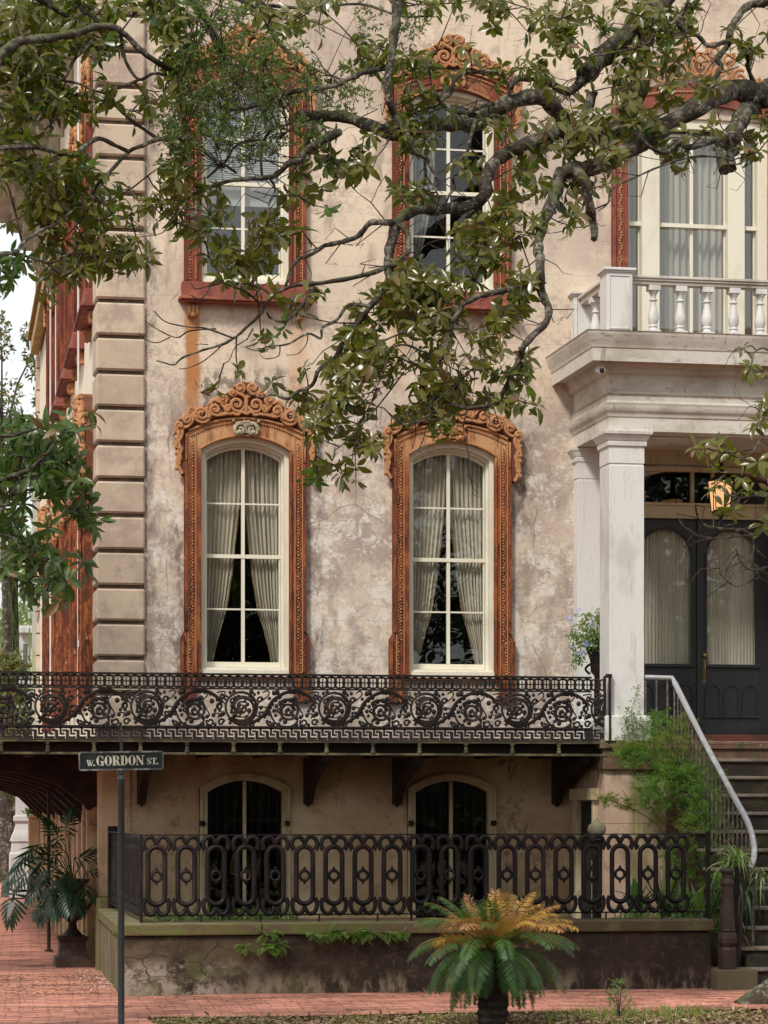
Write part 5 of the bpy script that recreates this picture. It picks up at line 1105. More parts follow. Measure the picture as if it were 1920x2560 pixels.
LIMBS = [
 ([(745,292),(800,290),(857,292),(917,310),(980,335),(1030,324),(1096,312),(1151,308),(1190,312),(1238,275),(1307,245),(1365,250),(1400,289),(1440,325),(1481,341),(1539,325),(1573,272),(1602,205),(1602,116),(1640,30),(1780,-140),(2090,-330)],13,27,21.0,22.2),
 ([(1460,188),(1500,150),(1545,108),(1590,62),(1640,-10),(1760,-160),(2080,-420)],24,30,21.9,22.3),
 ([(1275,222),(1290,200),(1320,195),(1365,202),(1420,230),(1455,200)],7,12,21.4,21.9),
 ([(1480,230),(1470,270),(1440,320)],14,11,21.6,21.4),
 ([(1345,640),(1348,596),(1365,538),(1390,480),(1400,440),(1430,424),(1481,418),(1539,396),(1597,357),(1683,305),(1770,252),(1828,228),(1886,232),(1960,250),(2100,330)],11,32,20.4,22.4),
 ([(1440,425),(1460,452),(1472,505),(1482,560),(1486,596)],16,8,21.0,20.9),
 ([(1351,640),(1351,683),(1355,733),(1372,774),(1359,815),(1316,856),(1298,897),(1265,967),(1232,1008),(1171,1020),(1109,1004),(1056,987)],12,4,20.4,20.2),
 ([(1470,338),(1430,335),(1382,332),(1319,361),(1250,392),(1218,436),(1213,486),(1180,513),(1110,523),(1047,523),(997,550),(977,608),(973,650),(972,683)],19,11,21.2,20.6),
 ([(997,552),(962,557),(926,557),(896,590),(854,605),(811,614),(781,635),(745,650),(727,675),(718,705),(712,718)],8,3,20.7,20.5),
 ([(972,680),(966,717),(925,766),(892,815),(855,860),(839,893),(798,922),(781,963),(745,979),(716,998),(685,987),(653,993),(613,984)],9,1.6,20.6,20.2),
 ([(1000,560),(1020,590),(1018,630),(995,655),(972,668),(903,689),(810,706),(723,718),(671,752),(654,781),(613,822),(567,856),(506,876),(453,896),(434,912),(390,901)],8,1.5,20.6,20.3),
 ([(788,718),(763,752),(716,802),(678,796),(666,777)],4.5,2.5,20.5,20.4),
 ([(584,846),(515,821),(475,818),(415,805),(385,777)],2.6,1.2,20.3,20.3),
 ([(540,822),(475,827),(443,844),(400,827),(362,802)],2.2,1.1,20.3,20.2),
 ([(425,843),(392,857),(360,846),(348,832)],1.7,.8,20.3,20.2),
 ([(660,765),(640,750),(616,730),(580,716),(559,708),(528,714),(515,735),(497,749),(478,738)],3,1.2,20.4,20.3),
 ([(620,738),(635,743),(640,735),(653,718),(676,702),(700,684)],2.2,1.0,20.4,20.3),
 ([(528,714),(490,722),(478,708),(468,692)],1.6,.8,20.3,20.2),
 ([(632,822),(622,840),(616,849),(591,865),(582,880),(572,902),(560,908)],2,1,20.3,20.2),
 ([(550,868),(537,880),(505,905),(470,920),(448,922)],1.8,.9,20.3,20.2),
 ([(520,862),(502,860),(490,862)],1.3,.8,20.3,20.2),
 ([(925,766),(872,762),(843,799),(806,819),(802,846),(769,834),(720,860),(672,866),(640,876),(613,868)],5,1.3,20.4,20.2),
 ([(700,866),(696,890),(664,897),(648,884)],1.8,.9,20.3,20.2),
 ([(770,834),(766,860),(745,884),(715,888)],1.6,.9,20.3,20.2),
 ([(1339,709),(1286,721),(1212,737),(1163,758),(1138,795),(1118,844),(1101,897),(1068,914),(1032,908),(1000,890)],9,3,20.4,20.1),
 ([(1112,782),(1080,790),(1050,806),(1010,830),(960,850)],4,2,20.3,20.1),
 ([(1110,905),(1060,880),(1000,862),(930,900),(860,945)],3.5,1.6,20.2,20.1),
 ([(1109,1006),(1068,1041),(1007,1061),(960,1020)],4,2,20.2,20.1),
 ([(1010,930),(965,990),(917,1049),(870,1100),(835,1127)],2.4,1.2,20.2,20.0),
 ([(900,1085),(884,1120),(878,1155),(850,1160)],1.6,.9,20.1,20.0),
 ([(1171,1020),(1140,960),(1120,930)],3,2,20.2,20.1),
 ([(1125,-500),(1010,-200),(985,-60),(993,0),(990,60),(978,135),(968,200),(973,255),(988,290),(1020,340),(1035,378),(1071,402),(1092,446)],16,4,20.9,20.6),
 ([(1062,400),(1066,440),(1085,468),(1098,494)],4,2.5,20.7,20.6),
 ([(975,168),(917,178),(881,193),(836,214),(781,223),(721,232),(676,247),(637,265),(600,272),(560,275)],8,4,20.8,20.6),
 ([(660,255),(665,300),(675,325),(660,350),(652,385),(655,440)],5,3.5,20.7,20.6),
 ([(850,330),(796,356),(762,382),(748,402),(721,409),(697,433),(667,445),(601,449),(540,461),(480,490),(455,520),(431,554)],11,2,20.8,20.3),
 ([(672,443),(688,473),(673,509),(670,545),(661,581),(640,620),(600,640)],3.5,1.6,20.5,20.3),
 ([(519,443),(545,420),(570,397),(582,372),(616,352),(650,350)],3,3,20.5,20.6),
 ([(500,370),(525,390),(560,410),(590,432)],4,3.5,20.5,20.5),
 ([(1190,300),(1175,350),(1165,385),(1133,415),(1130,440),(1137,470),(1125,485),(1110,520)],5,3,21.0,20.8),
 ([(1020,232),(1050,228),(1085,232),(1103,258),(1125,275),(1165,282),(1200,268),(1235,258)],5,5,20.9,21.2),
 ([(1125,240),(1140,195),(1180,182),(1240,180),(1265,200),(1275,240)],5,4,21.0,21.2),
 ([(2100,-120),(2010,-40),(1920,2),(1872,15),(1842,45),(1824,84),(1821,111),(1794,145),(1803,169),(1782,205),(1768,240)],12,5,22.2,21.8),
 ([(1872,160),(1866,128),(1848,107),(1824,101),(1773,115),(1746,90),(1706,75),(1697,54),(1709,30),(1721,0),(1735,-60)],7,4,22.0,21.5),
 ([(1695,52),(1643,75),(1616,111),(1556,127),(1474,142)],4.5,2.5,21.6,21.4),
 ([(1826,420),(1824,370),(1827,352),(1838,325),(1857,290),(1890,256),(1935,225),(2110,100)],14,30,21.6,22.3),
 ([(1812,425),(1800,380),(1803,352),(1815,335)],14,10,21.4,21.6),
 ([(1815,330),(1782,352),(1721,370),(1700,358),(1661,382),(1613,358),(1575,300)],8,4,21.6,21.3),
 ([(1830,400),(1782,391),(1721,394),(1646,418),(1598,439),(1535,470),(1519,509),(1495,527)],3.5,1.6,21.4,21.2),
 ([(1890,256),(1884,211),(1868,160)],7,6,22.0,22.0),
 ([(2110,700),(2020,1100),(1950,1250),(1893,1337),(1851,1326),(1812,1323),(1759,1313),(1741,1279),(1740,1262)],10,1.8,22.4,20.4),
 ([(1893,1337),(1860,1340),(1800,1345),(1745,1340),(1705,1315)],2.5,1.2,20.6,20.4),
 ([(1990,1180),(1925,1235),(1880,1240),(1850,1245)],3,2,21.5,20.5),
 ([(1985,900),(1930,880),(1905,870),(1880,885)],4,1.5,22,20.8),
 ([(2000,1000),(1940,1010),(1915,1060),(1900,1100),(1870,1140),(1835,1140)],4,1.5,22,20.6),
 ([(1960,1410),(1900,1425),(1880,1450),(1840,1465),(1805,1440),(1798,1420)],2,1.2,21,20.6),
 ([(1960,1405),(1880,1425),(1850,1400),(1840,1372)],2,1.2,21,20.6),
]
for a in LIMBS: NOD += limb(*a, mag)[::2]
rr = random.Random(4)
for i in range(60):
    p = rr.choice(NOD); m = MB()
    if p.x < PX(870, 20.4) and p.z < PZ(690, 20.4): continue
    twiggy(m, rr, p, V((rr.uniform(-1, .3), rr.uniform(-.6, .3), rr.uniform(-.8, .6))), rr.uniform(.25, .6), .006, 2)
    m.build('bare_twig', twigm, mag)
A = 20.4
r9 = random.Random(99); FT = MB()
def bare(p): return p.x < PX(870, 20.4) and p.z < PZ(690, 20.4)
for p0 in NOD:
    if r9.random() < .5 and not bare(p0):
        q1 = p0 + V((r9.uniform(-.25, .25), r9.uniform(-.2, .2), r9.uniform(-.22, .12))); q2 = q1 + rv(r9) * .12; q2.z -= .03; FT.tube([p0, q1, q2, q2 + rv(r9) * .08], [.005, .0035, .0025, .0015], 4)
tag(FT.build('twigs', twigm, mag), kind='stuff')
BL_ = [ # cx, cy, rx, ry, count, Y
 (880,70,120,70,11,21),(700,20,120,40,12,21),(560,-10,120,40,10,21),(1100,10,60,30,5,21.2),(1420,0,60,30,6,21.6),(1600,10,90,30,8,21.8),(1700,120,60,50,7,21.6),(1560,180,60,60,7,21.5),(960,-40,120,50,8,21),(1190,30,95,40,9,21.2),(1085,195,110,55,13,21),(1010,190,60,50,5,21),(1330,85,35,45,6,21.4),(1330,215,70,60,11,21.3),(1420,120,70,90,8,21.6),
 (1510,40,130,50,14,21.8),(1500,235,70,70,8,21.4),(1640,150,110,110,22,21.6),(1720,230,80,60,10,21.5),(1600,240,60,80,8,21.4),(1750,60,60,40,5,21.8),(1890,110,40,80,7,21.9),(1890,350,50,60,9,21.5),(1560,340,120,60,14,21.2),(1700,340,90,50,9,21.3),
 (1240,300,60,40,5,21),(1330,350,80,60,9,20.9),(1415,370,50,60,7,20.8),(1070,260,90,30,8,20.9),(1150,370,50,50,4,20.8),(1020,300,50,60,6,20.8),
 (860,370,80,40,9,20.7),(900,440,60,60,9,20.6),(1010,430,60,50,7,20.6),(740,440,55,60,7,20.6),(800,500,25,25,2,20.5),(755,555,25,25,2,20.5),(480,500,50,40,5,20.5),(620,560,90,40,10,20.5),(600,640,100,60,15,20.4),(545,600,40,60,5,20.4),(700,620,50,40,5,20.5),(490,600,30,40,3,20.4),
 (1290,450,90,60,12,20.7),(1250,530,90,60,12,20.6),(1320,560,60,60,9,20.5),(1440,500,50,70,8,20.8),(1470,400,60,50,7,20.9),(1200,610,90,60,11,20.5),(1510,450,40,50,4,20.9),
 (1150,680,130,60,22,20.4),(1270,660,60,60,8,20.4),(1000,730,90,40,13,20.4),(1080,770,120,50,16,20.3),(960,800,90,60,14,20.3),(900,850,60,60,8,20.3),(1310,740,50,40,5,20.4),(1180,800,80,50,8,20.3),
 (1010,900,130,60,22,20.2),(900,960,90,50,15,20.2),(1060,1000,120,50,18,20.2),(1200,960,100,50,13,20.2),(1270,900,70,60,8,20.2),(840,1010,60,40,8,20.1),(830,1060,70,50,9,20.1),(780,1100,30,40,4,20.1),(785,1165,25,25,3,20.1),(860,1165,30,18,3,20.0),(940,1080,60,30,6,20.1),(1080,1075,25,25,3,20.1),(1320,1005,30,30,3,20.2),(1310,930,30,40,3,20.2),
 (742,760,40,30,3,20.4),(810,745,30,25,2,20.4),(690,830,25,25,2,20.3),(705,720,20,15,1,20.4),(575,945,18,10,2,20.2),(645,955,16,16,1,20.2),(820,940,20,30,2,20.2),(1290,1100,0,0,0,20),
 (1789,1216,18,14,3,20.4),(1835,1262,20,18,3,20.4),(1822,1137,20,18,3,20.6),(1869,1160,25,20,4,20.6),(1906,1075,12,20,2,20.6),(1912,1000,10,20,2,20.8),(1880,885,18,12,2,20.8),(1916,1220,12,20,2,20.6),(1850,1210,20,25,2,20.5),(1910,1280,10,10,1,20.6),
]
foliage(mag, NOD, BL_, [mag_leaf, mag_leaf2], .130, .056, 21)

# ---------------------------------------------------------------- second tree, rooted left of the frame: its crown fills the upper left
YB = 20.2; tb2 = P3(-420, 2019, 19.2)
mag2 = thing('left_magnolia_tree', (tb2.x, tb2.y, 0), 'dense magnolia crown filling the upper left before the roof eave', 'tree')
sp_ = smooth_pts([V((tb2.x, tb2.y, -.2)), P3(-400, 1700, 19.3), P3(-420, 900, 19.4), P3(-380, 300, 19.6), P3(-340, -200, 19.8), P3(-300, -700, 20)], 5)
m = MB(); m.tube(sp_, [.36 - .007 * i for i in range(len(sp_))], 14, jag=.06); m.build('trunk', bark, mag2, smooth=True)
NOD2 = []
L2 = [
 ([(-370,350),(-150,300),(-40,200),(30,112),(121,95),(181,84),(247,66),(286,69),(316,90),(371,142),(434,178),(480,195)],12,6,19.6,20.5),
 ([(301,81),(307,121),(316,157),(347,199),(386,183),(434,195)],4.5,4,20.4,20.5),
 ([(350,198),(316,214),(286,223),(265,232),(235,226),(193,208),(136,199),(90,190)],4,3,20.4,20.2),
 ([(271,235),(295,268),(326,298),(377,335),(400,350)],5,4,20.4,20.5),
 ([(240,92),(215,120),(185,150),(165,190),(135,215)],5,3,20.3,20.2),
 ([(480,345),(428,347),(392,349),(356,364),(322,379),(280,424),(247,457),(232,491),(262,510),(300,560)],6,3,20.5,20.2),
 ([(322,379),(289,364),(247,346),(211,367),(178,391),(121,373),(60,367),(-80,380),(-380,420)],5,9,20.4,19.6),
 ([(-390,700),(-150,650),(0,635),(39,632),(60,605),(99,578),(145,557),(190,520)],7,2.5,19.4,20.0),
 ([(39,632),(70,642),(105,653),(135,655),(166,638),(210,632),(256,638),(300,625)],4,2,19.9,20.2),
 ([(54,602),(45,560),(39,533),(30,500),(21,467)],3,2,19.9,19.9),
 ([(110,653),(150,685),(200,692),(240,680)],2,1.4,20.1,20.2),
 ([(160,390),(150,430),(140,460),(120,480)],3,2,20.3,20.1),
 ([(-380,-100),(-100,-80),(60,-20),(150,30),(240,90)],10,5,19.8,20.4),
 ([(180,10),(235,45),(262,75)],4,3,20.3,20.4),
 ([(460,560),(430,553)],1.5,1.2,20.3,20.3),
]
for a in L2: NOD2 += limb(*a, mag2)[::2]
BL2 = [(70,60,90,70,18,20.2),(25,60,50,80,12,20.1),(20,180,40,60,8,20.1),(330,20,110,35,10,20.4),(200,30,120,60,20,20.3),(60,150,80,60,16,20.1),(160,140,90,60,14,20.2),(330,60,90,60,16,20.4),(420,40,60,50,8,20.4),(120,230,110,60,20,20.2),(40,260,60,70,17,20.0),(60,340,80,50,13,20.0),(170,300,50,50,7,20.2),(60,430,90,60,18,20.0),(150,440,90,70,20,20.1),(215,490,60,50,10,20.2),(120,520,90,50,14,20.1),(265,440,40,50,4,20.3),(30,520,40,50,7,19.9),(290,500,35,40,4,20.3),(285,560,20,25,2,20.2),
  (215,205,30,20,3,20.3),(335,245,30,20,2,20.4),(400,250,35,40,4,20.5),(290,120,50,30,4,20.4),(130,600,50,25,4,20.1),(190,640,90,30,13,20.2),(280,635,50,35,9,20.3),(325,605,25,22,3,20.3),(170,690,60,18,5,20.2),(420,430,60,50,8,20.5),(400,510,35,35,4,20.4),(470,540,50,40,5,20.4),(370,520,30,40,3,20.4),(15,700,25,30,0,20),(400,120,50,50,6,20.5),(450,130,40,60,6,20.5)]
foliage(mag2, NOD2, BL2, [mag_leaf, mag_leaf2], .130, .052, 33, kd=1.32)
# ---------------------------------------------------------------- fine-leaved live oak between them
tb3 = P3(-900, 2019, 26.0)
oak = thing('live_oak_tree', (tb3.x, tb3.y, 0), 'fine leaved bright green live oak spray in the upper centre left', 'tree')
sp_ = smooth_pts([V((tb3.x, tb3.y, -.2)), P3(-880, 1500, 25.5), P3(-800, 600, 25), P3(-650, -400, 24)], 5); m = MB(); m.tube(sp_, [.5 - .012 * i for i in range(len(sp_))], 14, jag=.05); m.build('trunk', bark, oak, smooth=True)
NOD3 = []
for a in [([(-660,-380),(-300,-420),(100,-250),(420,-60),(520,60),(570,160),(600,230)],22,5,24,20.7),([(420,-60),(560,-20),(650,30),(700,110),(760,160),(830,190)],10,3,22,20.8),([(520,60),(480,140),(450,230),(460,330)],6,2.5,21.2,20.6),([(560,150),(640,190),(700,250),(720,330)],5,2.5,20.9,20.6),([(640,10),(760,20),(900,10),(1000,40),(1080,40)],5,2,21.6,21),([(600,230),(560,300),(540,380),(560,420)],4,2,20.7,20.5)]: NOD3 += limb(*a, oak)
lv = Leaves(); tw = MB(); rr = random.Random(8)
for cx, cy, rx, ry, cnt, Y in [(560,110,130,110,90,20.9),(600,260,140,90,120,20.7),(500,330,90,60,70,20.6),(700,180,90,90,60,20.8),(470,180,50,90,45,20.7),(740,330,60,40,26,20.7),(830,220,90,60,26,20.8),(520,30,100,40,40,21),(650,390,60,30,16,20.6),(930,40,40,50,8,21.1),(1040,40,60,40,9,21.1),(1010,90,60,50,6,21.1),(880,250,60,40,12,20.8),(600,170,200,120,60,20.9),(460,400,50,40,22,20.5),(430,300,40,50,20,20.6)]:
    for _ in range(cnt):
        a = rr.uniform(0, 6.28); q_ = math.sqrt(rr.random()); p = P3(cx + rx * q_ * math.cos(a), cy + ry * q_ * math.sin(a), Y + rr.uniform(-.5, .5))
        n_ = min(NOD3, key=lambda k_: (k_ - p).length_squared); d = p - n_
        if rr.random() < .5: tw.tube([n_, n_ + d * .5 + V((0, 0, .03)), p], [.005, .004, .0025], 3)
        ax = (d.normalized() + rv(rr) * .9).normalized(); l_ = rr.uniform(.12, .22); tw.tube([p - ax * l_ * .5, p + ax * l_ * .5], [.0025, .0015], 3)
        for k in range(rr.randint(11, 17)):
            u = rr.uniform(-.5, .5); c = p + ax * l_ * u + rv(rr) * .02; lv.quad(c, ax * .4 + rv(rr), rv(rr) + V((0, 0, .6)), rr.uniform(.035, .06), .017)
tag(tw.build('twigs', twigm, oak), kind='stuff'); lv.build('crown', oak_leaf, oak, smooth=False)
# ---------------------------------------------------------------- lower left magnolia spray, nearer the camera
tb4 = P3(-520, 2019, 18.2); mag3 = thing('young_magnolia_tree', (tb4.x, tb4.y, 0), 'glossy dark green magnolia spray hanging before the rusted side windows at left', 'tree')
sp_ = smooth_pts([V((tb4.x, tb4.y, -.2)), P3(-500, 1700, 18.2), P3(-480, 1300, 18.2), P3(-440, 900, 18.3), P3(-400, 500, 18.4)], 5); m = MB(); m.tube(sp_, [.2 - .006 * i for i in range(len(sp_))], 10, jag=.05); m.build('trunk', bark, mag3, smooth=True)
NOD4 = []
for a in [([(-480,1300),(-200,1250),(0,1199),(51,1182),(83,1167),(120,1130),(150,1090)],9,2,18.2,18.6),([(-150,1240),(0,1265),(22,1245),(51,1200),(60,1150),(90,1090)],5,2,18.3,18.6),([(22,1245),(50,1230),(85,1223),(110,1213),(146,1228),(171,1265),(203,1287)],2.6,1.4,18.5,18.6),([(-460,1050),(-200,1060),(0,1090),(60,1080),(130,1060)],7,2,18.3,18.6),([(-300,1400),(-100,1420),(0,1440),(60,1450),(90,1440)],5,2,18.3,18.6),([(-300,1300),(-100,1330),(20,1340),(50,1370),(90,1430)],4,2,18.3,18.6)]: NOD4 += limb(*a, mag3)[::2]
foliage(mag3, NOD4, [(30,1065,55,35,11,18.6),(100,1090,55,38,12,18.6),(160,1070,35,32,7,18.7),(60,1140,60,34,11,18.5),(135,1150,50,38,11,18.6),(185,1135,26,34,6,18.7),(205,1185,20,24,4,18.7),(185,1240,30,35,5,18.6),(240,1290,30,30,5,18.7),(10,1180,30,40,5,18.5),(120,1200,50,30,6,18.6),(30,1290,50,35,7,18.5),(60,1350,50,40,8,18.5),(100,1400,45,35,8,18.6),(80,1460,60,30,9,18.6),(20,1400,35,35,5,18.5),(150,1420,25,20,2,18.6),
   (25,665,30,25,4,19.5),(70,790,15,15,0,19),(15,720,20,40,3,19.5)], [mag_left, mag_leaf2], .135, .048, 41, nl=(6, 10))
# ---------------------------------------------------------------- plants built of ribbons, needles and fronds
def ribbon(lv, p, d, L, W, droop, n=6, mi=0, twist=0.0, kink=None):
    d = V(d).normalized(); pts = []; cur = V(p); dd = V(d)
    for i in range(n + 1):
        pts.append(V(cur)); cur = cur + dd * (L / n); dd = (dd + V((0, 0, -droop / n * (1 + i * .5)))).normalized()
        if kink and i == kink: dd = (dd + V((0, 0, -1.6))).normalized()
    k = len(lv.v)
    for i, q_ in enumerate(pts):
        t = (pts[min(i + 1, n)] - pts[max(0, i - 1)]).normalized(); a = t.cross(V((0, 0, 1))); a = a.normalized() if a.length > 1e-3 else V((1, 0, 0))
        a = (a * math.cos(twist) + t.cross(a) * math.sin(twist)); u = i / n; w_ = W * (.55 + .45 * min(1, u * 4)) * (1 - u ** 3) * .5 + .0006
        lv.v += [q_ + a * w_, q_ - a * w_]
    for i in range(n): lv.f.append((k + 2*i, k + 2*i + 1, k + 2*i + 3, k + 2*i + 2)); lv.m.append(mi)
def strap_plant(name, base, cnt, L, W, mats, label, cat, seed, droop=(.6, 1.6), el=(.3, 1.3), group=None, spread=.03):
    rr = random.Random(seed); th = thing(name, (base.x, base.y, base.z), label, cat, group); lv = Leaves()
    for i in range(cnt):
        a = rr.uniform(0, 2 * PI); e_ = rr.uniform(*el); d = V((math.cos(a) * math.cos(e_), math.sin(a) * math.cos(e_), math.sin(e_)))
        ribbon(lv, base + V((rr.uniform(-spread, spread), rr.uniform(-spread, spread), 0)), d, L * rr.uniform(.6, 1.1), W * rr.uniform(.7, 1.2), rr.uniform(*droop), 7, rr.randrange(len(mats)), rr.uniform(-.5, .5))
    lv.build('leaves', mats, th, smooth=False); return th
g_bright = leafmat('bright_blade', (.10, .22, .03), (.20, .34, .06), (.12, .2, .05), rough=.4, nsc=5, trans=.3, tcol=(.35, .55, .08))
g_pale = leafmat('pale_strap_leaf', (.24, .34, .12), (.42, .50, .26), (.2, .28, .1), rough=.4, nsc=7, trans=.25, tcol=(.4, .5, .15))
g_dark = leafmat('dark_strap_leaf', (.025, .065, .025), (.05, .11, .04), (.03, .06, .03), rough=.35, nsc=5, trans=.15)
g_feather = leafmat('feathery_green', (.11, .27, .025), (.20, .40, .04), (.07, .15, .02), rough=.5, nsc=2, trans=.35, tcol=(.28, .5, .06))
g_feather2 = leafmat('feathery_yellow_green', (.16, .24, .03), (.26, .30, .06), (.14, .2, .03), rough=.5, nsc=2, trans=.35, tcol=(.4, .5, .08))
# asparagus fern spilling over the stoop
rr = random.Random(17)
af = thing('asparagus_fern', P3(1760, 2200, 26.3), 'feathery bright green asparagus fern bushing beside the stair handrail', 'fern')
lv = Leaves(); stm = MB(); root = P3(1745, 2230, 26.3)
for cx, cy, rx, ry, cnt, Y, mi in [(1590,1868,45,22,22,26.9,1),(1655,1820,35,40,16,26.9,0),(1625,1900,60,40,34,26.8,0),(1690,1880,70,60,46,26.8,1),(1700,1960,75,65,60,26.6,0),(1755,1935,50,50,34,26.6,0),(1640,1980,50,45,24,26.7,0),(1765,2015,45,60,40,26.4,0),(1730,2080,40,50,26,26.4,1),(1790,2075,35,40,24,26.3,0),(1650,2050,50,50,10,26.8,1),(1700,2150,45,60,22,26.4,0),(1775,2160,50,50,22,26.2,0),(1510,1998,30,6,9,26.9,1),(1560,2010,35,14,8,26.9,1),(1700,1800,40,18,10,27.0,1),(1800,2260,30,80,26,25.6,0),(1570,1885,30,18,12,26.9,0),(1700,2240,40,50,14,26.3,0),(1850,1985,5,5,0,26,0)]:
    for _ in range(int(cnt * 1.3)):
        a = rr.uniform(0, 6.28); q_ = math.sqrt(rr.random()); p = P3(cx + rx * q_ * math.cos(a), cy + ry * q_ * math.sin(a), Y + rr.uniform(-.28, .1))
        ax = V((rr.uniform(-1, 1), rr.uniform(-.6, .6), rr.uniform(-.7, .4))).normalized(); l_ = rr.uniform(.14, .26)
        stm.tube([p - ax * l_ * .5, p + V((0, 0, .01)), p + ax * l_ * .5], .0016, 3)
        for k in range(90):
            u = rr.uniform(-.5, .5); c = p + ax * l_ * u; lv.quad(c, ax * .5 + rv(rr), rv(rr), rr.uniform(.03, .065) * (1 - abs(u)), .0048, mi)
for tx, ty in [(1620,1900),(1690,1880),(1700,1960),(1755,1935),(1765,2015),(1650,1990),(1520,1998),(1655,1820),(1790,2075)]:
    e_ = P3(tx, ty, 26.7); stm.tube(smooth_pts([root + V((rr.uniform(-.15, .15), 0, -.5)), root.lerp(e_, .5) + V((.12, 0, .12)), e_], 5), .005, 4)
stm.build('stems', twigm, af); lv.build('needles', [g_feather, g_feather2], af, smooth=False)
# creeping ivy on the column base
iv = thing('climbing_ivy', P3(1590, 1850, YE - .1), 'small leaved creeper climbing the foot of the white porch column', 'vine'); lv = Leaves(); tw = MB(); ivm = leafmat('ivy_leaf', (.09, .16, .045), (.16, .24, .07), (.1, .15, .06), rough=.45, nsc=9, trans=.25)
for path, n_, sp_ in (([(1590, 1850), (1578, 1800), (1580, 1770), (1592, 1735), (1596, 1712)], 60, 5), ([(1575, 1850), (1565, 1800), (1572, 1765)], 50, 8), ([(1610, 1852), (1606, 1815), (1600, 1790)], 60, 12), ([(1630, 1855), (1628, 1820), (1615, 1795)], 40, 10), ([(1560, 1852), (1562, 1835)], 40, 12), ([(1585, 1852), (1590, 1820), (1590, 1800)], 70, 16), ([(1530, 1862), (1560, 1875), (1600, 1885), (1560, 1895)], 60, 14), ([(1640, 1862), (1680, 1860), (1900, 1862)], 40, 4)):
    pts = [P3(a, b, YE - .08) for a, b in path]; tw.tube(pts, .003, 4)
    for _ in range(n_):
        i = rr.randrange(len(pts) - 1); p = pts[i].lerp(pts[i + 1], rr.random()) + V((rr.gauss(0, sp_ * .0043), -rr.uniform(.0, .03), rr.gauss(0, sp_ * .0030))); lv.quad(p, V((rr.uniform(-1, 1), -.3, rr.uniform(-1, .6))), V((rr.uniform(-.4, .4), -1, .5)), rr.uniform(.018, .036), .02)
tw.build('stem', twigm, iv); lv.build('leaves', ivm, iv, smooth=False)
# plumbago in an iron urn on the landing
ub = P3(1497, 1700, 28.0)
urn = thing('iron_planter', (ub.x, ub.y, LZ), 'dark iron planter urn between the two white porch columns', 'urn'); s_ = 28.0 / 6385
m = MB(); m.lathe([(.16, LZ), (.15, LZ + .12), (.06, LZ + .2), (.05, CH + (VY - 1690) * s_), (.09, CH + (VY - 1680) * s_), (.10, CH + (VY - 1650) * s_), (.14, CH + (VY - 1622) * s_), (.15, CH + (VY - 1618) * s_), (.10, CH + (VY - 1620) * s_)], ub.x, ub.y, 14); m.build('bowl', black_iron, urn, smooth=True)
m = MB()
for sg in (-1, 1): m = MB(); m.tube([(ub.x + sg * (.10 + .05 * math.sin(PI * i / 8)), ub.y, CH + (VY - 1685 + 24 * i / 8) * s_) for i in range(9)], .014, 6); m.build('handle', black_iron, urn, smooth=True)
pb = thing('plumbago', P3(1497, 1620, 28.0), 'bright green plumbago with pale blue flowers spilling from the iron planter', 'plant'); lv = Leaves(); tw = MB()
for cx, cy, rx, ry, cnt in [(1485,1565,35,30,70),(1460,1585,35,30,60),(1480,1610,40,30,80),(1450,1620,25,40,50),(1442,1650,14,25,26),(1430,1590,16,8,14),(1495,1540,10,20,14),(1465,1535,28,8,14),(1500,1590,16,50,50)]:
    for _ in range(cnt):
        a = rr.uniform(0, 6.28); q_ = math.sqrt(rr.random()); p = P3(cx + rx * q_ * math.cos(a), cy + ry * q_ * math.sin(a), 28.0 + rr.uniform(-.15, .15))
        for k in range(4): lv.quad(p + rv(rr) * .015, rv(rr), rv(rr) + V((0, 0, .5)), rr.uniform(.025, .045), .02)
        if rr.random() < .15: tw.tube([P3(1495, 1618, 28.0), P3(1495, 1618, 28).lerp(p, .5) + V((0, 0, .05)), p], .003, 3)
tw.build('stems', twigm, pb); lv.build('leaves', g_bright, pb, smooth=False)
fl = Leaves()
for cx, cy in [(1422,1545),(1430,1548),(1446,1525),(1482,1558),(1486,1562),(1464,1612),(1470,1610),(1448,1634),(1455,1630),(1500,1620),(1428,1615)]:
    for k in range(16): p = P3(cx + rr.gauss(0, 4), cy + rr.gauss(0, 4), 27.85 + rr.uniform(-.05, .05)); fl.quad(p, rv(rr), V((0, -1, .3)) + rv(rr) * .5, .016, .014)
fl.build('flowers', M('plumbago_blue', (.36, .42, .74)), pb, smooth=False)
# garden plants behind the railing
strap_plant('spider_plant', P3(1838, 2158, 24.75), 90, .34, .016, [g_pale, g_bright, g_pale], 'pale striped strap leaves bursting beside the newel post', 'plant', 1, droop=(.5, 2.4), el=(-.1, 1.3), spread=.04)
tb_ = P3(1838, 2240, 24.8); pt = thing('tall_plant_pot', (tb_.x, tb_.y, 0), 'dark tall pot under the striped strap leaves behind the newel', 'pot'); m = MB(); m.lathe([(.10, -.1), (.09, .1), (.06, .3), (.07, .6), (.12, PZ(2180, 24.8, 1838)), (.13, PZ(2166, 24.8, 1838)), (.10, PZ(2168, 24.8, 1838))], tb_.x, tb_.y, 12); m.build('pot_body', black_iron, pt, smooth=True)
strap_plant('trailing_strap_plant', P3(1905, 2190, 24.9), 34, .45, .014, [g_pale, g_dark, g_pale], 'long pale blades trailing over the steps at the right edge', 'plant', 2, droop=(1.2, 3.2), el=(-.1, .9))
strap_plant('dark_strap_plant', P3(1855, 2215, 24.95), 60, .55, .02, [g_dark], 'dark arching strap leaves hanging behind the newel post', 'plant', 3, droop=(2.0, 4.2), el=(-.2, .8), spread=.12)  # dark green is the leaves' own colour
strap_plant('yucca', P3(1665, 2292, 25.6), 46, .62, .03, [g_dark, g_dark, g_bright], 'spiky dark green yucca behind the right end of the railing', 'plant', 4, droop=(.0, .25), el=(.3, 1.4))
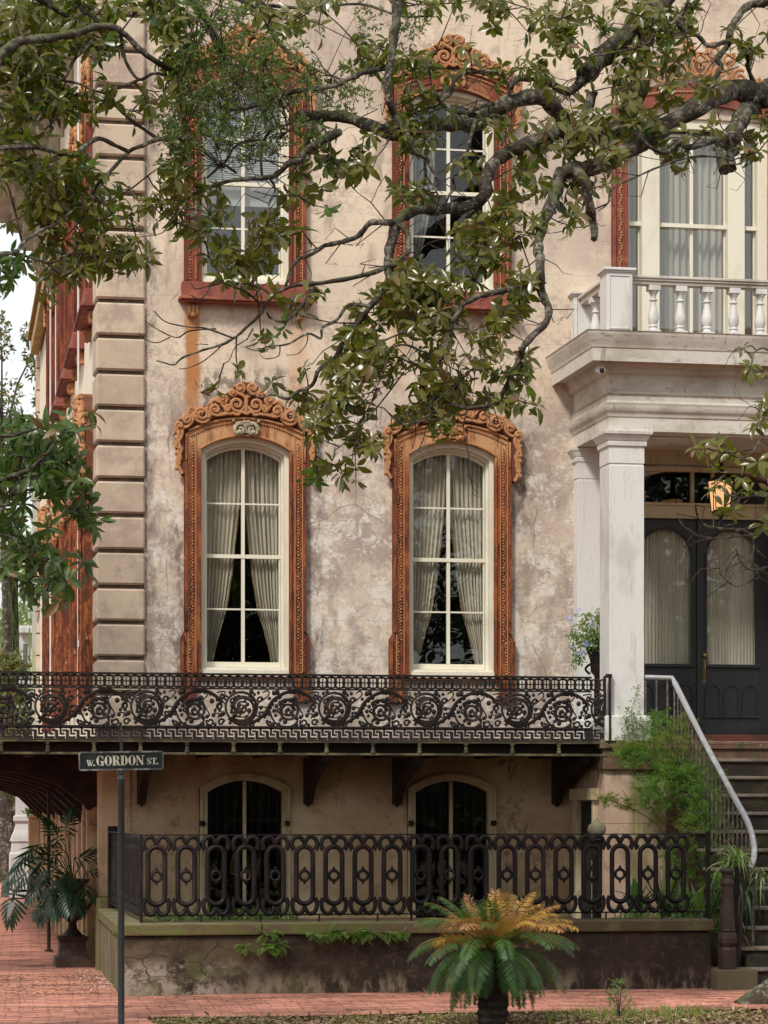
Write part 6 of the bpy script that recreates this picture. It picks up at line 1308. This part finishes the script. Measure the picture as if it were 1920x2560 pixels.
strap_plant('banana_lily', P3(1592, 2292, 25.5), 12, .42, .10, [g_dark, leafmat('broad_leaf', (.07, .16, .05), (.10, .2, .06), (.06, .12, .04), nsc=3)], 'broad green leaves standing behind the railing beside the stoop', 'plant', 5, droop=(.1, .5), el=(1.0, 1.5))
strap_plant('cast_iron_plant', P3(1735, 2292, 25.4), 26, .45, .055, [g_dark, g_bright], 'leafy clump between railing end and newel post', 'plant', 6, droop=(.2, 1.0), el=(.6, 1.4), spread=.15)
strap_plant('garden_fern', P3(1790, 2330, 25.2), 60, .5, .03, [g_dark, g_bright], 'dark fern growing between garden wall and newel post', 'fern', 7, droop=(.5, 1.5), el=(.1, 1.4), spread=.18)
for i, (px, n_, mats_, lb) in enumerate([(425, 60, [g_bright], 'bright tuft behind the second and third railing ovals'), (470, 60, [g_bright, g_pale], 'light green tuft behind the railing left of the first cellar window'), (510, 60, [g_bright], 'green tuft below the left edge of the first cellar window'), (610, 50, [g_bright], 'green tuft below the middle of the first cellar window'), (660, 50, [g_bright], 'green tuft below the right side of the first cellar window'), (705, 40, [g_bright, g_dark], 'thin tuft right of the first cellar window'), (560, 30, [g_dark], 'dark low tuft below the first cellar window'), (1570, 50, [g_bright, g_pale], 'low yellow green tuft behind the railing beside the stoop'), (1620, 50, [g_bright], 'low green tuft at the foot of the stoop wall'), (1700, 60, [g_dark, g_bright], 'blue green tuft near the right end of the railing')]):
    strap_plant('grass_tuft', P3(px, 2300, 25.15) , n_, .16, .012, mats_, lb, 'grass', 30 + i, droop=(.3, 1.4), el=(.5, 1.5), group='tufts of grass behind the garden railing', spread=.14)
# ferns rooted in the face of the garden wall
def fernfrond(lv, p, d, L, W, droop, n=12, mi=0):
    d = V(d).normalized(); cur = V(p); dd = V(d)
    for i in range(n):
        u = i / n; side = dd.cross(V((0, 0, 1))); side = side.normalized() if side.length > 1e-3 else V((1, 0, 0)); w_ = W * math.sin(PI * min(1, u * .9 + .12))
        for sg in (-1, 1): lv.quad(cur, side * sg + dd * .5, V((0, -.6, 1)), w_, L / n * .9, mi)
        cur = cur + dd * (L / n); dd = (dd + V((0, 0, -droop / n))).normalized()
def wallfern(path, cnt, L, lb, seed):
    r2 = random.Random(seed); c = P3(*path[len(path) // 2], YG - .03); th = thing('wall_fern', c, lb, 'fern', 'ferns rooted in the garden wall'); lv = Leaves()
    pts = [P3(a, b, YG - .05) for a, b in path]
    for k in range(cnt):
        i = r2.randrange(len(pts) - 1); p = pts[i].lerp(pts[i + 1], r2.random()); fernfrond(lv, p, (r2.uniform(-1, 1), -r2.uniform(.1, .9), r2.uniform(-.3, .9)), L * r2.uniform(.5, 1.1), L * .24, r2.uniform(.8, 2.6), 10, r2.randrange(2))
    lv.build('fronds', [g_bright, g_feather], th, smooth=False)
wallfern([(768, 2340), (830, 2335), (900, 2338), (960, 2332), (1010, 2340)], 80, .17, 'long fern fringe under the coping beside the sago palm', 1)
wallfern([(655, 2335), (672, 2340), (690, 2332)], 14, .14, 'small fern tuft just below the coping left of centre', 2)
wallfern([(660, 2365), (672, 2372), (684, 2368)], 16, .22, 'spreading fern low on the wall left of centre', 3)
wallfern([(600, 2368), (618, 2364)], 12, .14, 'small pale fern on the wall, leftmost of the ferns', 4)
wallfern([(283, 2325), (292, 2335)], 8, .08, 'tiny fern at the wall corner behind the sign post', 5)
# ---------------------------------------------------------------- sago palm in the planting strip
sp0 = P3(1232, 2385, 20.9); s_ = 20.9 / 6434
sago = thing('sago_palm', (sp0.x, sp0.y, 0), 'sago palm with browned yellow upper fronds in front of the garden wall', 'palm')
m = MB(); pr_ = []
for i in range(24): pr_.append((.125 + .012 * (i % 2) - .0008 * i, -.15 + (sp0.z + .2) * i / 23))
m.lathe(pr_, sp0.x, sp0.y, 18); m.build('trunk', M('palm_trunk', (.022, .016, .012), [((.06, .04, .025), .8, [('n', (12, 12, 30), .5, .62)])], .95, .02, (30,30,50)), sago)
fg = leafmat('frond_green', (.028, .075, .016), (.06, .13, .025), (.05, .09, .03), rough=.45, nsc=3, trans=.25, tcol=(.2, .36, .05))
fy = leafmat('frond_yellowing', (.58, .36, .05), (.42, .19, .06), (.36, .2, .05), rough=.6, nsc=6, trans=.3, tcol=(.6, .38, .08))
fb = leafmat('frond_browned', (.32, .16, .06), (.48, .27, .11), (.28, .13, .07), rough=.7, nsc=7, trans=.2, tcol=(.5, .25, .1))
fr_n = 0; r2 = random.Random(77)
rows = [(1.35, 6, .48, .8, (fy, fb)), (1.05, 9, .64, 1.1, (fb, fy, fg)), (.80, 15, .72, 1.3, (fb, fy, fy, fb)), (.55, 15, .76, 1.6, (fb, fy, fy)), (.22, 12, .70, 2.6, (fg, fg, fy)), (-.10, 14, .60, 4.0, (fg,)), (.0, 5, .42, 5.0, (fg,))]
for el_, cnt, L_, dr, mt in rows:
    for k in range(cnt):
        a = 2 * PI * (k + r2.uniform(-.3, .3)) / cnt + el_ * 3
        if el_ < 0 and math.sin(a) < -.5 and k % 3: continue
        e_ = el_ + r2.uniform(-.1, .1); lv = Leaves(); n_ = 46
        cur = sp0 + V((math.cos(a) * .06, math.sin(a) * .06, .02)); d = V((math.cos(a) * math.cos(e_), math.sin(a) * math.cos(e_), math.sin(e_))); st = []; LL = L_ * r2.uniform(.9, 1.08)
        side = V((-math.sin(a), math.cos(a), 0)); green_end = math.cos(a) < -.75 and el_ > .4
        M1 = r2.choice(mt) if not (math.sin(a) < -.4 and .3 < el_ < .6) else fg; M2 = fg if green_end else (fy if M1 is fb and r2.random() < .6 else (fg if M1 is fy and r2.random() < .4 else M1))
        for i in range(n_):
            u = i / n_; st.append(V(cur)); up_ = side.cross(d).normalized()
            if up_.z < 0 and el_ > .3 and u < .5: up_ = -up_
            w_ = .13 * math.sin(PI * (.12 + .82 * u)) ** .6 * (1.0 if u > .14 else .3)
            mi = 1 if (u > .62) else 0
            if u > .06:
                for sg in (-1, 1):
                    for q_ in (0, .5):
                        dd = (side * sg * .9 + d * .55 + up_ * r2.uniform(.25, .5) + rv(r2) * (.10 if M1 is fg else .32)).normalized(); c_ = cur + d * (LL / n_ * q_)
                        lv.quad(c_, dd + V((0, 0, -.1)), up_, w_ * r2.uniform(.8, 1.1), .0075, mi)
            cur = cur + d * (LL / n_); d = (d + V((0, 0, -dr / n_ * (.4 + 1.2 * u)))).normalized()
        k0_ = len(lv.v); mb = MB(); mb.tube(st[::3] + [st[-1]], [.007 * (1 - .8 * i / 12) for i in range(len(st[::3]) + 1)], 4)
        lv.v += [V(v) for v in mb.v]; lv.f += [tuple(i + k0_ for i in f_) for f_ in mb.f]; lv.m += [0] * len(mb.f)
        lv.build('frond', [M1, M2], sago, smooth=False)
# ---------------------------------------------------------------- planting strip: litter, grass, a seedling
lv = Leaves(); r2 = random.Random(9); gm_ = [leafmat('dry_leaf_litter', (.22, .13, .07), (.12, .065, .035), (.2, .12, .06), nsc=11, trans=.05), leafmat('pale_leaf_litter', (.36, .25, .15), (.25, .15, .09), (.3, .2, .12), nsc=11, trans=.05)]
for i in range(5200):
    y = 22.0 - abs(r2.gauss(0, .8)); px = r2.uniform(380, 1960); x = PX(px, y); lv.leaf(V((x, y, -.02 + r2.uniform(0, .02))), V((r2.uniform(-1, 1), r2.uniform(-1, 1), r2.uniform(-.1, .4))), V((r2.gauss(0, .4), r2.gauss(0, .4), 1)), r2.uniform(.03, .075), r2.uniform(.015, .03), .4, .2, r2.randrange(2))
tag(lv.build('leaf_litter', gm_, None, smooth=False), kind='stuff')
lv = Leaves()
for i in range(2600):
    y = 22.0 - abs(r2.gauss(0, .6)); cxs = (500, 640, 1080, 1150, 1500, 1560, 1640, 1700, 430, 900, 1400, 1780)
    px = r2.gauss(r2.choice(cxs), 42) if r2.random() < .8 else r2.uniform(400, 1900)
    h_ = .12 if 1360 < px < 1760 else .075
    ribbon(lv, V((PX(px, y), y, -.03)), (r2.uniform(-.5, .5), r2.uniform(-.5, .5), 1), r2.uniform(.4, 1) * h_, .006, r2.uniform(.1, 1.4), 3, r2.randrange(2))
tag(lv.build('strip_grass', [leafmat('strip_grass_blade', (.12, .19, .03), (.26, .24, .08), (.12, .16, .03), nsc=3, trans=.3), g_feather2], None, smooth=False), kind='stuff')
sd_ = P3(1548, 2560, 21.3); sd_.z = 0; sdl = thing('seedling', sd_, 'small leafy green seedling in the planting strip right of the sago palm', 'plant'); lv = Leaves(); tw = MB()
for k in range(16):
    tip = sd_ + V((r2.uniform(-.12, .12), r2.uniform(-.08, .08), r2.uniform(.08, .30))); tw.tube([sd_ + V((0, 0, -.03)), sd_.lerp(tip, .5) + V((0, 0, .04)), tip], .0025, 3)
    for j in range(9): lv.quad(tip + rv(r2) * .03, rv(r2) + V((0, 0, .3)), V((0, 0, 1)) + rv(r2) * .4, .04, .018)
tw.build('stem', twigm, sdl); lv.build('leaves', leafmat('seedling_leaf', (.13, .2, .05), (.2, .27, .08), (.1, .16, .05), nsc=6), sdl, smooth=False)
# ---------------------------------------------------------------- urns and philodendron at the side wall
s_ = 29.2 / 6640; uc = P3(181, 2416, 29.2)
urnm = M('old_iron_urn', (.035, .022, .018), [((.085, .055, .04), .7, [('n', (6,)*3, .48, .62)])], .75)
u1 = thing('stone_urn', (uc.x, uc.y, 0), 'dark pedestal urn nearest the corner, holding the big leaved plant', 'urn', 'pedestal urns along the side wall')
def UZ(py): return (2416 - py) * s_
pd = MB(); pd.square([(44 * s_, -.03), (44 * s_, UZ(2392)), (37 * s_, UZ(2388)), (34 * s_, UZ(2380)), (33 * s_, UZ(2352)), (38 * s_, UZ(2347)), (38 * s_, UZ(2341)), (28 * s_, UZ(2338))], 0, 0)
bw = MB(); bw.lathe([(26 * s_, UZ(2339)), (24 * s_, UZ(2334)), (13 * s_, UZ(2322)), (10 * s_, UZ(2308)), (13 * s_, UZ(2302)), (24 * s_, UZ(2294)), (33 * s_, UZ(2275)), (34 * s_, UZ(2262)), (29 * s_, UZ(2240)), (31 * s_, UZ(2215)), (42 * s_, UZ(2202)), (44 * s_, UZ(2197)), (36 * s_, UZ(2198)), (30 * s_, UZ(2208))], 0, 0, 20)
hds = []
for sg in (-1, 1): hd = MB(); hds.append((hd, 'handle')); hd.tube([(sg * (34 * s_ + 14 * s_ * math.sin(PI * i / 8)), 0, UZ(2275) + (UZ(2225) - UZ(2275)) * i / 8) for i in range(9)], .018, 6)
for o_, nm in [(pd, 'pedestal'), (bw, 'bowl')] + hds:
    o = o_.xf(Matrix.Translation((uc.x, uc.y, 0))).build(nm, urnm, u1, smooth=(nm != 'pedestal'), bevel=.006 if nm == 'pedestal' else 0)
u2 = copy_tree(u1); u2.location = (PX(150, 31.6), 31.6, 0); u2['label'] = 'second dark pedestal urn just behind the nearest one'
ph_ = thing('philodendron', (uc.x, uc.y, UZ(2200)), 'dark philodendron with deeply lobed leaves overflowing the nearest urn', 'plant'); lv = Leaves(); tw = MB()
def lobed(p, d, n, L, mi=0):
    d = d.normalized(); n = (n - d * n.dot(d)).normalized(); a = d.cross(n); K = 9
    lv.quad(p, d, n, L, L * .20, mi)
    for i in range(K):
        u = i / (K - 1); c = p + d * L * (.02 + .78 * u) - n * (.25 * L * u * u)
        for sg in (-1, 1):
            an = .25 + 1.15 * (1 - u) if i > 1 else 1.7 + .3 * (1 - i); dd = a * sg * math.sin(an) + d * math.cos(an) - n * .18
            lv.leaf(c, dd, n, L * (.60 - .28 * abs(u - .35)), L * .10, .35, .1, mi)
src = V((uc.x, uc.y, UZ(2205)))
for px, py, dy, dx_, dz_, L_ in [(92,2118,-.3,-1,-.5,.34),(60,2150,-.5,-1,-.9,.34),(38,2228,-.4,-.3,-1,.36),(110,2150,-.4,-.6,-.7,.32),(150,2098,.0,-.3,.6,.28),(165,2075,.1,.2,.8,.26),(130,2180,-.5,-.6,-.8,.30),(100,2200,-.5,-.8,-.8,.28),(150,2205,-.7,-.4,-.8,.34),(120,2240,-.5,-.5,-1,.30),(175,2215,-.9,-.1,-.8,.34),(205,2205,-.8,.6,-.5,.28),(215,2180,-.3,.7,.2,.24),(190,2150,.0,.5,.4,.26),(140,2140,.3,-.6,.1,.28),(95,2265,-.6,-.4,-1,.16),(165,2180,-.6,.0,-.3,.30),(195,2230,-.8,.3,-1,.26),(110,2110,.2,-.9,-.2,.30),(75,2175,.0,-1,-.8,.30),(225,2160,-.1,.6,.5,.18),(145,2230,-.8,-.2,-1,.3),(160,2130,-.4,-.2,.3,.28)]:
    p = P3(px, py, 29.2 + dy * .45); mid = src.lerp(p, .55) + V((0, 0, .12)); tw.tube(smooth_pts([src, mid, p], 5), .006, 5)
    lobed(p, V((dx_, dy, dz_)), V((dx_ * .3, -.5, 1)), L_)
tw.build('stems', g_dark, ph_); lv.build('leaves', leafmat('philodendron_leaf', (.012, .045, .018), (.025, .075, .03), (.02, .05, .02), rough=.3, nsc=4, trans=.1), ph_)
ip = P3(122, 2019, 32.3); po_ = thing('balcony_support_pole', (ip.x, ip.y, 0), 'thin black iron pole standing on the brick under the side balcony', 'pole'); m = MB(); m.lathe([(.05, -.02), (.05, .02), (.022, .03), (.022, zd0 - .2), (.05, zd0 - .15)], ip.x, ip.y, 10); m.build('shaft', black_iron, po_, smooth=True)
# ---------------------------------------------------------------- distance, seen down the side street and mirrored in the panes
def cloudtree(name, x, y, base, h, rx, rz_, n, size, mats, label, seed, trunk_r=.25, group=None, clumps=34, rlow=0.0):
    r3 = random.Random(seed); th = thing(name, (x, y, base), label, 'tree', group); m = MB()
    cz_ = h - rz_; m.tube([V((x, y, base - .3)), V((x + .1, y, (base + cz_) / 2)), V((x - .1, y, cz_ + rz_ * .3))], [trunk_r, trunk_r * .7, trunk_r * .3], 9, jag=.08)
    cl = []
    for i in range(clumps):
        v = rv(r3); q_ = r3.uniform(.35, 1) ** .5; c = V((x + v.x * rx * q_, y + v.y * rx * q_, cz_ + v.z * rz_ * q_)); cl.append((c, r3.uniform(.16, .34) * rx))
        if i % 3 == 0: m.tube([V((x, y, cz_ - rz_ * .5)), V((x, y, cz_ - rz_ * .2)).lerp(c, .5), c], [trunk_r * .4, trunk_r * .2, .02], 5)
    m.build('trunk', bark, th, smooth=True); lv = Leaves()
    for i in range(n):
        c, cr = r3.choice(cl); v = rv(r3); p = c + v * cr * r3.uniform(.5, 1.05); lv.quad(p, rv(r3) + v * .6 + V((0, 0, -.3)), v + V((0, 0, .8)) + rv(r3) * .5, size * r3.uniform(.7, 1.3), size * .42, 0 if r3.random() < .82 else 1)
    lv.build('crown', mats, th, smooth=False); return th
t_light = leafmat('light_green_far_leaf', (.16, .26, .06), (.26, .36, .10), (.2, .28, .08), rough=.6, nsc=.8, trans=.4, tcol=(.4, .55, .15))  # light green is the leaves' own colour
t_olive = leafmat('olive_far_leaf', (.07, .10, .03), (.13, .15, .05), (.12, .12, .05), rough=.5, nsc=1.2, trans=.3)
t_rusty = leafmat('rusty_far_leaf', (.22, .13, .05), (.28, .17, .06), (.22, .13, .05), rough=.5, nsc=1.2, trans=.3)
t_dark = leafmat('square_oak_leaf', (.03, .05, .015), (.05, .075, .02), (.04, .055, .02), rough=.6, nsc=.5, trans=.2)
def PB(px, y): return PX(px, y)
cloudtree('far_street_tree', PB(5, 62), 62, 0, 14.0, 1.15, 2.6, 3600, .16, [t_olive, t_rusty], 'airy olive tree against the sky at the left edge', 51, .12, clumps=40)
cloudtree('far_shade_tree', PB(20, 95), 95, 0, 12.0, 3.2, 5.0, 6000, .34, [t_light, t_light], 'pale green tree beyond the street at far left', 52, .45, clumps=60)
cloudtree('far_shade_tree', PB(95, 110), 110, 0, 12.5, 3.0, 5.5, 4500, .36, [t_light, t_olive], 'pale tree farthest off, just left of the rusted side wall', 53, .4, clumps=50)
cloudtree('far_magnolia', PB(12, 52), 52, 0, 5.0, .85, 1.6, 2600, .15, [t_olive, t_rusty], 'dark magnolia bush with rusty leaves above the balcony rail at far left', 54, .1, clumps=30)
cloudtree('far_magnolia', PB(75, 50), 50, 0, 4.35, .55, 1.0, 1800, .14, [t_olive, t_rusty], 'smaller dark magnolia bush beside the rusted side wall', 55, .08, clumps=22)
cloudtree('far_garden_shrub', PB(0, 80), 80, 0, 3.4, 1.0, 1.5, 1500, .2, [t_light, t_light], 'bright shrub behind the far iron fence', 56, .1, clumps=20)
# hanging moss on a trunk
mt_ = thing('moss_hung_trunk', (PB(30, 66), 66, 0), 'thick tree trunk hung with grey moss far down the side street', 'tree'); m = MB(); m.tube([(PB(30, 66), 66, -.2), (PB(32, 66), 66, 3), (PB(28, 66), 66, 6.5), (PB(34, 66), 66, 9)], [.28, .24, .2, .1], 10, jag=.1); m.build('trunk', bark, mt_, smooth=True)
lv = Leaves(); r2 = random.Random(3)
for i in range(900): p = V((PB(r2.uniform(-25, 88), 66), 66 + r2.uniform(-1, 1), r2.uniform(5.2, 9.2))); ribbon(lv, p, (r2.uniform(-.2, .2), 0, -1), r2.uniform(.5, 1.5), .05, .2, 4)
lv.build('hanging_moss', leafmat('spanish_moss', (.30, .34, .20), (.42, .46, .30), (.3, .34, .2), rough=.8, nsc=1, trans=.3), mt_, smooth=False)
# utility pole
Yp = 48; pp_ = PB(93, Yp); sp__ = Yp / 6640; up = thing('utility_pole', (pp_, Yp, 0), 'weathered utility pole with green creeper at the far left street', 'pole'); m = MB()
m.lathe([(.10, -.1), (.085, PZ(1050, Yp, 93))], pp_, Yp, 10); m.lathe([(.05, PZ(1255, Yp, 93)), (.13, PZ(1252, Yp, 93)), (.13, PZ(1238, Yp, 93)), (.05, PZ(1235, Yp, 93))], pp_, Yp, 12); m.build('shaft', M('pale_pole', (.42, .42, .36), [((.3, .34, .16), .9, [('n', (4, 4, 1), .45, .55)])]), up, smooth=True)
m = MB(); m.tube([(PB(-20, Yp), Yp, PZ(1228, Yp, 50)), (PB(50, Yp), Yp, PZ(1232, Yp, 50)), (PB(93, Yp), Yp, PZ(1230, Yp, 50))], .012, 4); m.tube([(PB(-20, Yp), Yp, PZ(1198, Yp, 50)), (PB(93, Yp), Yp, PZ(1200, Yp, 50))], .010, 4); m.build('cable', black_iron, up)
# distant buildings, stone pier, fence
whm = M('far_white_paint', (.66, .66, .65), [((.5, .5, .48), .6, [('n', (.8,)*3, .45, .6)])], .7)
Yh = 72; fh = thing('far_white_house', (PB(75, Yh), Yh, 0), 'low white house with a corniced roofline beyond the side street', 'house')
m = MB(); m.box(PB(52, Yh), PB(190, Yh), Yh, Yh + 8, 0, PZ(1583, Yh, 60)); m.build('wall', whm, fh); m = MB(); m.box(PB(47, Yh), PB(190, Yh), Yh - .3, Yh + 8, PZ(1583, Yh, 60) + .001, PZ(1572, Yh, 60)); m.box(PB(50, Yh), PB(190, Yh), Yh - .15, Yh + 8, PZ(1571, Yh, 60), PZ(1564, Yh, 60)); m.build('roof', whm, fh)
for i in range(2): m = MB(); m.box(PB(58 + i * 22, Yh), PB(68 + i * 22, Yh), Yh - .02, Yh - .001, PZ(1680, Yh, 60), PZ(1610, Yh, 60)); m.build('window', M('far_dark_pane', (.12, .13, .14), rough=.3) if i == 0 else bpy.data.materials['far_dark_pane'], fh)
Yq = 51; gp = thing('stone_gate_pier', (PB(70, Yq), Yq, 0), 'pale stone pier with moulded base down the side street', 'pier'); sm_ = M('pale_grey_stone', (.55, .54, .52), [((.40, .39, .37), .6, [('n', (2,)*3, .45, .6)])], .8)
m = MB(); q_ = Yq / 6640
def pz_(y): return CH + (VY - y) * q_
prof = [(48, 2243), (48, 2135), (44, 2130), (42, 2106), (46, 2103), (43, 2092), (36, 2075), (32, 2060), (34, 2055), (38, 2052), (38, 2041), (33, 2038), (31, 1900), (31, 1700)]
m.square([(h_ * q_, pz_(y)) for h_, y in prof], PB(75, Yq), Yq + .3); m.build('shaft', sm_, gp)
Yf = 74; ff = thing('far_iron_fence', (PB(0, Yf), Yf, 0), 'black iron fence with gilded finials on a pale base at the far left', 'fence'); q_ = Yf / 6680
m = MB(); m.box(PB(-120, Yf), PB(46, Yf), Yf, Yf + .4, -.1, CH + (VY - 2113) * q_); m.build('base', sm_, ff)
m = MB(); gl_ = MB()
for i in range(26):
    x = PB(-118 + i * 6.4, Yf); big = i % 5 == 2; zt_ = CH + (VY - (2003 if big else 2024)) * q_; m.box(x - (.05 if big else .016), x + (.05 if big else .016), Yf + .15, Yf + .2, 0, zt_)
    if i % 2 == 0 or big: gl_.lathe([(.02, zt_), (.10 if big else .07, zt_ + .06), (.05, zt_ + .2), (.01, zt_ + (.42 if big else .28))], x, Yf + .18, 8)
m.box(PB(-120, Yf), PB(46, Yf), Yf + .13, Yf + .22, CH + (VY - 2040) * q_, CH + (VY - 2037) * q_); m.build('bars', black_iron, ff); gl_.build('finials', M('gilt', (.75, .62, .32), rough=.4), ff, smooth=True)
Yt = 46.6; tn_ = thing('planter_post', (PB(84, Yt), Yt, 0), 'tan wooden planter post topped with a small fern past the urns', 'planter'); q_ = Yt / 6640; m = MB(); m.box(PB(72, Yt), PB(100, Yt), Yt, Yt + .25, -.05, CH + (VY - 2046) * q_); m.box(PB(69, Yt), PB(102, Yt), Yt - .03, Yt + .28, CH + (VY - 2046) * q_ + .001, CH + (VY - 2040) * q_); m.build('body', stucco_low, tn_, bevel=.02)
lv = Leaves(); r2 = random.Random(12)
for i in range(240): p = P3(85 + r2.gauss(0, 9), 2028 + r2.gauss(0, 8), Yt + .1); lv.quad(p, rv(r2), V((0, -.5, 1)), .09, .04)
lv.build('fern', [g_feather2], tn_, smooth=False)
# oaks of the square behind the viewer, mirrored in the window panes
for i, (x, y, h_, rx) in enumerate([(6, -24, 15, 6), (15, -26, 15.5, 6.5), (25, -25, 15, 6.5), (34, -24, 16, 7), (-4, -28, 15, 6)]):
    cloudtree('square_oak', x, y, 0, h_, rx, 5.6, 2600, 1.0, [t_dark, t_olive], ['middle oak of the square, mirrored in the lower panes of the left parlor window', 'tall oak of the square mirrored between the two parlor windows', 'wide oak of the square mirrored in the right parlor window', 'rightmost oak of the square, opposite the porch', 'leftmost oak of the square, opposite the street corner'][i], 90 + i, .5, group='oaks of the square mirrored in the panes', clumps=60)

hg = thing('unseen_hedge', (15, -21, 0), 'unseen hedge mass added behind the viewer to darken the cellar window panes', 'hedge'); lv = Leaves(); r2 = random.Random(6)  # added out of view so the cellar panes mirror dark, not sky
for i in range(5200): lv.quad(V((r2.uniform(-12, 45), -21 + r2.uniform(-1, 1), r2.uniform(0, 4.6))), rv(r2), rv(r2) + V((0, 1, .4)), .55, .26, r2.randrange(2))
lv.build('foliage', [t_dark, t_olive], hg, smooth=False)
m = MB(); m.box(-12, 45, -21.4, -20.6, 0, 4.2); m.build('opaque_core', twigm, hg)
